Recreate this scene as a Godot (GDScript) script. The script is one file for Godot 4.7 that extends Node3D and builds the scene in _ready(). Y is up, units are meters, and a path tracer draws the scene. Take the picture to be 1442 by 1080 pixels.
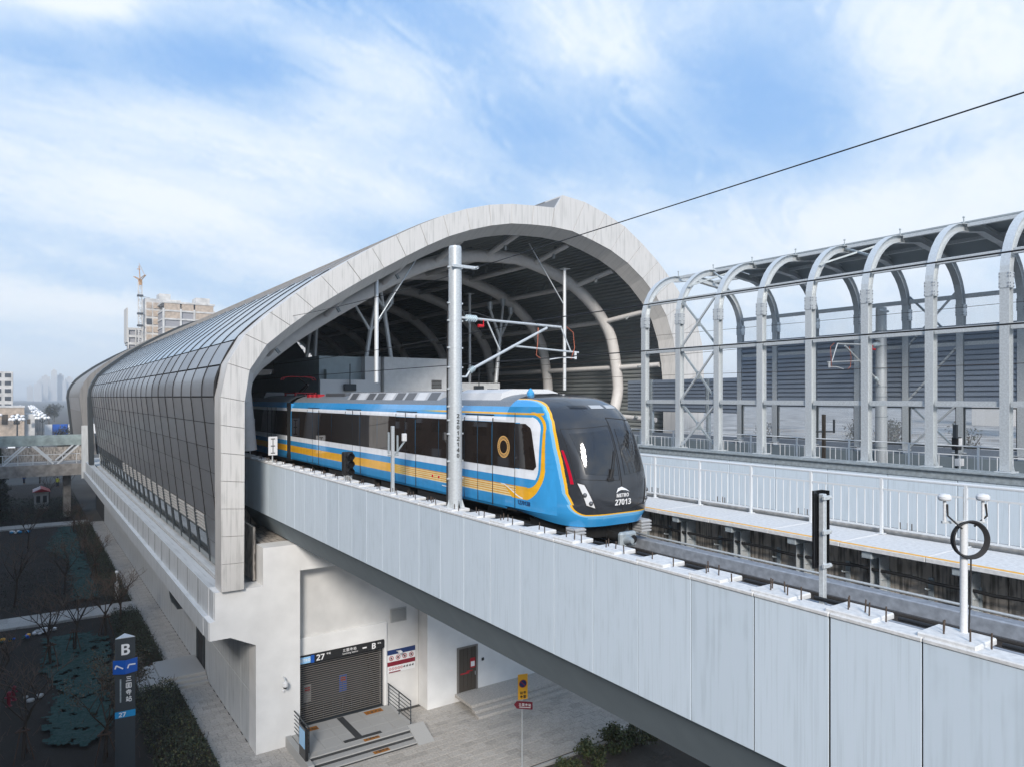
extends Node3D
# x runs to the right across the tracks, y up, and d (= -z) along the tracks away from the viewer.

class MB:
	var v := PackedVector3Array()
	var n := PackedVector3Array()
	var u := PackedVector2Array()
	var c := PackedColorArray()
	var col := Color.WHITE
	var use_uv := false
	var use_col := false
	func tri(a: Vector3, b: Vector3, e: Vector3, na: Vector3, nb: Vector3, ne: Vector3, ua := Vector2.ZERO, ub := Vector2.ZERO, ue := Vector2.ZERO) -> void:
		if (b - a).cross(e - a).dot(na + nb + ne) > 0.0:
			var t := b
			b = e
			e = t
			t = nb
			nb = ne
			ne = t
			var tu := ub
			ub = ue
			ue = tu
		v.append(a); v.append(b); v.append(e)
		n.append(na); n.append(nb); n.append(ne)
		u.append(ua); u.append(ub); u.append(ue)
		if use_col:
			c.append(col); c.append(col); c.append(col)
	func quad(a: Vector3, b: Vector3, e: Vector3, f: Vector3, hint: Vector3, uvs := []) -> void:
		var nn := (e - a).cross(f - b)
		if nn.length_squared() < 1e-16:
			return
		nn = nn.normalized()
		if nn.dot(hint) < 0.0:
			nn = -nn
		if uvs.size() == 4:
			tri(a, b, e, nn, nn, nn, uvs[0], uvs[1], uvs[2])
			tri(a, e, f, nn, nn, nn, uvs[0], uvs[2], uvs[3])
		else:
			tri(a, b, e, nn, nn, nn)
			tri(a, e, f, nn, nn, nn)
	func squad(a, b, e, f, na, nb, ne, nf, uvs := []) -> void:
		if uvs.size() == 4:
			tri(a, b, e, na, nb, ne, uvs[0], uvs[1], uvs[2])
			tri(a, e, f, na, ne, nf, uvs[0], uvs[2], uvs[3])
		else:
			tri(a, b, e, na, nb, ne)
			tri(a, e, f, na, ne, nf)
	func hexa(p: Array) -> void: # p0..p3 one end ring, p4..p7 the other
		var m := Vector3.ZERO
		for q in p:
			m += q
		m /= 8.0
		for f in [[0, 1, 2, 3], [4, 5, 6, 7], [0, 1, 5, 4], [1, 2, 6, 5], [2, 3, 7, 6], [3, 0, 4, 7]]:
			var ctr: Vector3 = (p[f[0]] + p[f[1]] + p[f[2]] + p[f[3]]) / 4.0
			quad(p[f[0]], p[f[1]], p[f[2]], p[f[3]], ctr - m)
	func box(x0: float, x1: float, y0: float, y1: float, d0: float, d1: float) -> void:
		hexa([Vector3(x0, y0, -d0), Vector3(x1, y0, -d0), Vector3(x1, y1, -d0), Vector3(x0, y1, -d0), Vector3(x0, y0, -d1), Vector3(x1, y0, -d1), Vector3(x1, y1, -d1), Vector3(x0, y1, -d1)])
	func cbox(x0: float, x1: float, y0: float, y1: float, d0: float, d1: float, b: float) -> void: # chamfered
		var lo := Vector3(x0, y0, -maxf(d0, d1))
		var hi := Vector3(x1, y1, -minf(d0, d1))
		var ctr := (lo + hi) * 0.5
		var h := (hi - lo) * 0.5
		b = minf(b, minf(h.x, minf(h.y, h.z)) * 0.9)
		for ax in 3:
			for sg in [-1.0, 1.0]:
				var o := Vector3.ZERO
				o[ax] = sg * h[ax]
				var a1 := (ax + 1) % 3
				var a2 := (ax + 2) % 3
				var e1 := Vector3.ZERO
				e1[a1] = h[a1] - b
				var e2 := Vector3.ZERO
				e2[a2] = h[a2] - b
				quad(ctr + o - e1 - e2, ctr + o + e1 - e2, ctr + o + e1 + e2, ctr + o - e1 + e2, o)
		for ax in 3:
			var a1 := (ax + 1) % 3
			var a2 := (ax + 2) % 3
			for s1 in [-1.0, 1.0]:
				for s2 in [-1.0, 1.0]:
					var e := Vector3.ZERO
					e[ax] = h[ax] - b
					var p := Vector3.ZERO
					p[a1] = s1 * h[a1]
					p[a2] = s2 * (h[a2] - b)
					var q := Vector3.ZERO
					q[a1] = s1 * (h[a1] - b)
					q[a2] = s2 * h[a2]
					quad(ctr + p - e, ctr + p + e, ctr + q + e, ctr + q - e, p + q)
		for sx in [-1.0, 1.0]:
			for sy in [-1.0, 1.0]:
				for sz in [-1.0, 1.0]:
					var s := Vector3(sx, sy, sz)
					var nn := s.normalized()
					tri(ctr + s * Vector3(h.x, h.y - b, h.z - b), ctr + s * Vector3(h.x - b, h.y, h.z - b), ctr + s * Vector3(h.x - b, h.y - b, h.z), nn, nn, nn)
	func bar(a: Vector3, b: Vector3, w: float, h: float, up := Vector3.UP) -> void: # rectangular bar
		var t := (b - a).normalized()
		var s := t.cross(up)
		if s.length() < 0.01:
			s = t.cross(Vector3.RIGHT)
		s = s.normalized() * w * 0.5
		var q := s.cross(t).normalized() * h * 0.5
		hexa([a - s - q, a + s - q, a + s + q, a - s + q, b - s - q, b + s - q, b + s + q, b - s + q])
	func tube(a: Vector3, b: Vector3, r0: float, r1: float = -1.0, k := 8, caps := true) -> void:
		if r1 < 0.0:
			r1 = r0
		var t := (b - a).normalized()
		var s := t.cross(Vector3.UP if absf(t.y) < 0.95 else Vector3.RIGHT).normalized()
		var q := s.cross(t)
		for i in k:
			var w0 := TAU * i / k
			var w1 := TAU * (i + 1) / k
			var n0 := s * cos(w0) + q * sin(w0)
			var n1 := s * cos(w1) + q * sin(w1)
			squad(a + n0 * r0, a + n1 * r0, b + n1 * r1, b + n0 * r1, n0, n1, n1, n0)
			if caps:
				tri(a, a + n0 * r0, a + n1 * r0, -t, -t, -t)
				tri(b, b + n0 * r1, b + n1 * r1, t, t, t)
	func path(pts: Array, r: float, k := 8, r_end := -1.0) -> void: # round tube along a polyline
		var m := pts.size()
		var rings := []
		var s := Vector3.ZERO
		for i in m:
			var t: Vector3 = (pts[mini(i + 1, m - 1)] - pts[maxi(i - 1, 0)]).normalized()
			if i == 0:
				s = t.cross(Vector3.UP if absf(t.y) < 0.9 else Vector3.RIGHT).normalized()
			else:
				s = (s - t * s.dot(t)).normalized()
			var q := s.cross(t)
			var ring := []
			for j in k:
				var w := TAU * j / k
				ring.append(s * cos(w) + q * sin(w))
			rings.append(ring)
		for i in m - 1:
			var ra := r if r_end < 0.0 else lerpf(r, r_end, float(i) / (m - 1))
			var rb := r if r_end < 0.0 else lerpf(r, r_end, float(i + 1) / (m - 1))
			for j in k:
				var jj := (j + 1) % k
				squad(pts[i] + rings[i][j] * ra, pts[i] + rings[i][jj] * ra, pts[i + 1] + rings[i + 1][jj] * rb, pts[i + 1] + rings[i + 1][j] * rb, rings[i][j], rings[i][jj], rings[i + 1][jj], rings[i + 1][j])
		for j in k:
			var jj := (j + 1) % k
			var t0: Vector3 = (pts[0] - pts[1]).normalized()
			var t1: Vector3 = (pts[m - 1] - pts[m - 2]).normalized()
			var rl := r if r_end < 0.0 else r_end
			tri(pts[0], pts[0] + rings[0][j] * r, pts[0] + rings[0][jj] * r, t0, t0, t0)
			tri(pts[m - 1], pts[m - 1] + rings[m - 1][j] * rl, pts[m - 1] + rings[m - 1][jj] * rl, t1, t1, t1)
	func prism(poly: Array, d0: float, d1: float) -> void: # polygon in (x, y) pushed along d
		var pp := PackedVector2Array(poly)
		var m := pp.size()
		var ccw := not Geometry2D.is_polygon_clockwise(pp)
		for i in m:
			var a := pp[i]
			var b := pp[(i + 1) % m]
			var e := b - a
			var nn := Vector3(e.y, -e.x, 0.0) if ccw else Vector3(-e.y, e.x, 0.0)
			quad(Vector3(a.x, a.y, -d0), Vector3(b.x, b.y, -d0), Vector3(b.x, b.y, -d1), Vector3(a.x, a.y, -d1), nn)
		var t := Geometry2D.triangulate_polygon(pp)
		var nf := Vector3(0, 0, 1) if d0 < d1 else Vector3(0, 0, -1)
		for i in range(0, t.size(), 3):
			tri(Vector3(pp[t[i]].x, pp[t[i]].y, -d0), Vector3(pp[t[i + 1]].x, pp[t[i + 1]].y, -d0), Vector3(pp[t[i + 2]].x, pp[t[i + 2]].y, -d0), nf, nf, nf)
			tri(Vector3(pp[t[i]].x, pp[t[i]].y, -d1), Vector3(pp[t[i + 1]].x, pp[t[i + 1]].y, -d1), Vector3(pp[t[i + 2]].x, pp[t[i + 2]].y, -d1), -nf, -nf, -nf)
	func lathe(ctr: Vector3, prof: Array, k := 16) -> void: # prof: Vector2(radius, height) upwards
		for i in prof.size() - 1:
			var a: Vector2 = prof[i]
			var b: Vector2 = prof[i + 1]
			var sl := Vector2(b.y - a.y, a.x - b.x).normalized()
			for j in k:
				var w0 := TAU * j / k
				var w1 := TAU * (j + 1) / k
				var c0 := Vector3(cos(w0), 0, sin(w0))
				var c1 := Vector3(cos(w1), 0, sin(w1))
				var n0 := c0 * sl.x + Vector3.UP * sl.y
				var n1 := c1 * sl.x + Vector3.UP * sl.y
				var y0 := Vector3.UP * a.y
				var y1 := Vector3.UP * b.y
				if a.x > 1e-5:
					tri(ctr + c0 * a.x + y0, ctr + c1 * a.x + y0, ctr + c1 * b.x + y1, n0, n1, n1)
				if b.x > 1e-5:
					tri(ctr + c0 * a.x + y0, ctr + c1 * b.x + y1, ctr + c0 * b.x + y1, n0, n1, n0)
	func ball(ctr: Vector3, r: float, k := 12, sq := 1.0) -> void:
		var h := k / 2
		for i in h:
			var a0 := -PI / 2 + PI * i / h
			var a1 := -PI / 2 + PI * (i + 1) / h
			for j in k:
				var w0 := TAU * j / k
				var w1 := TAU * (j + 1) / k
				var p := [Vector3(cos(a0) * cos(w0), sin(a0), cos(a0) * sin(w0)), Vector3(cos(a0) * cos(w1), sin(a0), cos(a0) * sin(w1)), Vector3(cos(a1) * cos(w1), sin(a1), cos(a1) * sin(w1)), Vector3(cos(a1) * cos(w0), sin(a1), cos(a1) * sin(w0))]
				var s := Vector3(r, r * sq, r)
				if i > 0:
					tri(ctr + p[0] * s, ctr + p[1] * s, ctr + p[2] * s, p[0], p[1], p[2])
				if i < h - 1:
					tri(ctr + p[0] * s, ctr + p[2] * s, ctr + p[3] * s, p[0], p[2], p[3])
	func mesh() -> ArrayMesh:
		var a := []
		a.resize(Mesh.ARRAY_MAX)
		a[Mesh.ARRAY_VERTEX] = v
		a[Mesh.ARRAY_NORMAL] = n
		if use_uv:
			a[Mesh.ARRAY_TEX_UV] = u
		if use_col:
			a[Mesh.ARRAY_COLOR] = c
		var m := ArrayMesh.new()
		m.add_surface_from_arrays(Mesh.PRIMITIVE_TRIANGLES, a)
		return m

var used := {}
var wt := {}
var mats := {}
var rng := RandomNumberGenerator.new()
var font_sans: SystemFont
var font_bold: SystemFont

func P(x: float, y: float, d: float) -> Vector3:
	return Vector3(x, y, -d)

func numbered(called: String) -> String:
	var k: int = used.get(called, 0)
	used[called] = k + 1
	return called if k == 0 else "%s_%03d" % [called, k]

func thing(called: String, label: String, category: String, at := Vector3.ZERO, group := "") -> Node3D:
	var o := Node3D.new()
	o.name = numbered(called)
	add_child(o)
	o.position = at
	wt[o] = Transform3D(Basis(), at)
	o.set_meta("label", label)
	o.set_meta("category", category)
	if group:
		o.set_meta("group", group)
	return o

func part(parent: Node3D, called: String, shape, m: Material, xf := Transform3D()) -> MeshInstance3D:
	var o := MeshInstance3D.new()
	o.name = called
	o.mesh = shape.mesh() if shape is MB else shape
	o.material_override = m
	parent.add_child(o, true)
	o.transform = wt[parent].affine_inverse() * xf
	wt[o] = xf
	return o

func solo(called: String, shape, m: Material, label: String, category: String, at := Vector3.ZERO, group := "") -> Node3D: # a thing that is one mesh
	var o := MeshInstance3D.new()
	o.name = numbered(called)
	o.mesh = shape.mesh() if shape is MB else shape
	o.material_override = m
	add_child(o)
	o.position = at
	wt[o] = Transform3D(Basis(), at)
	o.set_meta("label", label)
	o.set_meta("category", category)
	if group:
		o.set_meta("group", group)
	return o

func struct(called: String, shape, m: Material) -> MeshInstance3D:
	var o := MeshInstance3D.new()
	o.name = numbered(called)
	o.mesh = shape.mesh() if shape is MB else shape
	o.material_override = m
	add_child(o)
	wt[o] = Transform3D()
	o.set_meta("kind", "structure")
	return o

func copy_of(src: Node3D, at: Vector3, turn := 0.0, label := "", scl := 1.0) -> Node3D:
	var o: Node3D = src.duplicate()
	o.name = numbered(str(src.name).get_slice("_0", 0))
	add_child(o)
	o.position = at
	o.rotation.y = turn
	o.scale = Vector3.ONE * scl
	if label:
		o.set_meta("label", label)
	return o

func text_mesh(s: String, height: float, bold := true, deep := 0.006) -> TextMesh:
	var t := TextMesh.new()
	t.text = s
	t.font = font_bold if bold else font_sans
	t.font_size = 64
	t.pixel_size = height / 46.0
	t.depth = deep
	t.curve_step = 4.0
	t.horizontal_alignment = HORIZONTAL_ALIGNMENT_CENTER
	t.vertical_alignment = VERTICAL_ALIGNMENT_CENTER
	return t

# ---- materials ----
func noise_tex(sd: int, freq: float, lo: float, hi: float, size := 512, octaves := 4, mid := -1.0) -> NoiseTexture2D:
	var f := FastNoiseLite.new()
	f.seed = sd
	f.frequency = freq
	f.fractal_octaves = octaves
	var t := NoiseTexture2D.new()
	t.width = size
	t.height = size
	t.seamless = true
	t.noise = f
	var g := Gradient.new()
	g.set_color(0, Color(lo, lo, lo))
	g.set_color(1, Color(hi, hi, hi))
	if mid >= 0.0:
		g.add_point(0.5, Color(mid, mid, mid))
	t.color_ramp = g
	return t

func streak_tex(sd: int, lo: float, sx: float, sy: float, cut := 0.35) -> ImageTexture: # run-off marks, long in one direction
	var f := FastNoiseLite.new()
	f.seed = sd
	f.frequency = 1.0
	f.fractal_octaves = 3
	var im := Image.create(512, 512, false, Image.FORMAT_RGB8)
	for y in 512:
		for x in 512:
			var ang := TAU * x / 512.0
			var k := f.get_noise_3d(cos(ang) * sx, sin(ang) * sx, sin(TAU * y / 512.0) * sy)
			var q := f.get_noise_3d(cos(ang) * sx * 0.25 + 9.0, sin(ang) * sx * 0.25, 4.0 + cos(TAU * y / 512.0) * sy * 2.0)
			var a := smoothstep(-0.1, 0.6, k * 0.75 + q * 0.5 - cut + 0.35)
			var s := 1.0 - (1.0 - lo) * a
			im.set_pixel(x, y, Color(s, s * 0.995, s * 0.985))
	return ImageTexture.create_from_image(im)

func mat(key: String, lin: Color, rough := 0.7, metal := 0.0, tex: Texture2D = null, scale := 1.0, bump: Texture2D = null, bump_cm := 0.3) -> StandardMaterial3D:
	var m := StandardMaterial3D.new()
	m.resource_name = key
	m.albedo_color = lin.linear_to_srgb()
	m.roughness = rough
	m.metallic = metal
	if tex:
		m.albedo_texture = tex
	if bump:
		m.heightmap_enabled = true
		m.heightmap_texture = bump
		m.heightmap_scale = bump_cm
	if tex or bump:
		m.uv1_triplanar = true
		m.uv1_world_triplanar = true
		m.uv1_scale = Vector3.ONE * scale
	mats[key] = m
	return m

func glass(key: String, lin: Color, alpha: float, rough := 0.02) -> StandardMaterial3D:
	var m := mat(key, lin, rough)
	m.transparency = BaseMaterial3D.TRANSPARENCY_ALPHA
	m.albedo_color.a = alpha
	return m

func C(r: float, g: float, b: float) -> Color:
	return Color(r, g, b)

func S8(r: int, g: int, b: int) -> Color: # from display values to linear
	return Color8(r, g, b).srgb_to_linear()

func make_materials() -> void:
	var cloudy := noise_tex(3, 0.012, 0.93, 1.0, 512, 5)
	var fine := noise_tex(5, 0.09, 0.9, 1.0, 512, 4)
	var grit := noise_tex(7, 0.2, 0.55, 1.0, 512, 4)
	var blot := noise_tex(11, 0.02, 0.8, 1.0, 512, 5)
	var streak := streak_tex(21, 0.90, 14.0, 0.5)
	var streak2 := streak_tex(33, 0.6, 6.0, 0.6, 0.25)
	var bumpy := noise_tex(13, 0.15, 0.0, 1.0, 512, 4)
	mat("wall_white", C(0.80, 0.80, 0.79), 0.75, 0, cloudy, 0.11, bumpy, 0.05)
	mat("wall_cool", C(0.60, 0.63, 0.65), 0.6, 0, streak, 0.12)
	mat("wall_recess", C(0.66, 0.655, 0.64), 0.8, 0, cloudy, 0.13)
	mat("portal", C(0.65, 0.64, 0.625), 0.45, 0.15, streak, 0.16)
	mat("joint", C(0.03, 0.03, 0.03), 0.9)
	mat("parapet", C(0.645, 0.745, 0.84), 0.42, 0, streak_tex(21, 0.955, 14.0, 0.5), 0.3)
	mat("parapet_c", C(0.62, 0.72, 0.815), 0.42, 0, streak_tex(39, 0.95, 10.0, 0.6), 0.19)
	mat("parapet_b", C(0.655, 0.755, 0.85), 0.42, 0, streak_tex(37, 0.95, 18.0, 0.35), 0.23)
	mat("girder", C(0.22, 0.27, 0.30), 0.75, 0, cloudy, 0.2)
	mat("coping", C(0.76, 0.76, 0.75), 0.8, 0, noise_tex(14, 0.03, 0.88, 1.0), 0.6, bumpy, 0.2)
	mat("concrete", C(0.50, 0.455, 0.41), 0.85, 0, streak2, 0.35, bumpy, 0.3)
	mat("concrete_light", C(0.50, 0.49, 0.47), 0.85, 0, blot, 0.4, bumpy, 0.2)
	mat("rebar", C(0.10, 0.075, 0.06), 0.75, 0.4)
	mat("galv", C(0.66, 0.70, 0.72), 0.38, 0.3, noise_tex(12, 0.03, 0.88, 1.0), 0.9)
	mat("galv_dull", C(0.46, 0.52, 0.55), 0.5, 0.25, blot, 0.6)
	mat("paint_white", C(0.78, 0.79, 0.8), 0.4, 0, fine, 0.5)
	mat("rail_white", C(0.74, 0.76, 0.77), 0.35, 0.2)
	mat("steel_rail", C(0.18, 0.17, 0.165), 0.4, 0.8)
	mat("trough", C(0.38, 0.42, 0.48), 0.6, 0.1, blot, 0.5)
	mat("ballast_dark", C(0.035, 0.035, 0.036), 0.95, 0, grit, 1.4)
	mat("black", C(0.012, 0.012, 0.013), 0.55)
	mat("black_gloss", C(0.012, 0.013, 0.015), 0.12)
	mat("rubber", C(0.02, 0.02, 0.021), 0.7)
	mat("facade", C(0.31, 0.32, 0.335), 0.32, 0.4, cloudy, 0.35)
	mat("facade_b", C(0.28, 0.29, 0.305), 0.36, 0.4, cloudy, 0.27)
	mat("facade_c", C(0.34, 0.35, 0.365), 0.3, 0.4, fine, 0.3)
	mat("roof_glass", C(0.26, 0.34, 0.42), 0.14, 0.4, cloudy, 0.2)
	mat("roof_metal", C(0.30, 0.29, 0.28), 0.5, 0.4, streak, 0.12)
	mat("deck", C(0.30, 0.325, 0.33), 0.7, 0.1)
	mat("arch_tube", C(0.74, 0.715, 0.69), 0.55, 0, cloudy, 0.4)
	mat("purlin", C(0.74, 0.72, 0.70), 0.55, 0, cloudy, 0.4)
	mat("platform_box", C(0.78, 0.79, 0.79), 0.7, 0, cloudy, 0.3)
	mat("platform_green", C(0.42, 0.50, 0.53), 0.5, 0, cloudy, 0.3)
	mat("paver_a", C(0.52, 0.49, 0.45), 0.85, 0, blot, 0.7, bumpy, 0.15)
	mat("paver_b", C(0.46, 0.435, 0.40), 0.85, 0, blot, 0.6, bumpy, 0.15)
	mat("paver_c", C(0.56, 0.53, 0.49), 0.85, 0, blot, 0.8, bumpy, 0.15)
	mat("paver_joint", C(0.10, 0.095, 0.09), 0.95, 0, grit, 0.9)
	mat("stone_step", C(0.42, 0.42, 0.41), 0.7, 0, fine, 0.5)
	mat("stone_dark", C(0.045, 0.047, 0.05), 0.6, 0, fine, 0.5)
	mat("soil", C(0.075, 0.058, 0.044), 1.0, 0, grit, 0.55, bumpy, 6.0)
	mat("soil_light", C(0.15, 0.125, 0.10), 1.0, 0, grit, 0.7, bumpy, 4.0)
	mat("earth", C(0.10, 0.095, 0.085), 1.0, 0, blot, 0.01)
	mat("asphalt", C(0.06, 0.062, 0.066), 0.9, 0, grit, 0.2)
	mat("bark", C(0.10, 0.07, 0.05), 0.9, 0, grit, 2.0)
	mat("twig", C(0.13, 0.09, 0.065), 0.9)
	mat("stake", C(0.15, 0.085, 0.055), 0.85, 0, grit, 2.0)
	mat("net_green", C(0.035, 0.10, 0.085), 0.9, 0, grit, 0.8)
	mat("yellow", S8(243, 178, 45), 0.4)
	mat("red", S8(165, 30, 40), 0.5)
	mat("maroon", S8(120, 18, 40), 0.5)
	mat("blue_sign", S8(20, 85, 175), 0.4)
	mat("navy", S8(25, 50, 100), 0.5)
	mat("cyan_sign", S8(30, 140, 195), 0.4)
	mat("slate", C(0.05, 0.06, 0.068), 0.45, 0.2, fine, 0.7)
	mat("white_print", C(0.8, 0.8, 0.8), 0.5)
	mat("black_print", C(0.015, 0.015, 0.015), 0.6)
	mat("orange_mat", S8(205, 130, 30), 0.8, 0, grit, 1.5)
	mat("shutter", C(0.26, 0.24, 0.22), 0.45, 0.4, fine, 0.6)
	mat("brown_door", C(0.085, 0.07, 0.055), 0.5, 0.2, fine, 0.6)
	mat("copper", S8(190, 110, 85), 0.45, 0.4)
	mat("red_gloss", S8(200, 25, 35), 0.15)
	mat("porcelain", S8(200, 215, 222), 0.2)
	glass("clear", C(0.85, 0.9, 0.92), 0.04)
	glass("tint_glass", C(0.02, 0.03, 0.035), 0.85, 0.05)

func look(n: String) -> Material:
	return mats[n]
func make_sky() -> ImageTexture:
	var w := 2048
	var h := 1024
	var im := Image.create(w, h, false, Image.FORMAT_RGB8)
	var f := FastNoiseLite.new()
	f.seed = 41
	f.frequency = 0.55
	f.fractal_octaves = 6
	f.fractal_gain = 0.55
	f.domain_warp_enabled = true
	f.domain_warp_amplitude = 0.9
	f.domain_warp_frequency = 0.35
	# banks of cloud and blue gaps: azimuth, elevation, widths, weight
	var banks := [[9.0, 14.5, 11.0, 3.2, 0.42], [2.8, 26.0, 3.2, 1.4, 0.75], [13.0, 23.5, 8.0, 2.6, -0.5], [1.0, 22.0, 5.0, 2.0, -0.3], [52.0, 20.0, 9.0, 6.0, -0.42], [34.0, 18.0, 7.0, 5.0, -0.22], [27.0, 15.5, 6.0, 2.0, 0.22], [40.0, 26.0, 9.0, 3.0, 0.22], [69.0, 22.0, 5.0, 4.0, 0.15], [64.0, 12.0, 12.0, 3.5, 0.3], [24.0, 25.0, 6.0, 3.0, 0.18]]
	var blue_hi := Color(0.40, 0.57, 0.79)
	var blue_lo := Color(0.57, 0.69, 0.815)
	var white := Color(0.83, 0.847, 0.868)
	var haze := Color(0.755, 0.79, 0.825)
	for y in h:
		var el := PI / 2 - PI * (y + 0.5) / h
		var eld := rad_to_deg(el)
		if y >= h / 2:
			im.fill_rect(Rect2i(0, y, w, h - y), Color(0.66, 0.70, 0.73))
			break
		for x in w:
			var az := TAU * (x + 0.5) / w
			var azd := rad_to_deg(az)
			if azd > 180.0:
				azd -= 360.0
			var dx := sin(az) * cos(el)
			var dz := -cos(az) * cos(el)
			var k := 1.0 / (sin(el) + 0.22)
			var q := f.get_noise_3d(dx * k * 0.9, dz * k * 2.0 + dx * k * 0.5, 0.3)
			var q2 := f.get_noise_3d(dx * k * 3.1, dz * k * 4.5, 5.0)
			var c := 0.52 + q * 0.6 + q2 * 0.16
			for b in banks:
				var e2: float = pow((azd - b[0]) / b[2], 2.0) + pow((eld - b[1]) / b[3], 2.0)
				if e2 < 9.0:
					c += b[4] * exp(-e2)
			c = smoothstep(0.05, 0.95, c)
			var t := clampf(eld / 38.0, 0.0, 1.0)
			var col := blue_lo.lerp(blue_hi, pow(t, 0.8))
			col = col.lerp(white, c * 0.92)
			col = col.lerp(haze, exp(-eld / 9.0) * 0.95)
			im.set_pixel(x, y, col)
	return ImageTexture.create_from_image(im)

func _ready() -> void:
	rng.seed = 7
	# ---- camera, sky, sun, exposure ----
	var cam := Camera3D.new()
	cam.name = "camera"
	var near := 0.1
	cam.set_frustum(near * 1080.0 / 1010.0, Vector2(0, near * 19.0 / 1010.0), near, 6000.0)
	cam.position = Vector3(0, 15, 0)
	cam.rotation.y = -deg_to_rad(34.34)
	add_child(cam)
	cam.current = true
	var we := WorldEnvironment.new()
	we.name = "environment"
	var env := Environment.new()
	env.background_mode = Environment.BG_SKY
	var sky := Sky.new()
	var sm := PanoramaSkyMaterial.new()
	sm.panorama = make_sky()
	sky.sky_material = sm
	env.sky = sky
	env.background_energy_multiplier = 1.27
	env.tonemap_mode = Environment.TONE_MAPPER_LINEAR
	env.tonemap_exposure = 1.22
	env.fog_enabled = true
	env.fog_density = 0.0004
	env.fog_light_color = Color(0.93, 0.965, 1.0)
	env.sdfgi_enabled = true
	env.ssao_enabled = true
	env.ssil_enabled = true
	we.environment = env
	add_child(we)
	var sun := DirectionalLight3D.new()
	sun.name = "sun"
	sun.light_energy = 1.0
	sun.light_angular_distance = 14.0
	sun.light_color = Color(1.0, 0.97, 0.935)
	sun.shadow_enabled = true
	add_child(sun)
	sun.look_at_from_position(Vector3.ZERO, Vector3(0.5, -0.5, -0.75), Vector3.UP)
	font_sans = SystemFont.new()
	font_sans.font_names = PackedStringArray(["Droid Sans"])
	font_bold = SystemFont.new()
	font_bold.font_names = PackedStringArray(["Droid Sans"])
	font_bold.font_weight = 700
	make_materials()
	# ---- setting ----
	build_ground()
	build_viaduct()
	build_far_viaduct()
	build_canopy()
	build_hall()
	build_interior()
	# ---- things ----
	build_train()
	build_barrier()
	build_overhead()
	build_trackside()
	build_entrance_items()
	build_garden()
	build_footbridge()
	build_distance()
	build_brick_block()
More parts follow.
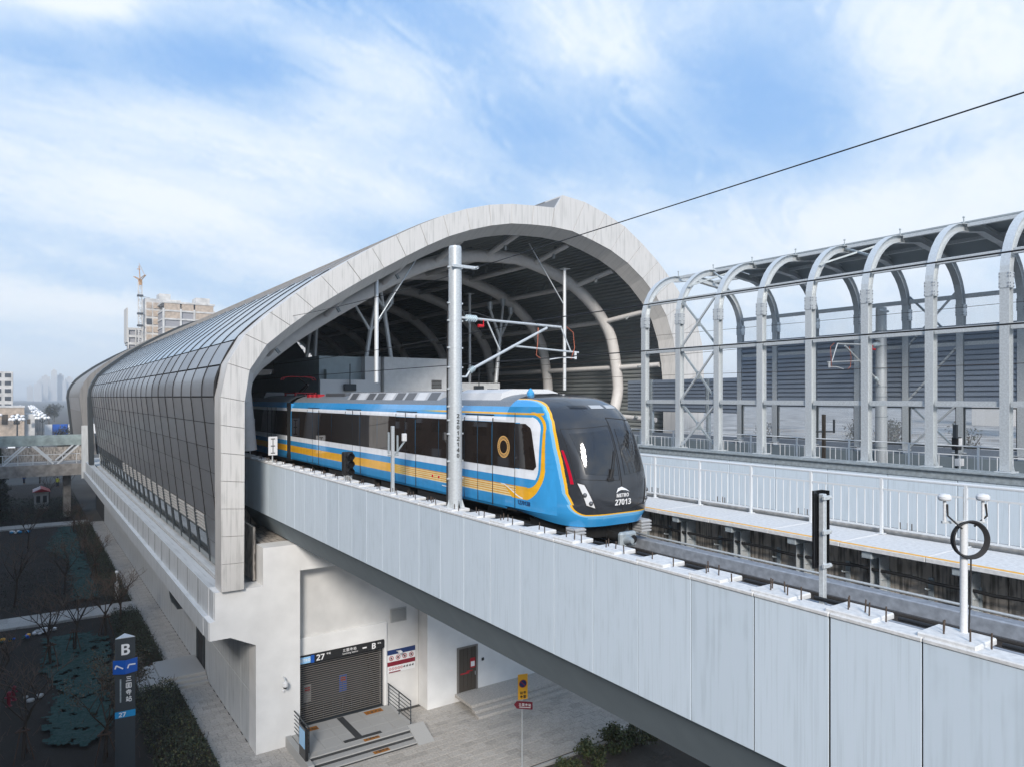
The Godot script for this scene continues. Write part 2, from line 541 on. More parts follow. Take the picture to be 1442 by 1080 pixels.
func build_ground() -> void:
	var g := MB.new()
	g.quad(P(-1500, -0.03, -300), P(2500, -0.03, -300), P(2500, -0.03, 3800), P(-1500, -0.03, 3800), Vector3.UP)
	struct("ground", g, look("earth"))
	# dark planting soil on the garden side, slightly uneven
	var f := FastNoiseLite.new()
	f.seed = 5
	f.frequency = 0.25
	var gs := MB.new()
	var nx := 36
	var nd := 150
	var hh := func(x: float, d: float) -> float: return 0.02 + 0.10 * (0.5 + 0.5 * f.get_noise_2d(x, d)) + 0.05 * f.get_noise_2d(x * 4.0, d * 4.0)
	for i in nx:
		for j in nd:
			var x0 := -12.0 + 18.6 * i / nx
			var x1 := -12.0 + 18.6 * (i + 1) / nx
			var d0 := 18.0 + 130.0 * j / nd
			var d1 := 18.0 + 130.0 * (j + 1) / nd
			var a := P(x0, hh.call(x0, d0), d0)
			var b := P(x1, hh.call(x1, d0), d0)
			var e := P(x1, hh.call(x1, d1), d1)
			var q := P(x0, hh.call(x0, d1), d1)
			gs.quad(a, b, e, q, Vector3.UP)
	struct("garden_soil_ground", gs, look("soil"))
	# planting bed in front of the plaza
	var gb := MB.new()
	for i in 60:
		for j in 24:
			var x0 := 13.0 + 0.5 * i
			var d0 := 11.2 + 0.5 * j
			var y := func(x: float, d: float) -> float: return 0.05 + 0.09 * f.get_noise_2d(x * 3.0, d * 3.0)
			gb.quad(P(x0, y.call(x0, d0), d0), P(x0 + 0.5, y.call(x0 + 0.5, d0), d0), P(x0 + 0.5, y.call(x0 + 0.5, d0 + 0.5), d0 + 0.5), P(x0, y.call(x0, d0 + 0.5), d0 + 0.5), Vector3.UP)
	struct("planting_bed_ground", gb, look("soil_light"))
	var kb := MB.new()
	kb.cbox(13.0, 44.0, -0.05, 0.14, 23.22, 23.36, 0.02)
	struct("bed_kerb", kb, look("stone_step"))
	# plaza of single pavers
	var base := MB.new()
	base.quad(P(6.3, 0.0, 23.36), P(46, 0.0, 23.36), P(46, 0.0, 33.0), P(6.3, 0.0, 33.0), Vector3.UP)
	base.quad(P(6.3, 0.0, 10.0), P(13.0, 0.0, 10.0), P(13.0, 0.0, 23.36), P(6.3, 0.0, 23.36), Vector3.UP)
	base.quad(P(6.55, 0.0, 33.0), P(8.1, 0.0, 33.0), P(8.1, 0.0, 100.0), P(6.55, 0.0, 100.0), Vector3.UP)
	var plaza := struct("plaza_pavement", base, look("paver_joint"))
	var pm := MB.new()
	pm.cbox(-0.293, 0.293, 0.0, 0.03, -0.193, 0.193, 0.008)
	var shape := pm.mesh()
	var tones := ["paver_a", "paver_b", "paver_c", "paver_a", "paver_c", "paver_a"]
	var rest := {}
	var spots := []
	var row := 0
	var d := 10.2
	while d < 31.0:
		var x := 6.6 + (0.3 if row % 2 else 0.0)
		while x < 45.0:
			if not (d < 23.6 and x > 12.7):
				spots.append(Vector2(x, d))
			x += 0.6
		d += 0.4
		row += 1
	# the pavers in view nearest the sign post come first
	spots.sort_custom(func(a, b): return a.distance_squared_to(Vector2(17.6, 26.6)) < b.distance_squared_to(Vector2(17.6, 26.6)))
	for i in spots.size():
		var sp: Vector2 = spots[i]
		var tone: String = tones[rng.randi() % tones.size()]
		var lift := rng.randf_range(-0.006, 0.004)
		if i < 300:
			part(plaza, "paver", shape, look(tone), Transform3D(Basis(Vector3.UP, rng.randf_range(-0.008, 0.008)), P(sp.x, lift, sp.y)))
		else:
			if not rest.has(tone):
				rest[tone] = []
			rest[tone].append(Transform3D(Basis(), P(sp.x, lift, sp.y)))
	# the walk beside the hall
	d = 31.2
	row = 0
	while d < 100.0:
		var x := 6.85 - (0.3 if row % 2 else 0.0)
		while x < 8.05:
			var tone: String = tones[rng.randi() % tones.size()]
			if not rest.has(tone):
				rest[tone] = []
			rest[tone].append(Transform3D(Basis(), P(x, rng.randf_range(-0.005, 0.004), d)))
			x += 0.6
		d += 0.4
		row += 1
	for tone in rest:
		var rm := MB.new()
		for xf in rest[tone]:
			var o: Vector3 = xf.origin
			var lo := o + Vector3(-0.293, 0, -0.193)
			var hi := o + Vector3(0.293, 0.03, 0.193)
			var nn := Vector3.UP
			var q := [Vector3(lo.x, hi.y, lo.z), Vector3(hi.x, hi.y, lo.z), Vector3(hi.x, hi.y, hi.z), Vector3(lo.x, hi.y, hi.z)]
			rm.squad(q[0], q[1], q[2], q[3], nn, nn, nn, nn)
			for k in 4:
				var a: Vector3 = q[k]
				var b: Vector3 = q[(k + 1) % 4]
				rm.quad(a, b, b - Vector3(0, 0.03, 0), a - Vector3(0, 0.03, 0), (a + b) / 2 - o)
		var mi := part(plaza, "paving", rm, look(tone))
		mi.set_meta("kind", "stuff")
	# garden paths
	for pth in [[56.0, 58.6, -14.0], [98.0, 100.5, -14.0]]:
		var pb := MB.new()
		pb.box(pth[2], 6.6, -0.02, 0.2, pth[0], pth[1])
		var st := struct("garden_path", pb, look("concrete_light"))
		var sl := MB.new()
		sl.cbox(-0.585, 0.585, 0.0, 0.025, -0.62, 0.62, 0.01)
		var slm := sl.mesh()
		var x := -2.0
		while x < 6.2:
			for k in 2:
				part(st, "path_slab", slm, look(["paver_a", "paver_b", "paver_c"][rng.randi() % 3]), Transform3D(Basis(), P(x + 0.6, 0.2, pth[0] + 0.65 + k * 1.27)))
			x += 1.2
const RAIL := 11.3

func panel_shape(w: float, h: float, t: float, b: float) -> ArrayMesh: # slab facing -x, chamfered rim; origin at its lower edge centre
	var m := MB.new()
	var o := [P(0, 0, -w / 2), P(0, 0, w / 2), P(0, h, w / 2), P(0, h, -w / 2)]
	var i := [P(-b, b, -w / 2 + b), P(-b, b, w / 2 - b), P(-b, h - b, w / 2 - b), P(-b, h - b, -w / 2 + b)]
	var k := [P(t, 0, -w / 2), P(t, 0, w / 2), P(t, h, w / 2), P(t, h, -w / 2)]
	m.quad(i[0], i[1], i[2], i[3], Vector3.LEFT)
	m.quad(k[0], k[1], k[2], k[3], Vector3.RIGHT)
	for j in 4:
		var e := (j + 1) % 4
		var out: Vector3 = (o[j] + o[e]) / 2 - P(0, h / 2, 0)
		m.quad(o[j], o[e], i[e], i[j], out + Vector3.LEFT)
		m.quad(o[j], o[e], k[e], k[j], out)
	return m.mesh()

func build_viaduct() -> void:
	var v := thing("viaduct", "pale blue-grey railway viaduct carrying the blue train, tall ribbed side panels", "viaduct", P(11.8, 0, 20))
	var g := MB.new()
	# trough girder: outer web slopes in below the panels
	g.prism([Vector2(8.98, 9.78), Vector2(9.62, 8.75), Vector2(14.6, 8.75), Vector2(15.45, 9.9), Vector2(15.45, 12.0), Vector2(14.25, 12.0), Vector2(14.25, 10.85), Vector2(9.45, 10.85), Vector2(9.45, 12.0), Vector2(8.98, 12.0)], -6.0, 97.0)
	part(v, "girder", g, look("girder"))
	# outer panels, 1.2 m wide
	var pm := panel_shape(1.186, 2.28, 0.06, 0.003)
	var narrow := panel_shape(1.17, 2.28, 0.06, 0.003)
	var sm := MB.new()
	sm.box(0.012, 0.055, 0.0, 2.27, -0.0065, 0.0065)
	var seal := sm.mesh()
	var sm2 := MB.new()
	sm2.box(0.012, 0.055, 0.0, 2.27, -0.0065, 0.013)
	var narrow_seal := sm2.mesh()
	var k := 0
	var d := 5.51 - 1.2 * 9 + 0.6
	while d < 62.0:
		var wide_gap := k % 8 == 1 or k % 8 == 2
		var turn := Basis(Vector3.UP, rng.randf_range(-0.0022, 0.0022)) * Basis(Vector3.BACK, rng.randf_range(-0.001, 0.001))
		part(v, "parapet_panel", narrow if k in [8, 9, 16] else pm, look(["parapet", "parapet_b", "parapet_c", "parapet_b"][rng.randi() % 4]), Transform3D(turn, P(8.90 + rng.randf_range(0.0, 0.004), 9.79, d)))
		part(v, "joint_seal", narrow_seal if k in [8, 9, 16] or k + 1 in [8, 9, 16] else seal, look("joint"), Transform3D(Basis(), P(8.90, 9.79, d + 0.6)))
		d += 1.2
		k += 1
	# backing behind the joints
	var bk := MB.new()
	bk.box(8.965, 8.979, 9.79, 12.0, -6.0, 62.0)
	part(v, "joint_backing", bk, look("joint"))
	# coping: low slabs with thicker anchor blocks between them, starter bars standing up
	var slab := MB.new()
	slab.cbox(-0.02, 0.30, 0.0, 0.06, -0.595, 0.595, 0.012)
	var slab_m := slab.mesh()
	var block := MB.new()
	block.cbox(-0.015, 0.52, 0.0, 0.085, -0.33, 0.33, 0.015)
	var block_m := block.mesh()
	var pin := MB.new()
	pin.tube(Vector3(0, 0, 0), Vector3(0, 0.17, 0), 0.011, 0.011, 6)
	var pin_m := pin.mesh()
	var plate := MB.new()
	plate.cbox(-0.03, 0.03, 0.0, 0.012, -0.03, 0.03, 0.003)
	var bar_low := MB.new()
	bar_low.tube(P(0, 0, -0.25), P(0, 0, 0.25), 0.03, 0.03, 8)
	var bar_m := bar_low.mesh()
	d = 5.51 - 1.2 * 9 + 0.6
	k = 0
	while d < 60.0:
		part(v, "coping_slab", slab_m, look("coping"), Transform3D(Basis(), P(8.90, 12.065, d)))
		var bd := d + 0.35
		part(v, "anchor_block", block_m, look("coping"), Transform3D(Basis(), P(8.93, 12.08 + rng.randf_range(0, 0.01), bd)))
		if d < 34.0:
			for s in [[0.12, -0.3], [0.12, -0.1], [0.22, 0.0], [0.16, 0.18], [0.26, 0.22]]:
				if rng.randf() < 0.86:
					var lean := Basis(Vector3.RIGHT, rng.randf_range(-0.06, 0.06)) * Basis(Vector3.BACK, rng.randf_range(-0.06, 0.06))
					part(v, "starter_bar", pin_m, look("rebar"), Transform3D(lean.scaled(Vector3(1, rng.randf_range(0.75, 1.15), 1)), P(8.93 + s[0], 12.15, bd - 0.1 + s[1] * 1.1)))
		part(v, "tie_bar", bar_m, look("black"), Transform3D(Basis(), P(9.42, 12.12, d - 0.3)))
		d += 1.2
		k += 1
	# inner concrete wall under the walkway
	var w := MB.new()
	w.box(14.19, 14.249, 10.87, 12.0, -6, 34)
	part(v, "inner_wall", w, look("joint"))
	var wp := MB.new()
	wp.cbox(0.0, 0.05, 0.0, 1.12, -0.62, 0.62, 0.008)
	var wpm := wp.mesh()
	var dd := -4.0
	while dd < 33.0:
		part(v, "wall_slab", wpm, look("concrete"), Transform3D(Basis(), P(14.14 + rng.randf_range(0, 0.006), 10.88, dd)))
		dd += 1.255
	# walkway slabs with a yellow edge line, on brackets
	var ws := MB.new()
	ws.cbox(13.42, 15.05, 12.03, 12.12, -0.815, 0.815, 0.01)
	var wsm := ws.mesh()
	var ye := MB.new()
	ye.box(13.43, 13.53, 12.121, 12.125, -0.813, 0.813)
	var yem := ye.mesh()
	var br := MB.new()
	br.cbox(13.48, 14.13, 11.88, 12.028, -0.1, 0.1, 0.012)
	var brm := br.mesh()
	var po := MB.new() # channel shaped prop
	po.box(13.80, 14.135, 10.88, 11.88, -0.10, -0.085)
	po.box(13.80, 14.135, 10.88, 11.88, 0.085, 0.10)
	po.box(14.10, 14.13, 10.88, 11.88, -0.085, 0.085)
	var pom := po.mesh()
	dd = -4.2
	while dd < 33.0:
		var sl := part(v, "walkway_slab", wsm, look("coping"), Transform3D(Basis(), P(0, rng.randf_range(-0.004, 0.004), dd)))
		part(sl, "edge_line", yem, look("yellow"), wt[sl])
		part(v, "bracket", brm, look("galv_dull"), Transform3D(Basis(), P(0, 0, dd + 0.3)))
		part(v, "prop", pom, look("galv"), Transform3D(Basis(), P(0, 0, dd + 0.3)))
		dd += 1.64
	# cable brackets
	var cb := MB.new()
	cb.box(14.06, 14.10, 10.95, 11.62, -0.045, 0.045)
	for y in [11.15, 11.4, 11.56]:
		cb.bar(P(14.07, y, 0), P(13.86, y + 0.035, 0), 0.03, 0.025)
		cb.ball(P(13.86, y + 0.04, 0), 0.022, 6)
	var cbm := cb.mesh()
	dd = -4.0
	while dd < 33.0:
		part(v, "cable_bracket", cbm, look("galv_dull"), Transform3D(Basis(), P(0, 0, dd)))
		dd += 0.82
	# outer edge of that side: low concrete upstand and starter bars beyond the railing
	var up := MB.new()
	up.box(15.12, 15.5, 11.9, 12.2, -6, 34)
	part(v, "upstand", up, look("concrete_light"))
	dd = -2.0
	while dd < 24.0:
		for j in 3:
			part(v, "starter_bar", pin_m, look("rebar"), Transform3D(Basis(), P(15.25 + 0.06 * (j % 2), 12.2, dd + j * 0.12)))
		dd += 2.4
	# power cable slung along the brackets
	var pts := []
	for i in 90:
		var dc := 2.0 + i * 0.35
		var base_y := 11.6 - 0.02 * sin(i * 0.7) - 0.015 * sin(i * 2.1)
		if dc < 5.0:
			base_y -= (5.0 - dc) * 0.16
		pts.append(P(13.84, base_y, dc))
	var cab := MB.new()
	cab.path(pts, 0.032, 8)
	solo("power_cable", cab, look("rubber"), "black power cable slung on brackets under the concrete walkway", "cable", P(0, 0, 0))
	# track
	var t := thing("railway_track", "steel railway track in the viaduct trough under the blue train", "railway track", P(11.75, 10.86, 20))
	var tb := MB.new()
	tb.box(9.46, 14.13, 10.852, 10.9, -6, 97)
	part(t, "track_bed", tb, look("ballast_dark"))
	for x in [11.03, 12.47]:
		var pl := MB.new()
		pl.box(x - 0.3, x + 0.3, 10.9, 11.08, -6, 97)
		part(t, "plinth", pl, look("concrete"))
		var r := MB.new()
		r.prism([Vector2(x - 0.075, 11.12), Vector2(x + 0.075, 11.12), Vector2(x + 0.07, 11.14), Vector2(x + 0.012, 11.16), Vector2(x + 0.012, 11.25), Vector2(x + 0.037, 11.262), Vector2(x + 0.037, 11.3), Vector2(x - 0.037, 11.3), Vector2(x - 0.037, 11.262), Vector2(x - 0.012, 11.25), Vector2(x - 0.012, 11.16), Vector2(x - 0.07, 11.14)], -6, 97)
		part(t, "rail", r, look("steel_rail"))
		var fs := MB.new()
		fs.cbox(x - 0.17, x + 0.17, 11.08, 11.12, -0.09, 0.09, 0.01)
		fs.box(x - 0.13, x - 0.08, 11.12, 11.16, -0.04, 0.04)
		fs.box(x + 0.08, x + 0.13, 11.12, 11.16, -0.04, 0.04)
		var fm := fs.mesh()
		var df := -4.0
		while df < 14.0:
			part(t, "rail_fastening", fm, look("rebar"), Transform3D(Basis(), P(0, 0, df)))
			df += 0.6
	# long grey trough and pipe beside the far rail
	var tr := MB.new()
	tr.cbox(12.93, 13.22, 11.12, 11.42, -6, 34, 0.02)
	tr.box(12.98, 13.17, 10.9, 11.12, -6, 34)
	solo("cable_trough", tr, look("trough"), "long grey cable trough running beside the far rail", "cable trough", P(0, 0, 0))
	var pp := MB.new()
	pp.tube(P(13.45, 11.40, -6), P(13.45, 11.40, 34), 0.03, 0.03, 8)
	solo("conduit", pp, look("galv"), "thin steel conduit along the wall behind the grey trough", "pipe", P(0, 0, 0))
	var pn := MB.new()
	pn.tube(P(9.62, 11.98, -6), P(9.62, 11.98, 34), 0.035, 0.035, 8)
	solo("conduit", pn, look("trough"), "grey conduit inside the panelled parapet beside the starter bars", "pipe", P(0, 0, 0))
	build_railing()

func build_railing() -> void:
	var r := thing("walkway_railing", "white steel railing with upright bars along the concrete walkway", "railing", P(14.98, 12.12, 10))
	var post := MB.new()
	post.cbox(-0.03, 0.03, 0, 1.19, -0.03, 0.03, 0.006)
	var foot := MB.new()
	foot.cbox(-0.07, 0.07, 0, 0.02, -0.07, 0.07, 0.005)
	var foot_m := foot.mesh()
	var pm := post.mesh()
	var bar := MB.new()
	bar.tube(Vector3(0, 0.14, 0), Vector3(0, 0.94, 0), 0.0125, 0.0125, 6, false)
	var bm := bar.mesh()
	var top := MB.new()
	top.tube(P(0, 1.19, -0.82), P(0, 1.19, 0.82), 0.032, 0.032, 8)
	var low := MB.new()
	low.box(-0.02, 0.02, 0.93, 0.965, -0.79, 0.79)
	var low2 := MB.new()
	low2.box(-0.02, 0.02, 0.12, 0.155, -0.79, 0.79)
	var ms := [top.mesh(), low.mesh(), low2.mesh()]
	for k in range(-5, 14):
		var d := 8.09 + 1.64 * k
		var p := part(r, "post", pm, look("rail_white"), Transform3D(Basis(), P(14.98, 12.12, d)))
		part(p, "foot_plate", foot_m, look("rail_white"), wt[p])
		part(r, "top_rail", ms[0], look("rail_white"), Transform3D(Basis(), P(14.98, 12.12, d + 0.82)))
		part(r, "middle_rail", ms[1], look("rail_white"), Transform3D(Basis(), P(14.98, 12.12, d + 0.82)))
		part(r, "bottom_rail", ms[2], look("rail_white"), Transform3D(Basis(), P(14.98, 12.12, d + 0.82)))
		for j in range(1, 9):
			part(r, "baluster", bm, look("rail_white"), Transform3D(Basis(), P(14.98, 12.12, d + j * 1.64 / 9.0)))

func build_far_viaduct() -> void:
	var v := thing("viaduct", "second grey viaduct behind the white railing, carrying the arched steel barrier", "viaduct", P(25.8, 0, 15))
	var g := MB.new()
	g.prism([Vector2(22.08, 9.78), Vector2(22.7, 8.75), Vector2(29.0, 8.75), Vector2(29.6, 9.78), Vector2(29.6, 12.75), Vector2(28.9, 12.75), Vector2(28.9, 10.85), Vector2(22.8, 10.85), Vector2(22.8, 12.62), Vector2(22.08, 12.62)], -10, 97)
	part(v, "girder", g, look("girder"))
	var pm := panel_shape(1.98, 2.85, 0.05, 0.012)
	var d := -7.3
	while d < 60:
		part(v, "parapet_panel", pm, look("parapet"), Transform3D(Basis(), P(22.02, 9.79, d)))
		d += 2.0
	# walkway inside, above the wall
	var wk := MB.new()
	wk.box(22.0, 23.4, 12.66, 12.74, -8, 31)
	part(v, "walkway", wk, look("coping"))
	var rl := MB.new()
	for x in [25.08, 26.52]:
		rl.box(x - 0.035, x + 0.035, 11.1, 11.3, -8, 97)
	part(v, "track_bed", _flat(22.81, 28.89, 10.86, -8, 97), look("ballast_dark"))
	var t := thing("railway_track", "steel railway track under the arched barrier on the second viaduct", "railway track", P(25.8, 10.88, 20))
	for x in [25.08, 26.52]:
		var rr := MB.new()
		rr.box(x - 0.035, x + 0.035, 11.1, 11.3, -8, 97)
		part(t, "rail", rr, look("steel_rail"))
		var pl := MB.new()
		pl.box(x - 0.3, x + 0.3, 10.88, 11.09, -8, 97)
		part(t, "plinth", pl, look("concrete"))

func _flat(x0: float, x1: float, y: float, d0: float, d1: float) -> MB:
	var m := MB.new()
	m.quad(P(x0, y, d0), P(x1, y, d0), P(x1, y, d1), P(x0, y, d1), Vector3.UP)
	return m
const O_LEFT := [Vector2(6.62, 15.0), Vector2(6.66, 15.7), Vector2(6.92, 16.43), Vector2(7.43, 17.38), Vector2(8.06, 18.08), Vector2(8.76, 18.68), Vector2(9.98, 19.68), Vector2(11.19, 20.55), Vector2(12.69, 21.5), Vector2(13.92, 22.25), Vector2(16.14, 23.45), Vector2(18.13, 24.3), Vector2(20.55, 24.93), Vector2(23.7, 25.19)]
const O_RIGHT := [Vector2(24.24, 25.96), Vector2(25.95, 25.8), Vector2(28.64, 24.95), Vector2(30.35, 23.97), Vector2(32.14, 22.66), Vector2(33.69, 21.14), Vector2(34.9, 19.8), Vector2(35.45, 18.57), Vector2(35.65, 15.86), Vector2(35.55, 12.0), Vector2(35.2, 7.0)]
const I_LEFT := [Vector2(7.57, 14.82), Vector2(7.62, 15.5), Vector2(7.78, 16.15), Vector2(8.2, 16.88), Vector2(8.75, 17.45), Vector2(10.23, 18.66), Vector2(11.26, 19.36), Vector2(13.21, 20.6), Vector2(16.14, 22.3), Vector2(18.13, 23.2), Vector2(20.47, 23.88), Vector2(22.51, 24.1), Vector2(23.5, 24.14)]
const I_RIGHT := [Vector2(23.5, 24.14), Vector2(24.94, 24.08), Vector2(27.54, 23.43), Vector2(29.2, 22.7), Vector2(30.64, 21.7), Vector2(31.83, 20.5), Vector2(32.75, 18.88), Vector2(33.3, 15.84), Vector2(33.3, 12.0), Vector2(33.0, 7.0)]

func resample(poly: Array, n: int) -> Array: # smooth curve through the points, n + 1 even stations
	var fine := []
	for i in poly.size() - 1:
		var p0: Vector2 = poly[maxi(i - 1, 0)]
		var p1: Vector2 = poly[i]
		var p2: Vector2 = poly[i + 1]
		var p3: Vector2 = poly[mini(i + 2, poly.size() - 1)]
		for k in 10:
			fine.append(p1.cubic_interpolate(p2, p0, p3, k / 10.0))
	fine.append(poly[-1])
	var total := 0.0
	for i in fine.size() - 1:
		total += fine[i].distance_to(fine[i + 1])
	var out := [fine[0]]
	var acc := 0.0
	var want := total / n
	for i in fine.size() - 1:
		var seg: float = fine[i].distance_to(fine[i + 1])
		while out.size() < n and acc + seg >= want - 1e-6:
			out.append(fine[i].lerp(fine[i + 1], (want - acc) / seg))
			want += total / n
		acc += seg
	while out.size() <= n:
		out.append(fine[-1])
	return out

func thin_out(poly: Array, n: int) -> Array: # n + 1 of the points, ends kept
	if poly.size() < n + 2:
		return poly
	var out := []
	for i in n + 1:
		out.append(poly[int(round(float(i) * (poly.size() - 1) / n))])
	return out

func inset(poly: Array, by: float) -> Array: # to the right-hand side of the walk
	var out := []
	for i in poly.size():
		var t: Vector2 = (poly[mini(i + 1, poly.size() - 1)] - poly[maxi(i - 1, 0)]).normalized()
		out.append(poly[i] + Vector2(t.y, -t.x) * by)
	return out

func strip(m: MB, pts: Array, d0: float, d1: float, outward := 1.0) -> void: # smooth sheet over a profile
	var nn := []
	for i in pts.size():
		var t: Vector2 = (pts[mini(i + 1, pts.size() - 1)] - pts[maxi(i - 1, 0)]).normalized()
		nn.append(Vector3(-t.y, t.x, 0) * outward)
	for i in pts.size() - 1:
		m.squad(P(pts[i].x, pts[i].y, d0), P(pts[i + 1].x, pts[i + 1].y, d0), P(pts[i + 1].x, pts[i + 1].y, d1), P(pts[i].x, pts[i].y, d1), nn[i], nn[i + 1], nn[i + 1], nn[i])

func slab_strip(pts: Array, d0: float, d1: float, thick: float) -> MB: # curved slab over a profile, its underside inset
	var m := MB.new()
	var q := inset(pts, thick)
	strip(m, pts, d0, d1)
	strip(m, q, d0, d1, -1.0)
	for i in pts.size() - 1:
		for dd in [d0, d1]:
			m.quad(P(pts[i].x, pts[i].y, dd), P(pts[i + 1].x, pts[i + 1].y, dd), P(q[i + 1].x, q[i + 1].y, dd), P(q[i].x, q[i].y, dd), Vector3(0, 0, 1 if dd == minf(d0, d1) else -1))
	for i in [0, pts.size() - 1]:
		m.quad(P(pts[i].x, pts[i].y, d0), P(pts[i].x, pts[i].y, d1), P(q[i].x, q[i].y, d1), P(q[i].x, q[i].y, d0), Vector3(0, -1 if i == 0 else 1, 0))
	return m

func rim_ring(t: Node3D, o: Array, q: Array, d0: float, gap: float) -> void: # cladding panels between two profiles
	for i in o.size() - 1:
		var a: Vector2 = o[i]
		var b: Vector2 = o[i + 1]
		var e: Vector2 = q[i + 1]
		var f: Vector2 = q[i]
		var s: Vector2 = (b - a).normalized() * gap
		var s2: Vector2 = (e - f).normalized() * gap
		a += s; b -= s; f += s2; e -= s2
		var m := MB.new()
		var jit := rng.randf_range(-0.006, 0.006)
		# a slab with the front corners drawn in a little
		var h := 0.012
		var ctr := (a + b + e + f) / 4.0
		var ring := [a, b, e, f]
		var inr := []
		for p in ring:
			inr.append(p + (ctr - p).normalized() * h)
		for j in 4:
			var k := (j + 1) % 4
			var out: Vector2 = (ring[j] + ring[k]) / 2 - ctr
			m.quad(P(ring[j].x, ring[j].y, d0 + jit), P(ring[k].x, ring[k].y, d0 + jit), P(inr[k].x, inr[k].y, d0 - h + jit), P(inr[j].x, inr[j].y, d0 - h + jit), Vector3(out.x, out.y, 1))
			m.quad(P(ring[j].x, ring[j].y, d0 + jit), P(ring[k].x, ring[k].y, d0 + jit), P(ring[k].x, ring[k].y, d0 + 0.12), P(ring[j].x, ring[j].y, d0 + 0.12), Vector3(out.x, out.y, 0))
		m.quad(P(inr[0].x, inr[0].y, d0 - h + jit), P(inr[1].x, inr[1].y, d0 - h + jit), P(inr[2].x, inr[2].y, d0 - h + jit), P(inr[3].x, inr[3].y, d0 - h + jit), Vector3(0, 0, 1))
		part(t, "rim_panel", m, look("portal"))

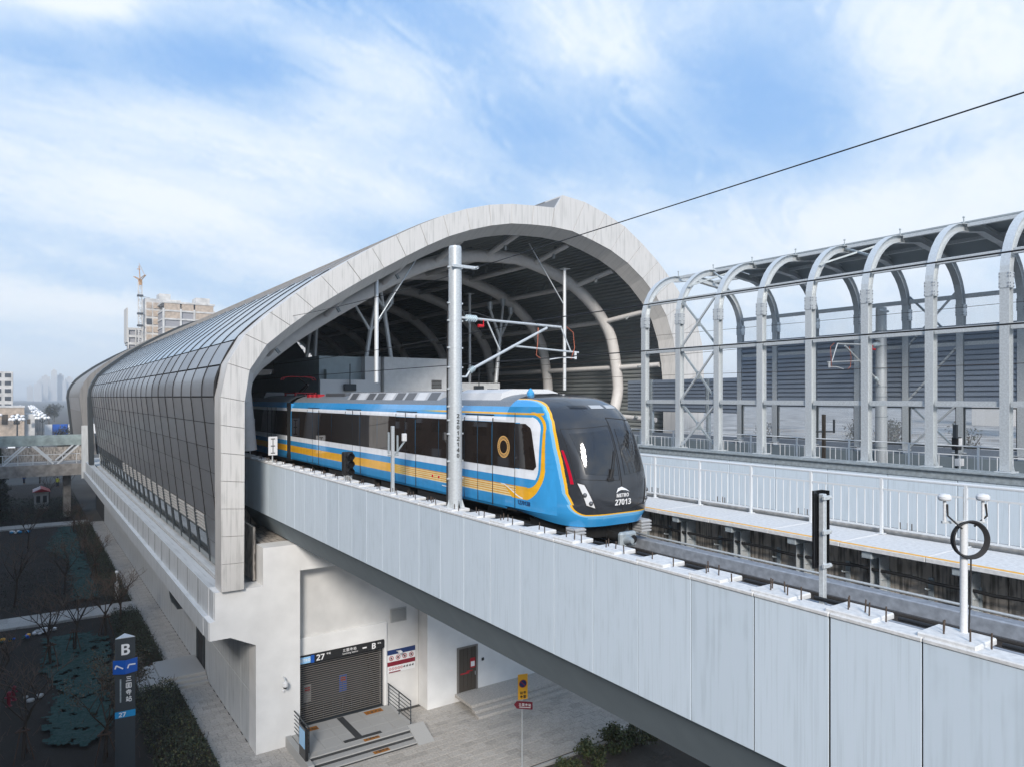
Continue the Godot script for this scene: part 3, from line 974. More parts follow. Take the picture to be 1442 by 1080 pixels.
func build_canopy() -> void:
	var t := thing("station_canopy", "big silver-grey vaulted station canopy with beige arched rim over the blue train", "station roof", P(21, 7.0, 31))
	var ol := resample(O_LEFT, 15)
	var il := resample(I_LEFT, 15)
	var orr := resample(O_RIGHT, 16)
	var ir := resample(I_RIGHT, 16)
	# column under the curve
	var oc := []
	var ic := []
	for k in 8:
		oc.append(Vector2(6.65 - 0.03 * k / 7.0, 7.08 + (15.0 - 7.08) * k / 7.0))
		ic.append(Vector2(7.54 + 0.03 * k / 7.0, 7.08 + (14.82 - 7.08) * k / 7.0))
	rim_ring(t, oc, ic, 30.62, 0.007)
	rim_ring(t, ol, il, 30.62, 0.007)
	rim_ring(t, orr, ir, 30.62, 0.007)
	# the wrap of the rim: outer edge, soffit and a backing
	var whole_o := oc + ol.slice(1)
	var whole_i := ic + il.slice(1)
	part(t, "rim_edge", slab_strip(inset(whole_o, 0.006), 30.66, 31.75, 0.08), look("portal"))
	part(t, "rim_edge", slab_strip(inset(orr, 0.006), 30.66, 32.2, 0.08), look("portal"))
	for pr in [[whole_o, whole_i], [orr, ir]]:
		var bk := MB.new()
		for i in pr[0].size() - 1:
			bk.quad(P(pr[0][i].x, pr[0][i].y, 30.72), P(pr[0][i + 1].x, pr[0][i + 1].y, 30.72), P(pr[1][i + 1].x, pr[1][i + 1].y, 30.72), P(pr[1][i].x, pr[1][i].y, 30.72), Vector3(0, 0, 1))
		part(t, "rim_backing", bk, look("joint"))
	var deep := inset(il + ir.slice(1), 0.42)
	var sf := MB.new()
	var allin := il + ir.slice(1)
	for i in allin.size() - 1:
		sf.quad(P(allin[i].x, allin[i].y, 30.64), P(allin[i + 1].x, allin[i + 1].y, 30.64), P(deep[i + 1].x, deep[i + 1].y, 31.5), P(deep[i].x, deep[i].y, 31.5), Vector3(21 - allin[i].x, 10 - allin[i].y, 0))
	part(t, "soffit", sf, look("portal"))
	var cs := MB.new()
	cs.box(7.40, 7.56, 7.08, 15.4, 30.75, 31.7)
	part(t, "column_lining", cs, look("portal"))
	# step between the two roof shells at the crest
	var st := MB.new()
	st.hexa([P(23.7, 25.1, 30.66), P(24.24, 25.9, 30.66), P(24.5, 25.9, 30.66), P(24.3, 24.9, 30.66), P(23.7, 25.1, 97), P(24.24, 25.9, 97), P(24.5, 25.9, 97), P(24.3, 24.9, 97)])
	part(t, "crest_step", st, look("roof_metal"))
	var fl := MB.new()
	fl.prism([Vector2(23.705, 25.17), Vector2(24.22, 25.94), Vector2(23.52, 24.16)], 30.60, 30.72)
	part(t, "rim_panel", fl, look("portal"))
	# black backing sheet under the facade panels
	var lean := func(y: float) -> float: return 6.62 + (15.0 - y) * 0.115
	var back := [Vector2(lean.call(9.3) + 0.07, 9.3), Vector2(6.69, 15.0)]
	for q in inset(resample(O_LEFT, 40), 0.07).slice(1):
		back.append(q)
	var bb := MB.new()
	strip(bb, back, 31.7, 97.0)
	part(t, "facade_backing", bb, look("joint"))
	var b2 := MB.new()
	strip(b2, [Vector2(lean.call(7.1) + 0.07, 7.1), Vector2(lean.call(9.4) + 0.07, 9.4)], 31.7, 36.6)
	part(t, "facade_backing", b2, look("joint"))
	# facade panels, bay by bay
	var pitch := 2.5
	var rows := []
	for r in 7:
		var y1 := 15.0 - r * 1.129
		var y0 := y1 - 1.129
		rows.append([Vector2(lean.call(y0 + 0.018), y0 + 0.018), Vector2(lean.call(y1 - 0.018), y1 - 0.018)])
	var curve := resample(O_LEFT, 500)
	var seg := func(y0: float, y1: float, by_x := false) -> Array:
		var s := []
		for q in curve:
			var key: float = q.x if by_x else q.y
			if key >= y0 and key <= y1:
				s.append(q)
		return s
	rows.append(thin_out(seg.call(15.02, 16.32), 8))
	rows.append(thin_out(seg.call(16.36, 17.42), 8))
	var shapes := []
	for r in rows:
		shapes.append(slab_strip(r, 0.05, pitch - 0.05, 0.03).mesh())
	var wide: Array = thin_out(seg.call(7.48, 11.6, true), 24)
	var glz := []
	for i in wide.size():
		glz.append(wide[i])
	var gm := slab_strip(glz, 0.06, pitch - 0.06, 0.03).mesh()
	var tones := ["facade", "facade_b", "facade_c", "facade"]
	for b in 26:
		var at := Transform3D(Basis(), P(0, 0, 31.8 + b * pitch))
		for r in 9:
			if r in [5, 6] and b >= 2:
				continue
			var tilt := Transform3D(Basis(Vector3.UP, rng.randf_range(-0.003, 0.003)), Vector3.ZERO)
			part(t, "facade_panel", shapes[r], look(tones[rng.randi() % 4]), at * tilt)
		part(t, "roof_pane", gm, look("roof_glass"), at)
	# dark fins between the bays, from the foot over the glazing
	var fin_pts := [Vector2(lean.call(9.36), 9.36), Vector2(6.62, 15.0)]
	for q in thin_out(seg.call(6.6, 11.6, true), 30):
		if q.y > 15.1:
			fin_pts.append(q)
	var fin := MB.new()
	var fin_o := inset(fin_pts, -0.03)
	var fi := inset(fin_pts, 0.05)
	for i in fin_pts.size() - 1:
		fin.hexa([P(fin_o[i].x, fin_o[i].y, -0.024), P(fin_o[i].x, fin_o[i].y, 0.024), P(fi[i].x, fi[i].y, 0.024), P(fi[i].x, fi[i].y, -0.024), P(fin_o[i + 1].x, fin_o[i + 1].y, -0.024), P(fin_o[i + 1].x, fin_o[i + 1].y, 0.024), P(fi[i + 1].x, fi[i + 1].y, 0.024), P(fi[i + 1].x, fi[i + 1].y, -0.024)])
	var finm := fin.mesh()
	for b in range(0, 27):
		part(t, "facade_fin", finm, look("black"), Transform3D(Basis(), P(0, 0, 31.8 + b * pitch)))
	# louvre band and glazing strip along the foot of the facade
	var lv := MB.new()
	lv.hexa([P(-0.02, 0, 0.04), P(0.10, 0.05, 0.04), P(0.10, 0.075, 0.04), P(-0.02, 0.03, 0.04), P(-0.02, 0, pitch - 0.04), P(0.10, 0.05, pitch - 0.04), P(0.10, 0.075, pitch - 0.04), P(-0.02, 0.03, pitch - 0.04)])
	var lvm := lv.mesh()
	var gl := MB.new()
	gl.hexa([P(lean.call(7.15), 7.15, 0.04), P(lean.call(7.15) + 0.03, 7.15, 0.04), P(lean.call(8.42) + 0.03, 8.42, 0.04), P(lean.call(8.42), 8.42, 0.04), P(lean.call(7.15), 7.15, pitch - 0.04), P(lean.call(7.15) + 0.03, 7.15, pitch - 0.04), P(lean.call(8.42) + 0.03, 8.42, pitch - 0.04), P(lean.call(8.42), 8.42, pitch - 0.04)])
	var glm := gl.mesh()
	var mu := MB.new()
	mu.bar(P(lean.call(7.1) - 0.03, 7.1, 0), P(lean.call(9.36) - 0.03, 9.36, 0), 0.07, 0.08, Vector3.RIGHT)
	var mum := mu.mesh()
	for b in range(2, 26):
		var d := 31.8 + b * pitch
		if b < 16:
			for k in 5:
				var y := 8.52 + k * 0.165
				part(t, "louvre", lvm, look("concrete_light"), Transform3D(Basis(), P(lean.call(y), y, d)))
		part(t, "window_pane", glm, look("tint_glass"), Transform3D(Basis(), P(0, 0, d)))
		part(t, "mullion", mum, look("slate"), Transform3D(Basis(), P(0, 0, d)))
	var lb := MB.new()
	lb.box(7.45, 7.5, 8.45, 9.4, 36.8, 97)
	part(t, "louvre_backing", lb, look("slate"))
	var hr := MB.new()
	hr.box(7.75, 7.8, 7.5, 7.75, 36.8, 97)
	part(t, "inner_handrail", hr, look("paint_white"))
	var ib := MB.new()
	ib.box(8.2, 8.3, 7.1, 9.4, 31.8, 97)
	part(t, "inner_parapet", ib, look("concrete"))
	# solid metal roof beyond the glazing, standing seams along the slope
	var top: Array = thin_out(seg.call(11.64, 23.75, true), 36)
	part(t, "roof_sheet", slab_strip(top, 31.75, 97.0, 0.04), look("roof_metal"))
	var seams := MB.new()
	for k in 26:
		var d := 31.8 + k * pitch
		for i in range(0, top.size() - 1):
			seams.bar(P(top[i].x, top[i].y + 0.02, d), P(top[i + 1].x, top[i + 1].y + 0.02, d), 0.05, 0.06)
	var sp := part(t, "roof_seam", seams, look("roof_metal"))
	sp.set_meta("kind", "stuff")
	part(t, "roof_sheet", slab_strip(resample(O_RIGHT, 40), 32.0, 97.0, 0.05), look("roof_metal"))
	# far end rim
	var fo := [Vector2(6.45, 7.1), Vector2(6.3, 15.0)] + inset(resample(O_LEFT, 24), -0.3)
	part(t, "end_rim", slab_strip(fo, 97.0, 98.6, 0.5), look("slate"))
	# ribbed inner lining
	for pr in [[O_LEFT, I_LEFT, 1.0], [O_RIGHT, I_RIGHT, 1.0]]:
		var a := resample(pr[0], 90)
		var c := resample(pr[1], 90)
		var pts := []
		for i in 91:
			var q: Vector2 = a[i].lerp(c[i], 0.5)
			pts.append(q)
		var rib := MB.new()
		var low := inset(pts, 0.09)
		for i in 90:
			var p0: Vector2 = pts[i]
			var p1: Vector2 = pts[i + 1]
			var m0: Vector2 = low[i].lerp(low[i + 1], 0.2)
			var m1: Vector2 = low[i].lerp(low[i + 1], 0.55)
			var e0 := p0.lerp(p1, 0.75)
			var dn := Vector3(20 - p0.x, 5 - p0.y, 0)
			rib.quad(P(p0.x, p0.y, 31.2), P(m0.x, m0.y, 31.2), P(m0.x, m0.y, 96.9), P(p0.x, p0.y, 96.9), dn)
			rib.quad(P(m0.x, m0.y, 31.2), P(m1.x, m1.y, 31.2), P(m1.x, m1.y, 96.9), P(m0.x, m0.y, 96.9), dn)
			rib.quad(P(m1.x, m1.y, 31.2), P(e0.x, e0.y, 31.2), P(e0.x, e0.y, 96.9), P(m1.x, m1.y, 96.9), dn)
			rib.quad(P(e0.x, e0.y, 31.2), P(p1.x, p1.y, 31.2), P(p1.x, p1.y, 96.9), P(e0.x, e0.y, 96.9), dn)
		part(t, "ribbed_lining", rib, look("deck"))
	var inl := MB.new()
	inl.quad(P(7.5, 7.1, 31.7), P(7.5, 15.0, 31.7), P(7.5, 15.0, 97), P(7.5, 7.1, 97), Vector3.RIGHT)
	part(t, "inner_wall", inl, look("deck"))
	# round steel arches and the beams between them
	var mid := [Vector2(7.9, 12.4), Vector2(7.75, 14.0)] + I_LEFT.slice(1) + I_RIGHT.slice(1, 8) + [Vector2(33.1, 14.4), Vector2(32.5, 12.6), Vector2(31.9, 11.5)]
	var centre := inset(resample(mid, 56), 0.95)
	for k in 7:
		var d := 35.0 + 7.6 * k
		var pts := []
		for q in centre:
			pts.append(P(q.x, q.y, d))
		var am := MB.new()
		am.path(pts, 0.36, 14)
		part(t, "arch_rib", am, look("arch_tube"))
	for j in range(8, 54, 5):
		var q: Vector2 = centre[j]
		var o2: Vector2 = inset(resample(mid, 56), 0.3)[j]
		var pm := MB.new()
		pm.tube(P(o2.x, o2.y, 31.75), P(q.x, q.y, 35.0), 0.16, 0.16, 8)
		pm.tube(P(q.x, q.y, 35.0), P(q.x, q.y, 82.0), 0.16, 0.16, 8)
		part(t, "purlin", pm, look("purlin"))
		for d in [33.0, 36.5, 38.5, 40.5, 42.0, 45.0]:
			var hm := MB.new()
			var n2: Vector2 = inset(resample(mid, 56), 0.2)[j]
			hm.bar(P(q.x, q.y, d), P(n2.x, n2.y, d), 0.12, 0.12)
			part(t, "hanger", hm, look("deck"))
	# closing wall at the far end, open low on the far side
	var ew := MB.new()
	ew.prism([Vector2(7.5, 7.1), Vector2(20.0, 7.1), Vector2(20.0, 18.6), Vector2(31.5, 18.6), Vector2(31.5, 7.1), Vector2(34.5, 7.1), Vector2(34.5, 17), Vector2(30, 23), Vector2(24, 25), Vector2(16, 22.5), Vector2(8.3, 17.5), Vector2(7.5, 15)], 96.0, 96.2)
	part(t, "end_wall", ew, look("deck"))
	var em := MB.new()
	for x in [22.0, 24.5, 27.0, 29.5]:
		em.bar(P(x, 12, 95.8), P(x + 3.0, 18.6, 95.8), 0.5, 0.5)
	part(t, "end_brace", em, look("arch_tube"))
	build_far_canopy()

func build_far_canopy() -> void:
	var t := thing("station_canopy", "smaller hazy canopy segment beyond the footbridge", "station roof", P(21, 7, 112))
	var prof := [Vector2(7.4, 7.2), Vector2(6.62, 15.0)] + resample(O_LEFT, 20).slice(1)
	part(t, "shell", slab_strip(prof, 113.5, 146.0, 0.3), look("roof_metal"))
	var rim_o := inset(prof, -0.35)
	part(t, "front_rim", slab_strip(rim_o, 111.5, 113.5, 1.2), look("roof_metal"))
	part(t, "back_rim", slab_strip(rim_o, 146.0, 147.5, 1.0), look("slate"))
	var sh := slab_strip([Vector2(lean_x(7.3), 7.3), Vector2(lean_x(14.9), 14.9)], 0.06, 2.44, 0.03).mesh()
	for k in 13:
		part(t, "facade_panel", sh, look("facade"), Transform3D(Basis(), P(-0.03, 0, 113.5 + k * 2.5)))
	part(t, "roof_shell", slab_strip(resample(O_RIGHT, 16), 111.5, 147.5, 0.3), look("roof_metal"))
	var fb := MB.new()
	fb.box(8.5, 34.0, 7.2, 8.6, 113.0, 147.0)
	part(t, "floor_slab", fb, look("concrete_light"))

func lean_x(y: float) -> float:
	return 6.62 + (15.0 - y) * 0.115

func build_hall() -> void:
	var t := thing("station_hall", "white ground-floor station hall with roller shutter entrance under the viaduct", "building", P(16, 0, 31))
	var w := MB.new()
	# front: block left of the shutter, lintel, recessed wall, block right of it
	w.prism([Vector2(8.07, 0), Vector2(9.93, 0), Vector2(9.93, 8.65), Vector2(8.36, 8.65), Vector2(8.36, 7.05), Vector2(6.45, 7.05), Vector2(6.45, 5.9), Vector2(6.24, 5.86), Vector2(6.24, 5.12), Vector2(7.05, 5.12), Vector2(8.07, 4.62)], 30.82, 31.9)
	part(t, "front_wall", w, look("wall_white"))
	var li := MB.new()
	li.box(9.932, 15.98, 7.5, 8.648, 30.825, 31.6)
	part(t, "lintel", li, look("wall_white"))
	var rc := MB.new()
	rc.box(9.935, 14.12, 4.36, 7.5, 31.5, 31.9)
	rc.box(14.121, 15.98, 0.0, 7.5, 31.502, 31.9)
	part(t, "recessed_wall", rc, look("wall_recess"))
	var bd := MB.new()
	bd.cbox(9.94, 14.25, 3.58, 4.36, 31.36, 31.9, 0.01)
	bd.cbox(14.12, 14.25, 0.0, 3.579, 31.37, 31.9, 0.01)
	part(t, "shutter_surround", bd, look("wall_white"))
	var rb := MB.new()
	rb.box(16.0, 34.0, 0.0, 8.65, 30.6, 33.0)
	part(t, "side_block", rb, look("wall_white"))
	# closet added behind the shutter, its dark colour standing in for shade
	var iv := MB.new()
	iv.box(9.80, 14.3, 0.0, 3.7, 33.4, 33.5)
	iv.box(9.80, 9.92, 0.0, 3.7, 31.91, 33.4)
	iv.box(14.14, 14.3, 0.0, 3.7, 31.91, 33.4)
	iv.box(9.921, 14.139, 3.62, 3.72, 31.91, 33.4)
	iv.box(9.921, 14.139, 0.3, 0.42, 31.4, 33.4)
	part(t, "shade_toned_wall", iv, look("slate"))
	# ledge along the garden side
	var lg := MB.new()
	lg.prism([Vector2(6.2, 5.86), Vector2(6.2, 5.1), Vector2(7.05, 5.1), Vector2(8.07, 4.6), Vector2(8.6, 4.6), Vector2(8.6, 6.9), Vector2(7.25, 6.9), Vector2(7.25, 6.75), Vector2(6.95, 6.75), Vector2(6.95, 7.03), Vector2(6.41, 7.03), Vector2(6.41, 5.86)], 31.9, 111.0)
	lg.prism([Vector2(6.22, 5.86), Vector2(6.22, 5.1), Vector2(7.05, 5.1), Vector2(7.05, 7.03), Vector2(6.43, 7.03), Vector2(6.43, 5.86)], 31.0, 31.9)
	part(t, "ledge", lg, look("wall_cool"))
	var gut := MB.new()
	gut.box(6.96, 7.24, 6.751, 6.756, 31.9, 98)
	part(t, "gutter", gut, look("concrete"))
	# joint lines of the ledge: cover strips
	var cv := MB.new()
	cv.box(6.40, 6.412, 5.9, 7.0, -0.01, 0.01)
	var cvm := cv.mesh()
	for k in 24:
		part(t, "joint_cover", cvm, look("joint"), Transform3D(Basis(), P(-0.002, 0, 34.0 + k * 2.5)))
	# side wall in panels
	var sw := MB.new()
	sw.box(8.12, 8.5, 0.0, 4.7, 31.9, 111)
	part(t, "side_wall", sw, look("joint"))
	var wpm := panel_shape(2.47, 2.28, 0.04, 0.006)
	var d := 32.2
	while d < 98:
		for k in 2:
			if not (k == 0 and absf(d - 42.2) < 0.6):
				part(t, "wall_panel", wpm, look("wall_cool"), Transform3D(Basis(), P(8.08, 0.05 + k * 2.31, d)))
		d += 2.5
	# garden door with a small canopy, round barred window
	var dr := MB.new()
	dr.box(8.13, 8.17, 0.5, 3.0, 41.4, 43.0)
	var door := part(t, "garden_door", dr, look("black_gloss"))
	var df := MB.new()
	df.box(8.03, 8.12, 0.45, 3.1, 41.25, 41.4)
	df.box(8.03, 8.12, 0.45, 3.1, 43.0, 43.15)
	df.box(8.03, 8.12, 3.0, 3.1, 41.4, 43.0)
	part(door, "door_frame", df, look("slate"))
	var cn := MB.new()
	cn.cbox(7.1, 8.07, 3.2, 3.32, 43.4, 45.6, 0.02)
	part(t, "door_canopy", cn, look("slate"))
	var rw := MB.new()
	for k in 24:
		var a0 := TAU * k / 24
		var a1 := TAU * (k + 1) / 24
		rw.bar(P(8.06, 2.9 + 1.2 * sin(a0), 51.0 + 1.2 * cos(a0)), P(8.06, 2.9 + 1.2 * sin(a1), 51.0 + 1.2 * cos(a1)), 0.1, 0.1, Vector3.RIGHT)
	for k in range(-4, 5):
		var hh := sqrt(maxf(0.0, 1.44 - pow(k * 0.27, 2)))
		rw.bar(P(8.06, 2.9 - hh, 51.0 + k * 0.27), P(8.06, 2.9 + hh, 51.0 + k * 0.27), 0.03, 0.03, Vector3.RIGHT)
	var win := part(t, "round_window", rw, look("slate"))
	var rg := MB.new()
	for k in 24:
		var a0 := TAU * k / 24
		var a1 := TAU * (k + 1) / 24
		rg.tri(P(8.07, 2.9, 51.0), P(8.07, 2.9 + 1.2 * sin(a0), 51.0 + 1.2 * cos(a0)), P(8.07, 2.9 + 1.2 * sin(a1), 51.0 + 1.2 * cos(a1)), Vector3.LEFT, Vector3.LEFT, Vector3.LEFT)
	part(win, "pane", rg, look("tint_glass"))
	# roof slab and wall under the platforms
	var rs := MB.new()
	rs.box(8.6, 34.0, 8.2, 8.63, 31.92, 97)
	part(t, "roof_slab", rs, look("concrete"))
	var cw := MB.new()
	cw.box(8.4, 8.9, 8.63, 12.0, 36.0, 97)
	cw.box(8.9, 34, 8.63, 10.8, 37.0, 37.4)
	for x in [10.2, 13.6, 23.0, 28.0]:
		cw.box(x, x + 0.9, 8.63, 8.76, 33.0, 34.0)
	part(t, "bearing_wall", cw, look("concrete"))
	# stoop at the garden door
	var so := thing("garden_stoop", "pale stone stoop with steps at the garden door beside the hedge", "steps", P(7, 0, 42))
	var a := MB.new()
	a.cbox(5.9, 8.05, 0.0, 0.46, 40.6, 43.6, 0.02)
	part(so, "landing", a, look("stone_step"))
	for k in 2:
		var s1 := MB.new()
		s1.cbox(5.9, 8.05, 0.0, 0.31 - 0.15 * k, 40.6 - 0.32 * (k + 1), 40.598 - 0.32 * k, 0.015)
		part(so, "step", s1, look("stone_step"))
		var s2 := MB.new()
		s2.cbox(5.9 - 0.5 * (k + 1), 5.898 - 0.5 * k, 0.0, 0.31 - 0.15 * k, 40.6, 43.6, 0.015)
		part(so, "step", s2, look("stone_step"))
	# entrance landing and steps
	var e := thing("entrance_steps", "grey stone landing and steps in front of the roller shutter", "steps", P(12, 0, 30))
	var l := MB.new()
	l.box(9.55, 14.4, 0.0, 0.42, 28.82, 31.36)
	part(e, "landing_core", l, look("paver_joint"))
	var tm := MB.new()
	tm.cbox(-0.395, 0.395, 0, 0.03, -0.418, 0.418, 0.005)
	var tmm := tm.mesh()
	for i in 6:
		for j in 3:
			part(e, "landing_tile", tmm, look("stone_step"), Transform3D(Basis(), P(9.97 + i * 0.803, 0.42, 29.24 + j * 0.845)))
	for k in 3:
		var y1 := 0.45 - 0.15 * k
		var d0 := 28.8 - 0.34 * k
		var tr := MB.new()
		tr.cbox(9.55, 14.05, y1 - 0.05, y1, d0 - 0.34, d0 + 0.02, 0.012)
		part(e, "tread", tr, look("stone_step"))
		var ri := MB.new()
		ri.box(9.56, 14.04, 0.0, y1 - 0.052, d0 - 0.30, d0 + 0.01)
		part(e, "riser", ri, look("stone_dark"))
	var ck := MB.new()
	ck.hexa([P(14.07, 0, 27.7), P(14.85, 0, 27.7), P(14.85, 0.03, 27.7), P(14.07, 0.03, 27.7), P(14.07, 0, 28.82), P(14.85, 0, 28.82), P(14.85, 0.47, 28.82), P(14.07, 0.47, 28.82)])
	part(e, "cheek", ck, look("stone_step"))
	var lc := MB.new()
	lc.cbox(9.30, 9.54, 0, 0.47, 27.8, 31.0, 0.015)
	part(e, "cheek", lc, look("stone_step"))
	for s in [[11.75, 12.05, 28.9, 31.3], [11.2, 12.9, 28.85, 29.08]]:
		var ds := MB.new()
		ds.box(s[0], s[1], 0.451, 0.456 + 0.002 * (s[2] - 28.8), s[2] if s[2] > 28.86 else s[2], s[3])
		part(e, "guide_strip", ds, look("stone_dark"))
	# steps at the brown door
	var q := thing("door_steps", "low stone steps leading to the brown door in the white wall", "steps", P(20, 0, 30))
	for k in 3:
		var m := MB.new()
		m.cbox(17.5, 22.9 + 0.3 * k, 0.0 if k == 2 else 0.15 * (2 - k) - 0.005, 0.15 * (3 - k), 29.0 - 0.33 * k, 30.598 if k == 0 else 29.0 - 0.33 * (k - 1) - 0.002, 0.012)
		part(q, "step", m, look("paver_c"))

func build_interior() -> void:
	var t := thing("platform_building", "pale grey box rooms on the island platform behind the train", "building", P(20, 10, 44))
	var pl := MB.new()
	pl.box(13.75, 24.2, 10.9, 12.4, 34, 97)
	part(t, "platform", pl, look("concrete_light"))
	var a := MB.new()
	a.box(18.0, 23.2, 12.41, 17.4, 40.0, 46.0)
	part(t, "lift_room", a, look("platform_box"))
	var b := MB.new()
	b.box(14.3, 17.99, 12.41, 17.4, 40.9, 50)
	part(t, "stair_room", b, look("platform_green"))
	var b2 := MB.new()
	b2.box(16.9, 17.9, 12.41, 17.42, 40.3, 40.88)
	part(t, "corner_pier", b2, look("paint_white"))
	var c := MB.new()
	c.box(13.9, 17.0, 12.41, 16.0, 39.6, 39.9)
	part(t, "front_screen", c, look("paint_white"))
	var c2 := MB.new()
	c2.box(23.3, 27.0, 12.41, 15.95, 41.0, 43.0)
	part(t, "low_room", c2, look("platform_box"))
	var g := MB.new()
	g.box(14.6, 14.9, 13.9, 16.6, 40.5, 92)
	part(t, "screen_beam", g, look("platform_green"))
	var vn := MB.new()
	for k in 6:
		vn.box(21.2, 21.9, 15.55 + 0.09 * k, 15.6 + 0.09 * k, 39.95, 39.999)
	part(t, "vent_grille", vn, look("brown_door"))
	for x in [15.6, 25.2]:
		var cc := MB.new()
		cc.cbox(x - 0.35, x + 0.35, 15.35, 15.75, 39.3 if x < 20 else 40.7, 39.55 if x < 20 else 40.95, 0.03)
		cc.tube(P(x, 15.75, 39.4 if x < 20 else 40.8), P(x, 16.9, 39.4 if x < 20 else 40.8), 0.03)
		part(t, "platform_display", cc, look("slate"))
	# branching columns that carry the arches
	var col := thing("branching_column", "slim white branching column under the canopy", "column", P(0, 0, 0))
	var m := MB.new()
	m.tube(Vector3(0, 0, 0), Vector3(0.5, 3.2, 0), 0.14, 0.14, 10)
	part(col, "shaft", m, look("rail_white"))
	for e in [Vector3(-0.7, 5.0, 0), Vector3(0.9, 5.4, 0), Vector3(1.9, 4.9, 0)]:
		var bm := MB.new()
		bm.tube(Vector3(0.5, 3.15, 0), e, 0.11, 0.08, 8)
		part(col, "branch", bm, look("rail_white"))
		var tp := MB.new()
		tp.tube(e, e + Vector3(0, 0.5, 0), 0.16, 0.2, 8)
		part(col, "cap", tp, look("galv"))
	var foot := MB.new()
	foot.cbox(-0.25, 0.25, -0.2, 0.05, -0.25, 0.25, 0.03)
	part(col, "base_plate", foot, look("black"))
	col.position = P(17.2, 15.9, 41.4)
	col.set_meta("label", "slim white branching column left of the bright drop tube, above the pale platform wall")
	copy_of(col, P(19.0, 17.4, 41.2), PI, "slim white branching column leaning to the right beside the bright drop tube")
	copy_of(col, P(27.0, 15.95, 41.5), 0.4, "slim white branching column behind the tall round mast, above the low room")
	copy_of(col, P(15.9, 16.6, 46.5), 0.9, "slim white branching column above the raised pantograph")
	copy_of(col, P(17.2, 16.6, 52.5), 0.2, "slim white branching column deep inside the canopy near its open far end")
const TX := 11.7
const NOSE_BACK := 15.4
const SEC_Y := [11.98, 12.2, 12.5, 13.2, 14.2, 14.42, 14.6, 14.76, 14.88, 14.98, 15.05, 15.09, 15.1]
const SEC_W := [1.30, 1.385, 1.4, 1.4, 1.395, 1.38, 1.33, 1.24, 1.1, 0.9, 0.62, 0.3, 0.0]
const NOSE_Y := [11.98, 12.2, 12.5, 12.9, 13.3, 13.7, 14.1, 14.45, 14.75, 14.95, 15.05, 15.1]
const NOSE_L := [2.74, 2.84, 2.88, 2.86, 2.8, 2.7, 2.56, 2.36, 2.03, 1.58, 1.1, 0.2]

func lut(xs: Array, ys: Array, x: float) -> float:
	for i in xs.size() - 1:
		if x <= xs[i + 1]:
			return lerpf(ys[i], ys[i + 1], clampf((x - xs[i]) / (xs[i + 1] - xs[i]), 0.0, 1.0))
	return ys[-1]

func smooth_lut(xs: Array, ys: Array, x: float) -> float:
	for i in xs.size() - 1:
		if x <= xs[i + 1]:
			var t := clampf((x - xs[i]) / (xs[i + 1] - xs[i]), 0.0, 1.0)
			return cubic_interpolate(ys[i], ys[i + 1], ys[maxi(i - 1, 0)], ys[mini(i + 2, ys.size() - 1)], t)
	return ys[-1]

func sec_w(y: float) -> float:
	return maxf(0.0, lut(SEC_Y, SEC_W, y))

func nose_d(xr: float, y: float) -> float: # d of the nose surface at lateral offset xr from the centre line
	var w := maxf(sec_w(y), 0.02)
	var r := clampf(absf(xr) / w, 0.0, 1.0)
	var n := nose_n(y)
	return NOSE_BACK - smooth_lut(NOSE_Y, NOSE_L, y) * pow(maxf(0.0, 1.0 - pow(r, n)), 1.0 / n)

func nose_n(y: float) -> float: # squareness of the plan: blunt below, rounder towards the roof
	return lerpf(4.0, 2.7, smoothstep(12.6, 14.9, y))

func mask_x(y: float) -> float: # half width of the black front at a height
	return lut([12.27, 12.31, 12.38, 12.5, 12.75, 13.2, 13.8, 14.2, 14.5, 14.72, 14.88, 15.1], [0.0, 0.78, 1.02, 1.13, 1.19, 1.2, 1.19, 1.165, 1.12, 1.05, 0.97, 0.88], y)

const BLUE := Color(0.095, 0.40, 0.71)
const PALE_BLUE := Color(0.30, 0.62, 0.86)

func nose_texture() -> ImageTexture:
	var n := 1024
	var im := Image.create(n, n, false, Image.FORMAT_RGB8)
	var blue := Color8(60, 156, 216)
	var pale := Color8(128, 196, 238)
	var yel := Color8(246, 186, 52)
	var blk := Color8(50, 53, 58)
	for j in n:
		var y := 12.0 + 3.3 * (1.0 - (j + 0.5) / n)
		for i in n:
			var x := absf((i + 0.5) / n - 0.5) * 3.0
			var mx := mask_x(y)
			var below := maxf(0.0, 12.29 - y)
			var c := blue
			var e := x - mx
			if y < 12.5:
				var cx := maxf(x - 0.92, 0.0)
				e = Vector2(cx, maxf(12.52 - y, 0.0)).length() - 0.23
			if e <= 0.0:
				c = blk
			elif e < 0.01 and y < 14.8:
				c = blk
			elif e < 0.04:
				c = yel
			elif e < 0.07:
				c = pale
			if below > 0.0 and x < 0.9 and e >= 0.085:
				c = pale.lerp(blue, clampf((e - 0.085) / 0.05, 0.0, 1.0))
			im.set_pixel(i, j, c)
	return ImageTexture.create_from_image(im)

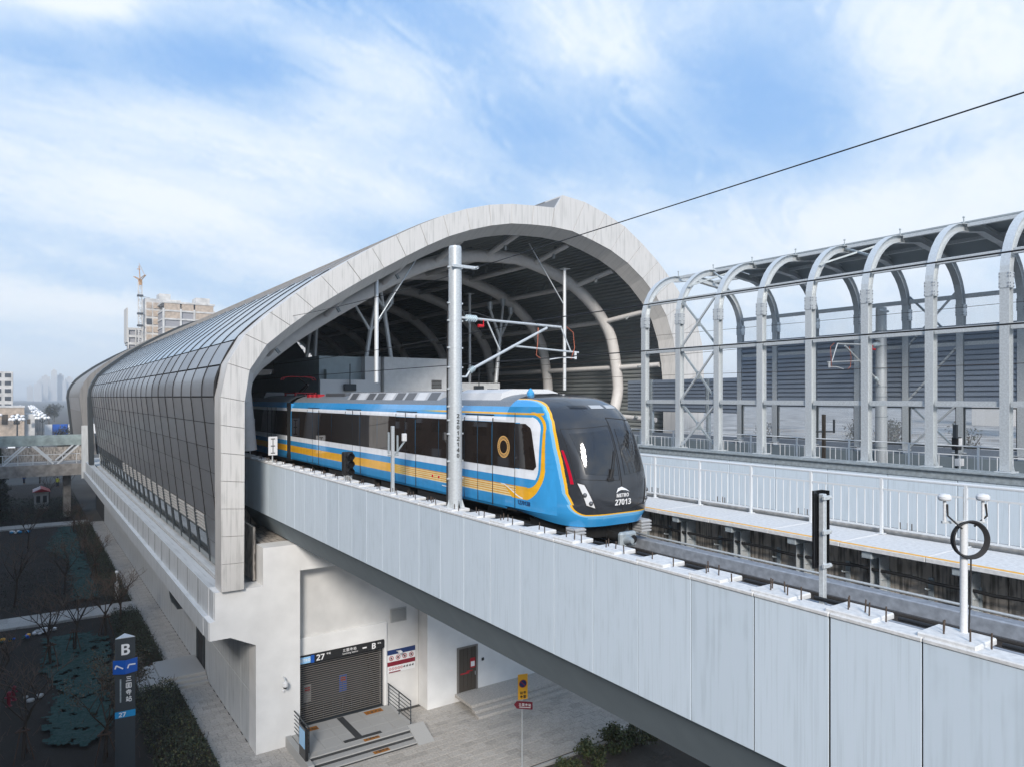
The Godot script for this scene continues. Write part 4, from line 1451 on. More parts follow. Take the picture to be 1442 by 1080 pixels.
func side_texture() -> ImageTexture: # paint of the lead car's flank: u along 12.4..33.4 m, v along 12.1..14.9 m
	var w := 2048
	var h := 320
	var im := Image.create(w, h, false, Image.FORMAT_RGB8)
	var blue := Color8(60, 156, 216)
	var deep := Color8(60, 156, 216)
	var yel := Color8(247, 182, 40)
	var cream := Color8(248, 226, 170)
	var film := FastNoiseLite.new()
	film.seed = 19
	film.frequency = 0.05
	var white := Color8(243, 246, 250)
	for i in w:
		var d := 12.4 + 21.0 * (i + 0.5) / w
		for j in h:
			var y := 12.1 + 2.8 * (1.0 - (j + 0.5) / h)
			var c := blue if y > 13.5 else (deep if y < 12.5 else blue)
			# yellow band, solid at the back, fine lines towards the front
			var lines := smoothstep(22.6, 21.2, d)
			if y > 12.48 and y < 12.77:
				if d > 22.6:
					c = yel
				elif d > 14.9:
					var k := fmod((y - 12.48) / 0.29 * 5.0, 1.0)
					c = yel.lerp(cream, lines) if k < 1.0 - 0.42 * lines else (yel if d > 21.2 else Color8(232, 160, 60))
			# white frame round the windows
			if (y > 12.98 and y < 13.2) or (y > 14.36 and y < 14.5):
				if d > 13.85:
					c = white
			# cab end: white corner and yellow sweep round it
			var corner_d := 14.35
			if d < 14.75 and y > 12.6:
				var q := Vector2(maxf(0.0, corner_d - d), 0.0)
				if y < 13.45:
					q.y = 13.45 - y
				elif y > 14.15:
					q.y = (y - 14.15) * 1.1
				var r := q.length()
				var rr := 0.46
				if d < corner_d or (y < 13.45 and y > 12.6) or y > 14.15:
					if r < rr and (y > 12.98 and y < 14.5 or d < corner_d):
						c = white if y > 12.98 else c
			# sweep
			var s := Vector2(d - 14.42, (y - 13.28) if y < 13.28 else ((y - 14.2) * 1.4 if y > 14.2 else 0.0))
			if d < 14.42:
				var rad := s.length() if s.x < 0 else absf(s.y)
				var wide := lerpf(0.16, 0.085, smoothstep(13.0, 14.3, y))
				if y < 13.28:
					wide = lerpf(0.30, 0.16, clampf(-s.x / 0.5, 0.0, 1.0))
				if rad > 0.52 and rad < 0.52 + wide:
					c = yel
				elif (rad <= 0.52 and rad > 0.44) or rad >= 0.52 + wide:
					c = blue
			elif d < 15.6 and y > 12.46 and y < 12.77:
				var edge := lerpf(12.46, 12.76, smoothstep(14.55, 15.6, d))
				if y < 12.77 and y > edge - 0.0:
					c = c if y > edge + 0.035 and d > 14.9 else (white if y <= edge + 0.035 and d > 14.6 else yel)
				else:
					c = yel if y > edge - 0.3 * smoothstep(15.6, 14.5, d) and y > 12.46 else c
			# thin yellow line above the windows near the cab
			if d < 20.5 and d > 14.0 and y > 14.56 and y < 14.61:
				c = c.lerp(yel, smoothstep(20.5, 18.5, d))
			var wear := 1.0 + 0.045 * film.get_noise_2d(d * 60.0, y * 25.0) - 0.10 * maxf(0.0, film.get_noise_2d(d * 14.0 + 300.0, y * 60.0) - 0.12)
			im.set_pixel(i, j, Color(c.r * wear, c.g * wear, c.b * wear))
	return ImageTexture.create_from_image(im)

func paint(key: String, tex: Texture2D) -> StandardMaterial3D:
	var m := StandardMaterial3D.new()
	m.resource_name = key
	m.albedo_texture = tex
	m.roughness = 0.22
	m.metallic = 0.0
	m.clearcoat_enabled = true
	m.clearcoat = 0.6
	m.clearcoat_roughness = 0.08
	m.texture_repeat = false
	mats[key] = m
	return m

func flank_uv(y: float, d: float) -> Vector2:
	return Vector2((d - 12.4) / 21.0, 1.0 - (y - 12.1) / 2.8)

func flank(m: MB, d0: float, d1: float, y0: float, y1: float, proud: float, side := -1.0, tilt := 0.0) -> void: # patch of the body flank
	var ys := [y0]
	for y in SEC_Y:
		if y > y0 + 0.01 and y < y1 - 0.01:
			ys.append(y)
	ys.append(y1)
	for i in ys.size() - 1:
		var xa: float = TX + side * (sec_w(ys[i]) + proud)
		var xb: float = TX + side * (sec_w(ys[i + 1]) + proud)
		m.quad(P(xa + tilt, ys[i], d0), P(xa, ys[i], d1), P(xb - tilt * 0.4, ys[i + 1], d1), P(xb + tilt * 0.6, ys[i + 1], d0), Vector3(side, 0.2, 0), [flank_uv(ys[i], d0), flank_uv(ys[i], d1), flank_uv(ys[i + 1], d1), flank_uv(ys[i + 1], d0)])
	# edges
	for e in [[d0, 1.0], [d1, -1.0]]:
		m.quad(P(TX + side * (sec_w(y0) + proud), y0, e[0]), P(TX + side * (sec_w(y1) + proud), y1, e[0]), P(TX + side * (sec_w(y1) - 0.03), y1, e[0]), P(TX + side * (sec_w(y0) - 0.03), y0, e[0]), Vector3(0, 0, e[1]), [flank_uv(y0, d0), flank_uv(y1, d0), flank_uv(y1, d0), flank_uv(y0, d0)])

func front_patch(poly: Array, proud: float, steps := 10) -> MB: # patch of the nose; poly of 4 (x, y) corners: bottom a, bottom b, top b, top a
	var m := MB.new()
	var pt := func(u: float, v: float, off: float) -> Vector3:
		var lo: Vector2 = poly[0].lerp(poly[1], u)
		var hi: Vector2 = poly[3].lerp(poly[2], u)
		var q := lo.lerp(hi, v)
		return P(TX + q.x * (1.0 + off * 0.4), q.y, nose_d(q.x, q.y) - off)
	for i in steps:
		for j in steps:
			var u0 := float(i) / steps
			var u1 := float(i + 1) / steps
			var v0 := float(j) / steps
			var v1 := float(j + 1) / steps
			var c := [pt.call(u0, v0, proud), pt.call(u1, v0, proud), pt.call(u1, v1, proud), pt.call(u0, v1, proud)]
			m.quad(c[0], c[1], c[2], c[3], Vector3(0, 0.3, 1))
	for k in 4:
		for i in steps:
			var f0 := float(i) / steps
			var f1 := float(i + 1) / steps
			var uv0: Vector2 = [Vector2(f0, 0), Vector2(1, f0), Vector2(f0, 1), Vector2(0, f0)][k]
			var uv1: Vector2 = [Vector2(f1, 0), Vector2(1, f1), Vector2(f1, 1), Vector2(0, f1)][k]
			m.quad(pt.call(uv0.x, uv0.y, proud), pt.call(uv1.x, uv1.y, proud), pt.call(uv1.x, uv1.y, -0.01), pt.call(uv0.x, uv0.y, -0.01), [Vector3.DOWN, Vector3.RIGHT, Vector3.UP, Vector3.LEFT][k])
	return m

func front_outline(poly: Array, wide: float, proud: float) -> MB: # narrow raised line along a closed loop on the nose
	var m := MB.new()
	for i in poly.size():
		var a: Vector2 = poly[i]
		var b: Vector2 = poly[(i + 1) % poly.size()]
		var n := maxi(2, int(a.distance_to(b) / 0.12))
		for k in n:
			var p := a.lerp(b, float(k) / n)
			var q := a.lerp(b, float(k + 1) / n)
			m.bar(P(TX + p.x, p.y, nose_d(p.x, p.y) - proud), P(TX + q.x, q.y, nose_d(q.x, q.y) - proud), wide, wide)
	return m

func build_train() -> void:
	var side_m := paint("train_flank", side_texture())
	var nose_m := paint("train_nose", nose_texture())
	var blue_m := mat("train_blue", S8(60, 156, 216), 0.22)
	blue_m.clearcoat_enabled = true
	blue_m.clearcoat = 0.6
	mat("train_white", S8(240, 243, 247), 0.3)
	mat("train_yellow", S8(247, 182, 40), 0.3)
	mat("train_roof", C(0.30, 0.33, 0.36), 0.5, 0.2, noise_tex(8, 0.05, 0.7, 1.0), 0.8)
	mat("train_under", C(0.012, 0.012, 0.012), 0.8)
	mat("train_glass", C(0.022, 0.016, 0.013), 0.03)
	mats["train_glass"].metallic_specular = 0.95
	mat("windscreen", C(0.022, 0.022, 0.023), 0.05)
	mats["windscreen"].metallic_specular = 0.95
	mat("lamp_cover", C(0.65, 0.66, 0.67), 0.06)
	mat("gold", S8(226, 178, 110), 0.4)
	mat("tail_red", S8(190, 20, 50), 0.15)
	mat("shroud", C(0.52, 0.53, 0.54), 0.35, 0.3)
	mat("shroud_dark", C(0.12, 0.125, 0.135), 0.3, 0.3)
	# lead car
	var t := thing("train_car", "blue lead metro car with black rounded nose and yellow trim", "train", P(TX, RAIL, 22))
	var b := MB.new()
	b.use_uv = true
	# flank paint up to the roof curve, both sides, then the roof
	for s in [-1.0, 1.0]:
		flank(b, NOSE_BACK - 0.001, 33.35, 12.13, 14.76, 0.0, s)
	part(t, "body", b, side_m)
	var rf := MB.new()
	for i in range(7, SEC_Y.size() - 1):
		for s in [-1.0, 1.0]:
			rf.quad(P(TX + s * SEC_W[i], SEC_Y[i], NOSE_BACK - 0.001), P(TX + s * SEC_W[i], SEC_Y[i], 33.35), P(TX + s * SEC_W[i + 1], SEC_Y[i + 1] , 33.35), P(TX + s * SEC_W[i + 1], SEC_Y[i + 1], NOSE_BACK - 0.001), Vector3(s * 0.3, 1, 0))
	part(t, "roof", rf, look("train_roof"))
	var fl := MB.new()
	fl.box(TX - 1.34, TX + 1.34, 12.1, 12.14, 15.0, 33.35)
	part(t, "floor", fl, look("train_under"))
	var ends := MB.new()
	ends.box(TX - 1.38, TX + 1.38, 12.14, 14.7, 33.30, 33.36)
	part(t, "end_wall", ends, look("train_blue"))
	# nose
	var n := MB.new()
	n.use_uv = true
	var ny := 44
	var nx := 72
	var grid := []
	for j in ny + 1:
		var v := float(j) / ny
		var y := lerpf(11.98, 15.1, 1.0 - pow(1.0 - v, 1.6))
		var w := maxf(sec_w(y), 0.02)
		var row := []
		for i in nx + 1:
			var ph := PI * i / nx
			var cx := -signf(cos(ph)) * pow(absf(cos(ph)), 2.0 / nose_n(y))
			var dn := NOSE_BACK - smooth_lut(NOSE_Y, NOSE_L, y) * pow(maxf(sin(ph), 0.0), 2.0 / nose_n(y))
			row.append(P(TX + cx * w, lerpf(y, maxf(y, 12.13 + (y - 11.98) * 0.35), smoothstep(13.0, 15.2, dn)), dn))
		grid.append(row)
	var nrm := func(i: int, j: int) -> Vector3:
		var du: Vector3 = grid[j][mini(i + 1, nx)] - grid[j][maxi(i - 1, 0)]
		var dv: Vector3 = grid[mini(j + 1, ny)][i] - grid[maxi(j - 1, 0)][i]
		var k := du.cross(dv)
		if k.length() < 1e-9:
			return Vector3.UP
		k = k.normalized()
		var away: Vector3 = grid[j][i] - P(TX, 13.2, 15.0)
		return k if k.dot(away) > 0 else -k
	for j in ny:
		for i in nx:
			var c := [grid[j][i], grid[j][i + 1], grid[j + 1][i + 1], grid[j + 1][i]]
			var uvs := []
			for p in c:
				uvs.append(Vector2((p.x - TX) / 3.0 + 0.5, 1.0 - (p.y - 12.0) / 3.3))
			n.squad(c[0], c[1], c[2], c[3], nrm.call(i, j), nrm.call(i + 1, j), nrm.call(i + 1, j + 1), nrm.call(i, j + 1), uvs)
	part(t, "nose", n, nose_m)
	# the cab flank carries the paint of the side as well: a skin over the straight part of the nose
	var sk := MB.new()
	sk.use_uv = true
	var d_start := func(y: float) -> float: # where the skin gives way to the front trim
		var r := clampf((mask_x(y) + 0.084) / sec_w(y), 0.0, 0.999)
		var e := nose_n(y)
		return maxf(13.35, NOSE_BACK - smooth_lut(NOSE_Y, NOSE_L, y) * pow(1.0 - pow(r, e), 1.0 / e))
	var skin_pt := func(y: float, f: float, sd: float) -> Array:
		var ds: float = d_start.call(y)
		var d := lerpf(ds, NOSE_BACK, f)
		var e := nose_n(y)
		var g := clampf((NOSE_BACK - d) / smooth_lut(NOSE_Y, NOSE_L, y), 0.0, 0.999)
		return [P(TX + sd * (sec_w(y) * pow(1.0 - pow(g, e), 1.0 / e) + 0.004), y, d), flank_uv(y, d), Vector3(sd, 0.05, 0.9 * pow(g, 2.5)).normalized()]
	for sd in [-1.0, 1.0]:
		for j in 40:
			var y0 := 12.2 + (14.76 - 12.2) * j / 40.0
			var y1 := 12.2 + (14.76 - 12.2) * (j + 1) / 40.0
			for k in 18:
				var q := [skin_pt.call(y0, k / 18.0, sd), skin_pt.call(y0, (k + 1) / 18.0, sd), skin_pt.call(y1, (k + 1) / 18.0, sd), skin_pt.call(y1, k / 18.0, sd)]
				sk.squad(q[0][0], q[1][0], q[2][0], q[3][0], q[0][2], q[1][2], q[2][2], q[3][2], [q[0][1], q[1][1], q[2][1], q[3][1]])
	part(t, "cab_flank", sk, side_m)
	# doors: two leaves each with a window, proud of the flank
	for dc in [16.72, 21.22, 25.75, 30.25]:
		for s in [-1.0, 1.0]:
			for lf in [-1.0, 1.0]:
				var d0: float = dc + (0.010 if lf > 0 else -0.725)
				var d1: float = dc + (0.725 if lf > 0 else -0.010)
				var dm := MB.new()
				dm.use_uv = true
				flank(dm, d0, d1, 12.2, 14.5, 0.014, s)
				var leaf := part(t, "door_leaf", dm, side_m)
				var wm := MB.new()
				flank(wm, d0 + 0.006, d1 - 0.006, 13.2, 14.35, 0.022, s, rng.randf_range(-0.004, 0.004))
				part(leaf, "door_window", wm, look("train_glass"))
		var fr := MB.new()
		for s in [-1.0, 1.0]:
			for dd in [-0.735, 0.735]:
				fr.bar(P(TX + s * 1.40, 12.18, dc + dd), P(TX + s * 1.395, 14.45, dc + dd), 0.018, 0.02, Vector3.RIGHT)
			fr.bar(P(TX + s * 1.37, 14.53, dc - 0.735), P(TX + s * 1.37, 14.53, dc + 0.735), 0.02, 0.025)
			fr.bar(P(TX + s * 1.41, 12.2, dc), P(TX + s * 1.41, 14.5, dc), 0.02, 0.012, Vector3.RIGHT)
		part(t, "door_seal", fr, look("rubber"))
	# window panels between the doors
	var gaps := [[17.46, 20.48], [21.96, 25.01], [26.49, 29.51], [30.99, 33.2], [14.95, 15.98]]
	for g in gaps:
		for s in [-1.0, 1.0]:
			var span: float = g[1] - g[0]
			var np := 2 if span > 2.0 else 1
			for k in np:
				var wm := MB.new()
				flank(wm, g[0] + span * k / np + 0.006, g[0] + span * (k + 1) / np - 0.006, 13.2, 14.36, 0.008, s, rng.randf_range(-0.005, 0.005))
				part(t, "side_window", wm, look("train_glass"))
	# cab side window with a raked front edge
	for s in [-1.0, 1.0]:
		var cw := MB.new()
		for k in 12:
			var y0 := 13.22 + 1.12 * k / 12.0
			var y1 := 13.22 + 1.12 * (k + 1) / 12.0
			var fe := func(y: float) -> float:
				var r := 0.0
				if y < 13.36:
					r = 0.14 - sqrt(maxf(0.0, 0.14 * 0.14 - pow(13.36 - y, 2)))
				if y > 14.14:
					r = 0.2 - sqrt(maxf(0.0, 0.2 * 0.2 - pow(y - 14.14, 2)))
				return 14.02 + 0.30 * (y - 13.22) / 1.12 + r
			var xs := func(y: float, d: float) -> float:
				var f := clampf((NOSE_BACK - d) / smooth_lut(NOSE_Y, NOSE_L, y), 0.0, 0.999)
				return TX + s * (sec_w(y) * pow(1.0 - pow(f, nose_n(y)), 1.0 / nose_n(y)) + 0.014)
			var steps := 4
			for i in steps:
				var a0: float = lerpf(fe.call(y0), 14.93, float(i) / steps)
				var a1: float = lerpf(fe.call(y0), 14.93, float(i + 1) / steps)
				var b0: float = lerpf(fe.call(y1), 14.93, float(i) / steps)
				var b1: float = lerpf(fe.call(y1), 14.93, float(i + 1) / steps)
				cw.quad(P(xs.call(y0, a0), y0, a0), P(xs.call(y0, a1), y0, a1), P(xs.call(y1, b1), y1, b1), P(xs.call(y1, b0), y1, b0), Vector3(s, 0, 0))
		part(t, "cab_window", cw, look("train_glass"))
	# round city emblem on the dark glass behind the cab
	var em := MB.new()
	for ring in [[0.285, 0.255], [0.235, 0.225], [0.20, 0.17]]:
		for k in 40:
			var a0 := TAU * k / 40
			var a1 := TAU * (k + 1) / 40
			em.quad(P(TX - 1.412, 13.72 + ring[0] * sin(a0), 15.45 + ring[0] * cos(a0)), P(TX - 1.412, 13.72 + ring[0] * sin(a1), 15.45 + ring[0] * cos(a1)), P(TX - 1.412, 13.72 + ring[1] * sin(a1), 15.45 + ring[1] * cos(a1)), P(TX - 1.412, 13.72 + ring[1] * sin(a0), 15.45 + ring[1] * cos(a0)), Vector3.LEFT)
	for k in 30:
		var a0 := TAU * k / 30
		em.bar(P(TX - 1.412, 13.72 + 0.2 * sin(a0), 15.45 + 0.2 * cos(a0)), P(TX - 1.412, 13.72 + 0.26 * sin(a0 + 0.1), 15.45 + 0.26 * cos(a0 + 0.1)), 0.012, 0.004, Vector3.RIGHT)
	part(t, "emblem", em, look("gold"))
	var sideways := Basis(Vector3.UP, -PI / 2)
	part(t, "car_number", text_mesh("127013B", 0.10), look("navy"), Transform3D(sideways, P(TX - 1.405, 12.37, 14.55)))
	for q in [[19.35, 12.62], [18.95, 12.62], [17.72, 12.62]]:
		var rl := MB.new()
		rl.cbox(TX - 1.425, TX - 1.39, q[1] - 0.035, q[1] + 0.035, q[0] - 0.03, q[0] + 0.03, 0.008)
		part(t, "side_lamp", rl, look("tail_red"))
	var wd := MB.new()
	wd.box(TX - 1.408, TX - 1.39, 12.375, 12.40, 18.3, 18.75)
	part(t, "white_marking", wd, look("white_print"))
	# cab seam and pillar lines
	var sm := MB.new()
	for s in [-1.0, 1.0]:
		sm.bar(P(TX + s * 1.408, 12.2, 14.94), P(TX + s * 1.40, 14.6, 14.94), 0.012, 0.012, Vector3.RIGHT)
	part(t, "cab_seam", sm, look("rubber"))
	# windscreens, door outline, lamps
	var l := front_patch([Vector2(-0.92, 13.22), Vector2(-0.08, 13.16), Vector2(-0.12, 14.22), Vector2(-1.02, 14.14)], 0.012, 36)
	part(t, "windscreen", l, look("windscreen"))
	var r := front_patch([Vector2(0.14, 13.16), Vector2(0.92, 13.22), Vector2(1.0, 14.14), Vector2(0.10, 14.24)], 0.012, 36)
	part(t, "windscreen", r, look("windscreen"))
	part(t, "escape_door", front_outline([Vector2(0.03, 12.32), Vector2(1.02, 12.5), Vector2(1.06, 14.4), Vector2(-0.02, 14.5)], 0.016, 0.002), look("rubber"))
	part(t, "nose_panel_line", front_outline([Vector2(-1.1, 13.1), Vector2(-0.04, 13.04), Vector2(-0.06, 14.32), Vector2(-1.12, 14.24)], 0.012, 0.001), look("rubber"))
	for s in [-1.0, 1.0]:
		var poly := [Vector2(s * 0.76, 12.42), Vector2(s * 0.96, 12.5), Vector2(s * 1.09, 13.02), Vector2(s * 0.97, 12.98)]
		if s > 0:
			poly = [poly[1], poly[0], poly[3], poly[2]]
			poly = [poly[1], poly[0], poly[3], poly[2]]
		var hl := part(t, "headlight", front_patch(poly, 0.014, 8), look("lamp_cover"))
		var bm := MB.new()
		for c in [Vector2(0.87, 12.55), Vector2(0.98, 12.74)]:
			bm.ball(P(TX + s * c.x, c.y, nose_d(c.x, c.y) - 0.012), 0.055, 10, 1.0)
		part(hl, "lamp", bm, look("shroud_dark"))
		part(hl, "lamp_rim", front_outline(poly, 0.018, 0.012), look("rubber"))
		var tp := [Vector2(s * 1.13, 12.98), Vector2(s * 1.17, 12.98), Vector2(s * 1.19, 13.75), Vector2(s * 1.165, 13.75)]
		part(t, "tail_light", front_patch(tp, 0.012, 8), look("tail_red"))
	var wp := MB.new()
	wp.path([P(TX - 0.28, 13.12, nose_d(0.28, 13.12) - 0.04), P(TX - 0.24, 13.3, nose_d(0.24, 13.3) - 0.06), P(TX - 0.08, 13.75, nose_d(0.08, 13.75) - 0.05)], 0.014, 6)
	wp.path([P(TX - 0.36, 13.08, nose_d(0.36, 13.08) - 0.03), P(TX - 0.28, 13.32, nose_d(0.28, 13.32) - 0.06)], 0.03, 6)
	wp.cbox(TX - 0.42, TX - 0.24, 13.04, 13.11, nose_d(0.3, 13.08) - 0.05, nose_d(0.3, 13.08) + 0.02, 0.01)
	part(t, "wiper", wp, look("rubber"))
	var nt := Basis(Vector3.UP, 0.0) * Basis(Vector3.RIGHT, 0.05)
	part(t, "front_number", text_mesh("27013", 0.135), look("white_print"), Transform3D(nt, P(TX + 0.02, 12.53, nose_d(0.3, 12.53) - 0.02)))
	part(t, "front_lettering", text_mesh("METRO", 0.085), look("white_print"), Transform3D(nt, P(TX + 0.02, 12.69, nose_d(0.2, 12.69) - 0.012)))
	var lg := MB.new()
	var pv := [Vector2(-0.18, 12.92), Vector2(-0.12, 13.03), Vector2(0.0, 13.06), Vector2(0.14, 13.0), Vector2(0.25, 12.93), Vector2(0.12, 12.975), Vector2(-0.02, 12.985), Vector2(-0.1, 12.965)]
	for e in [[0, 1, 7], [1, 2, 6], [1, 6, 7], [2, 3, 5], [2, 5, 6], [3, 4, 5]]:
		var a: Array = []
		for k in e:
			a.append(P(TX + pv[k].x, pv[k].y - 0.17, nose_d(pv[k].x, pv[k].y - 0.17) - 0.012))
		lg.tri(a[0], a[1], a[2], Vector3.BACK, Vector3.BACK, Vector3.BACK)
	part(t, "front_logo", lg, look("train_white"))
	# roof edge lamps above the front
	for x in [-0.55, -0.05, 0.45]:
		var rl := front_patch([Vector2(x - 0.2, 14.72), Vector2(x + 0.2, 14.72), Vector2(x + 0.19, 14.80), Vector2(x - 0.19, 14.80)], 0.01, 4)
		part(t, "marker_panel", rl, look("black_gloss" if x < -0.3 else "shroud"))
	# under the nose: skirt, vents, coupler
	var us := MB.new()
	var pts := []
	for i in 25:
		var ph := PI * i / 24
		pts.append(Vector2(-signf(cos(ph)) * pow(absf(cos(ph)), 0.7) * 1.2, pow(sin(ph), 0.7) * 1.75))
	for i in 24:
		var a: Vector2 = pts[i]
		var c: Vector2 = pts[i + 1]
		us.quad(P(TX + a.x, 12.0, 14.6 - a.y), P(TX + c.x, 12.0, 14.6 - c.y), P(TX + c.x * 0.9, 11.65, 14.6 - c.y * 0.93), P(TX + a.x * 0.9, 11.65, 14.6 - a.y * 0.93), Vector3(a.x, 0, a.y))
	part(t, "skirt", us, look("train_under"))
	for s in [-1.0, 1.0]:
		var vb := MB.new()
		for k in 4:
			vb.cbox(TX + s * 1.06 - 0.17, TX + s * 1.06 + 0.17, 11.68 + 0.075 * k, 11.725 + 0.075 * k, 12.76, 13.09, 0.008)
		vb.box(TX + s * 1.06 - 0.15, TX + s * 1.06 + 0.15, 11.68, 11.97, 12.80, 13.12)
		part(t, "anticlimber", vb, look("shroud"))
	var cp := MB.new()
	cp.cbox(TX - 0.26, TX + 0.26, 11.5, 11.86, 12.260, 12.420, 0.05)
	var coup := part(t, "coupler", cp, look("galv_dull"))
	var cc := MB.new()
	cc.tube(P(TX - 0.07, 11.68, 12.260), P(TX - 0.07, 11.68, 12.090), 0.13, 0.06, 14)
	part(coup, "coupler_cone", cc, look("galv_dull"))
	var ch := MB.new()
	ch.tube(P(TX + 0.12, 11.68, 12.255), P(TX + 0.12, 11.68, 12.240), 0.1, 0.1, 14)
	part(coup, "coupler_socket", ch, look("black"))
	var cs := MB.new()
	cs.tube(P(TX, 11.68, 12.420), P(TX, 11.68, 13.6), 0.1, 0.12, 10)
	part(coup, "drawbar", cs, look("train_under"))
	# bogies and boxes under the floor
	for dc in [15.7, 30.8]:
		var bg := MB.new()
		bg.cbox(TX - 1.15, TX - 0.95, 11.55, 11.85, dc - 1.5, dc + 1.5, 0.04)
		bg.cbox(TX + 0.95, TX + 1.15, 11.55, 11.85, dc - 1.5, dc + 1.5, 0.04)
		bg.box(TX - 0.95, TX + 0.95, 11.6, 11.8, dc - 0.3, dc + 0.3)
		var bo := part(t, "bogie", bg, look("train_under"))
		for wd2 in [-1.1, 1.1]:
			var wh := MB.new()
			for x in [TX - 0.72, TX + 0.72]:
				wh.tube(P(x - 0.06, RAIL + 0.42, dc + wd2), P(x + 0.06, RAIL + 0.42, dc + wd2), 0.42, 0.42, 20)
			wh.tube(P(TX - 0.72, RAIL + 0.42, dc + wd2), P(TX + 0.72, RAIL + 0.42, dc + wd2), 0.09, 0.09, 8)
			part(bo, "wheelset", wh, look("steel_rail"))
	var ub := MB.new()
	for q in [[18.2, 20.6], [21.2, 23.4], [24.0, 26.2], [26.6, 28.6]]:
		ub.cbox(TX - 1.3, TX + 1.3, 11.55, 12.1, q[0], q[1], 0.04)
	part(t, "underfloor_box", ub, look("train_under"))
	roof_gear(t, 17.9, 33.2, true)
	# second car
	var t2 := thing("train_car", "second blue metro car with raised pantograph, half inside the canopy", "train", P(TX, RAIL, 44))
	var parts2 := [["lower_band", 12.13, 12.48, "train_blue"], ["yellow_band", 12.48, 12.77, "train_yellow"], ["middle_band", 12.77, 12.98, "train_blue"], ["white_band", 12.98, 13.2, "train_white"], ["window_band", 13.2, 14.36, "train_glass"], ["white_band", 14.36, 14.5, "train_white"], ["upper_band", 14.5, 14.76, "train_blue"]]
	for q in parts2:
		var m := MB.new()
		for s in [-1.0, 1.0]:
			flank(m, 34.0, 53.2, q[1], q[2], 0.0, s)
		part(t2, q[0], m, look(q[3]))
	for dc in [36.4, 40.9, 45.4, 49.9]:
		var fr := MB.new()
		for dd in [-0.735, 0.0, 0.735]:
			fr.bar(P(TX - 1.405, 12.18, dc + dd), P(TX - 1.40, 14.5, dc + dd), 0.02, 0.02, Vector3.RIGHT)
		part(t2, "door_seal", fr, look("rubber"))
	var rf2 := MB.new()
	for i in range(7, SEC_Y.size() - 1):
		for s in [-1.0, 1.0]:
			rf2.quad(P(TX + s * SEC_W[i], SEC_Y[i], 34.0), P(TX + s * SEC_W[i], SEC_Y[i], 53.2), P(TX + s * SEC_W[i + 1], SEC_Y[i + 1], 53.2), P(TX + s * SEC_W[i + 1], SEC_Y[i + 1], 34.0), Vector3(s * 0.3, 1, 0))
	part(t2, "roof", rf2, look("train_roof"))
	var ew := MB.new()
	ew.box(TX - 1.37, TX + 1.37, 12.14, 14.75, 34.0, 34.05)
	ew.box(TX - 1.0, TX + 1.0, 12.2, 14.4, 33.37, 33.99)
	ew.box(TX - 1.34, TX + 1.34, 12.0, 12.13, 34.0, 53.2)
	ew.box(TX - 1.2, TX + 1.2, 11.45, 12.0, 37.5, 49.5)
	part(t2, "gangway", ew, look("train_under"))
	roof_gear(t2, 38.0, 52.0, false)
	# pantograph
	var pg := part(t2, "pantograph_base", _pan_base(), look("red"))
	var arm := MB.new()
	arm.tube(P(TX, 15.2, 36.6), P(TX, 15.62, 35.2), 0.05, 0.04, 8)
	arm.tube(P(TX, 15.62, 35.2), P(TX, 16.0, 36.6), 0.035, 0.03, 8)
	arm.tube(P(TX + 0.1, 15.2, 36.3), P(TX + 0.1, 15.58, 35.3), 0.02, 0.02, 6)
	arm.ball(P(TX, 15.62, 35.2), 0.09, 8)
	part(pg, "arm", arm, look("black"))
	var pan := MB.new()
	for dd in [36.4, 36.8]:
		pan.path([P(TX - 0.85, 15.85, dd), P(TX - 0.75, 15.98, dd), P(TX - 0.5, 16.03, dd), P(TX + 0.5, 16.03, dd), P(TX + 0.75, 15.98, dd), P(TX + 0.85, 15.85, dd)], 0.03, 6)
	pan.bar(P(TX - 0.4, 16.0, 36.4), P(TX - 0.4, 16.0, 36.8), 0.03, 0.03)
	pan.bar(P(TX + 0.4, 16.0, 36.4), P(TX + 0.4, 16.0, 36.8), 0.03, 0.03)
	part(pg, "collector_head", pan, look("red"))

func _pan_base() -> MB:
	var m := MB.new()
	for x in [-0.5, 0.5]:
		m.bar(P(TX + x, 15.2, 35.4), P(TX + x, 15.2, 37.2), 0.08, 0.06)
		for d in [35.5, 37.1]:
			m.tube(P(TX + x, 15.02, d), P(TX + x, 15.2, d), 0.06, 0.05, 8)
	m.bar(P(TX - 0.5, 15.2, 35.6), P(TX + 0.5, 15.2, 35.6), 0.08, 0.06)
	m.bar(P(TX - 0.5, 15.2, 36.9), P(TX + 0.5, 15.2, 36.9), 0.08, 0.06)
	return m

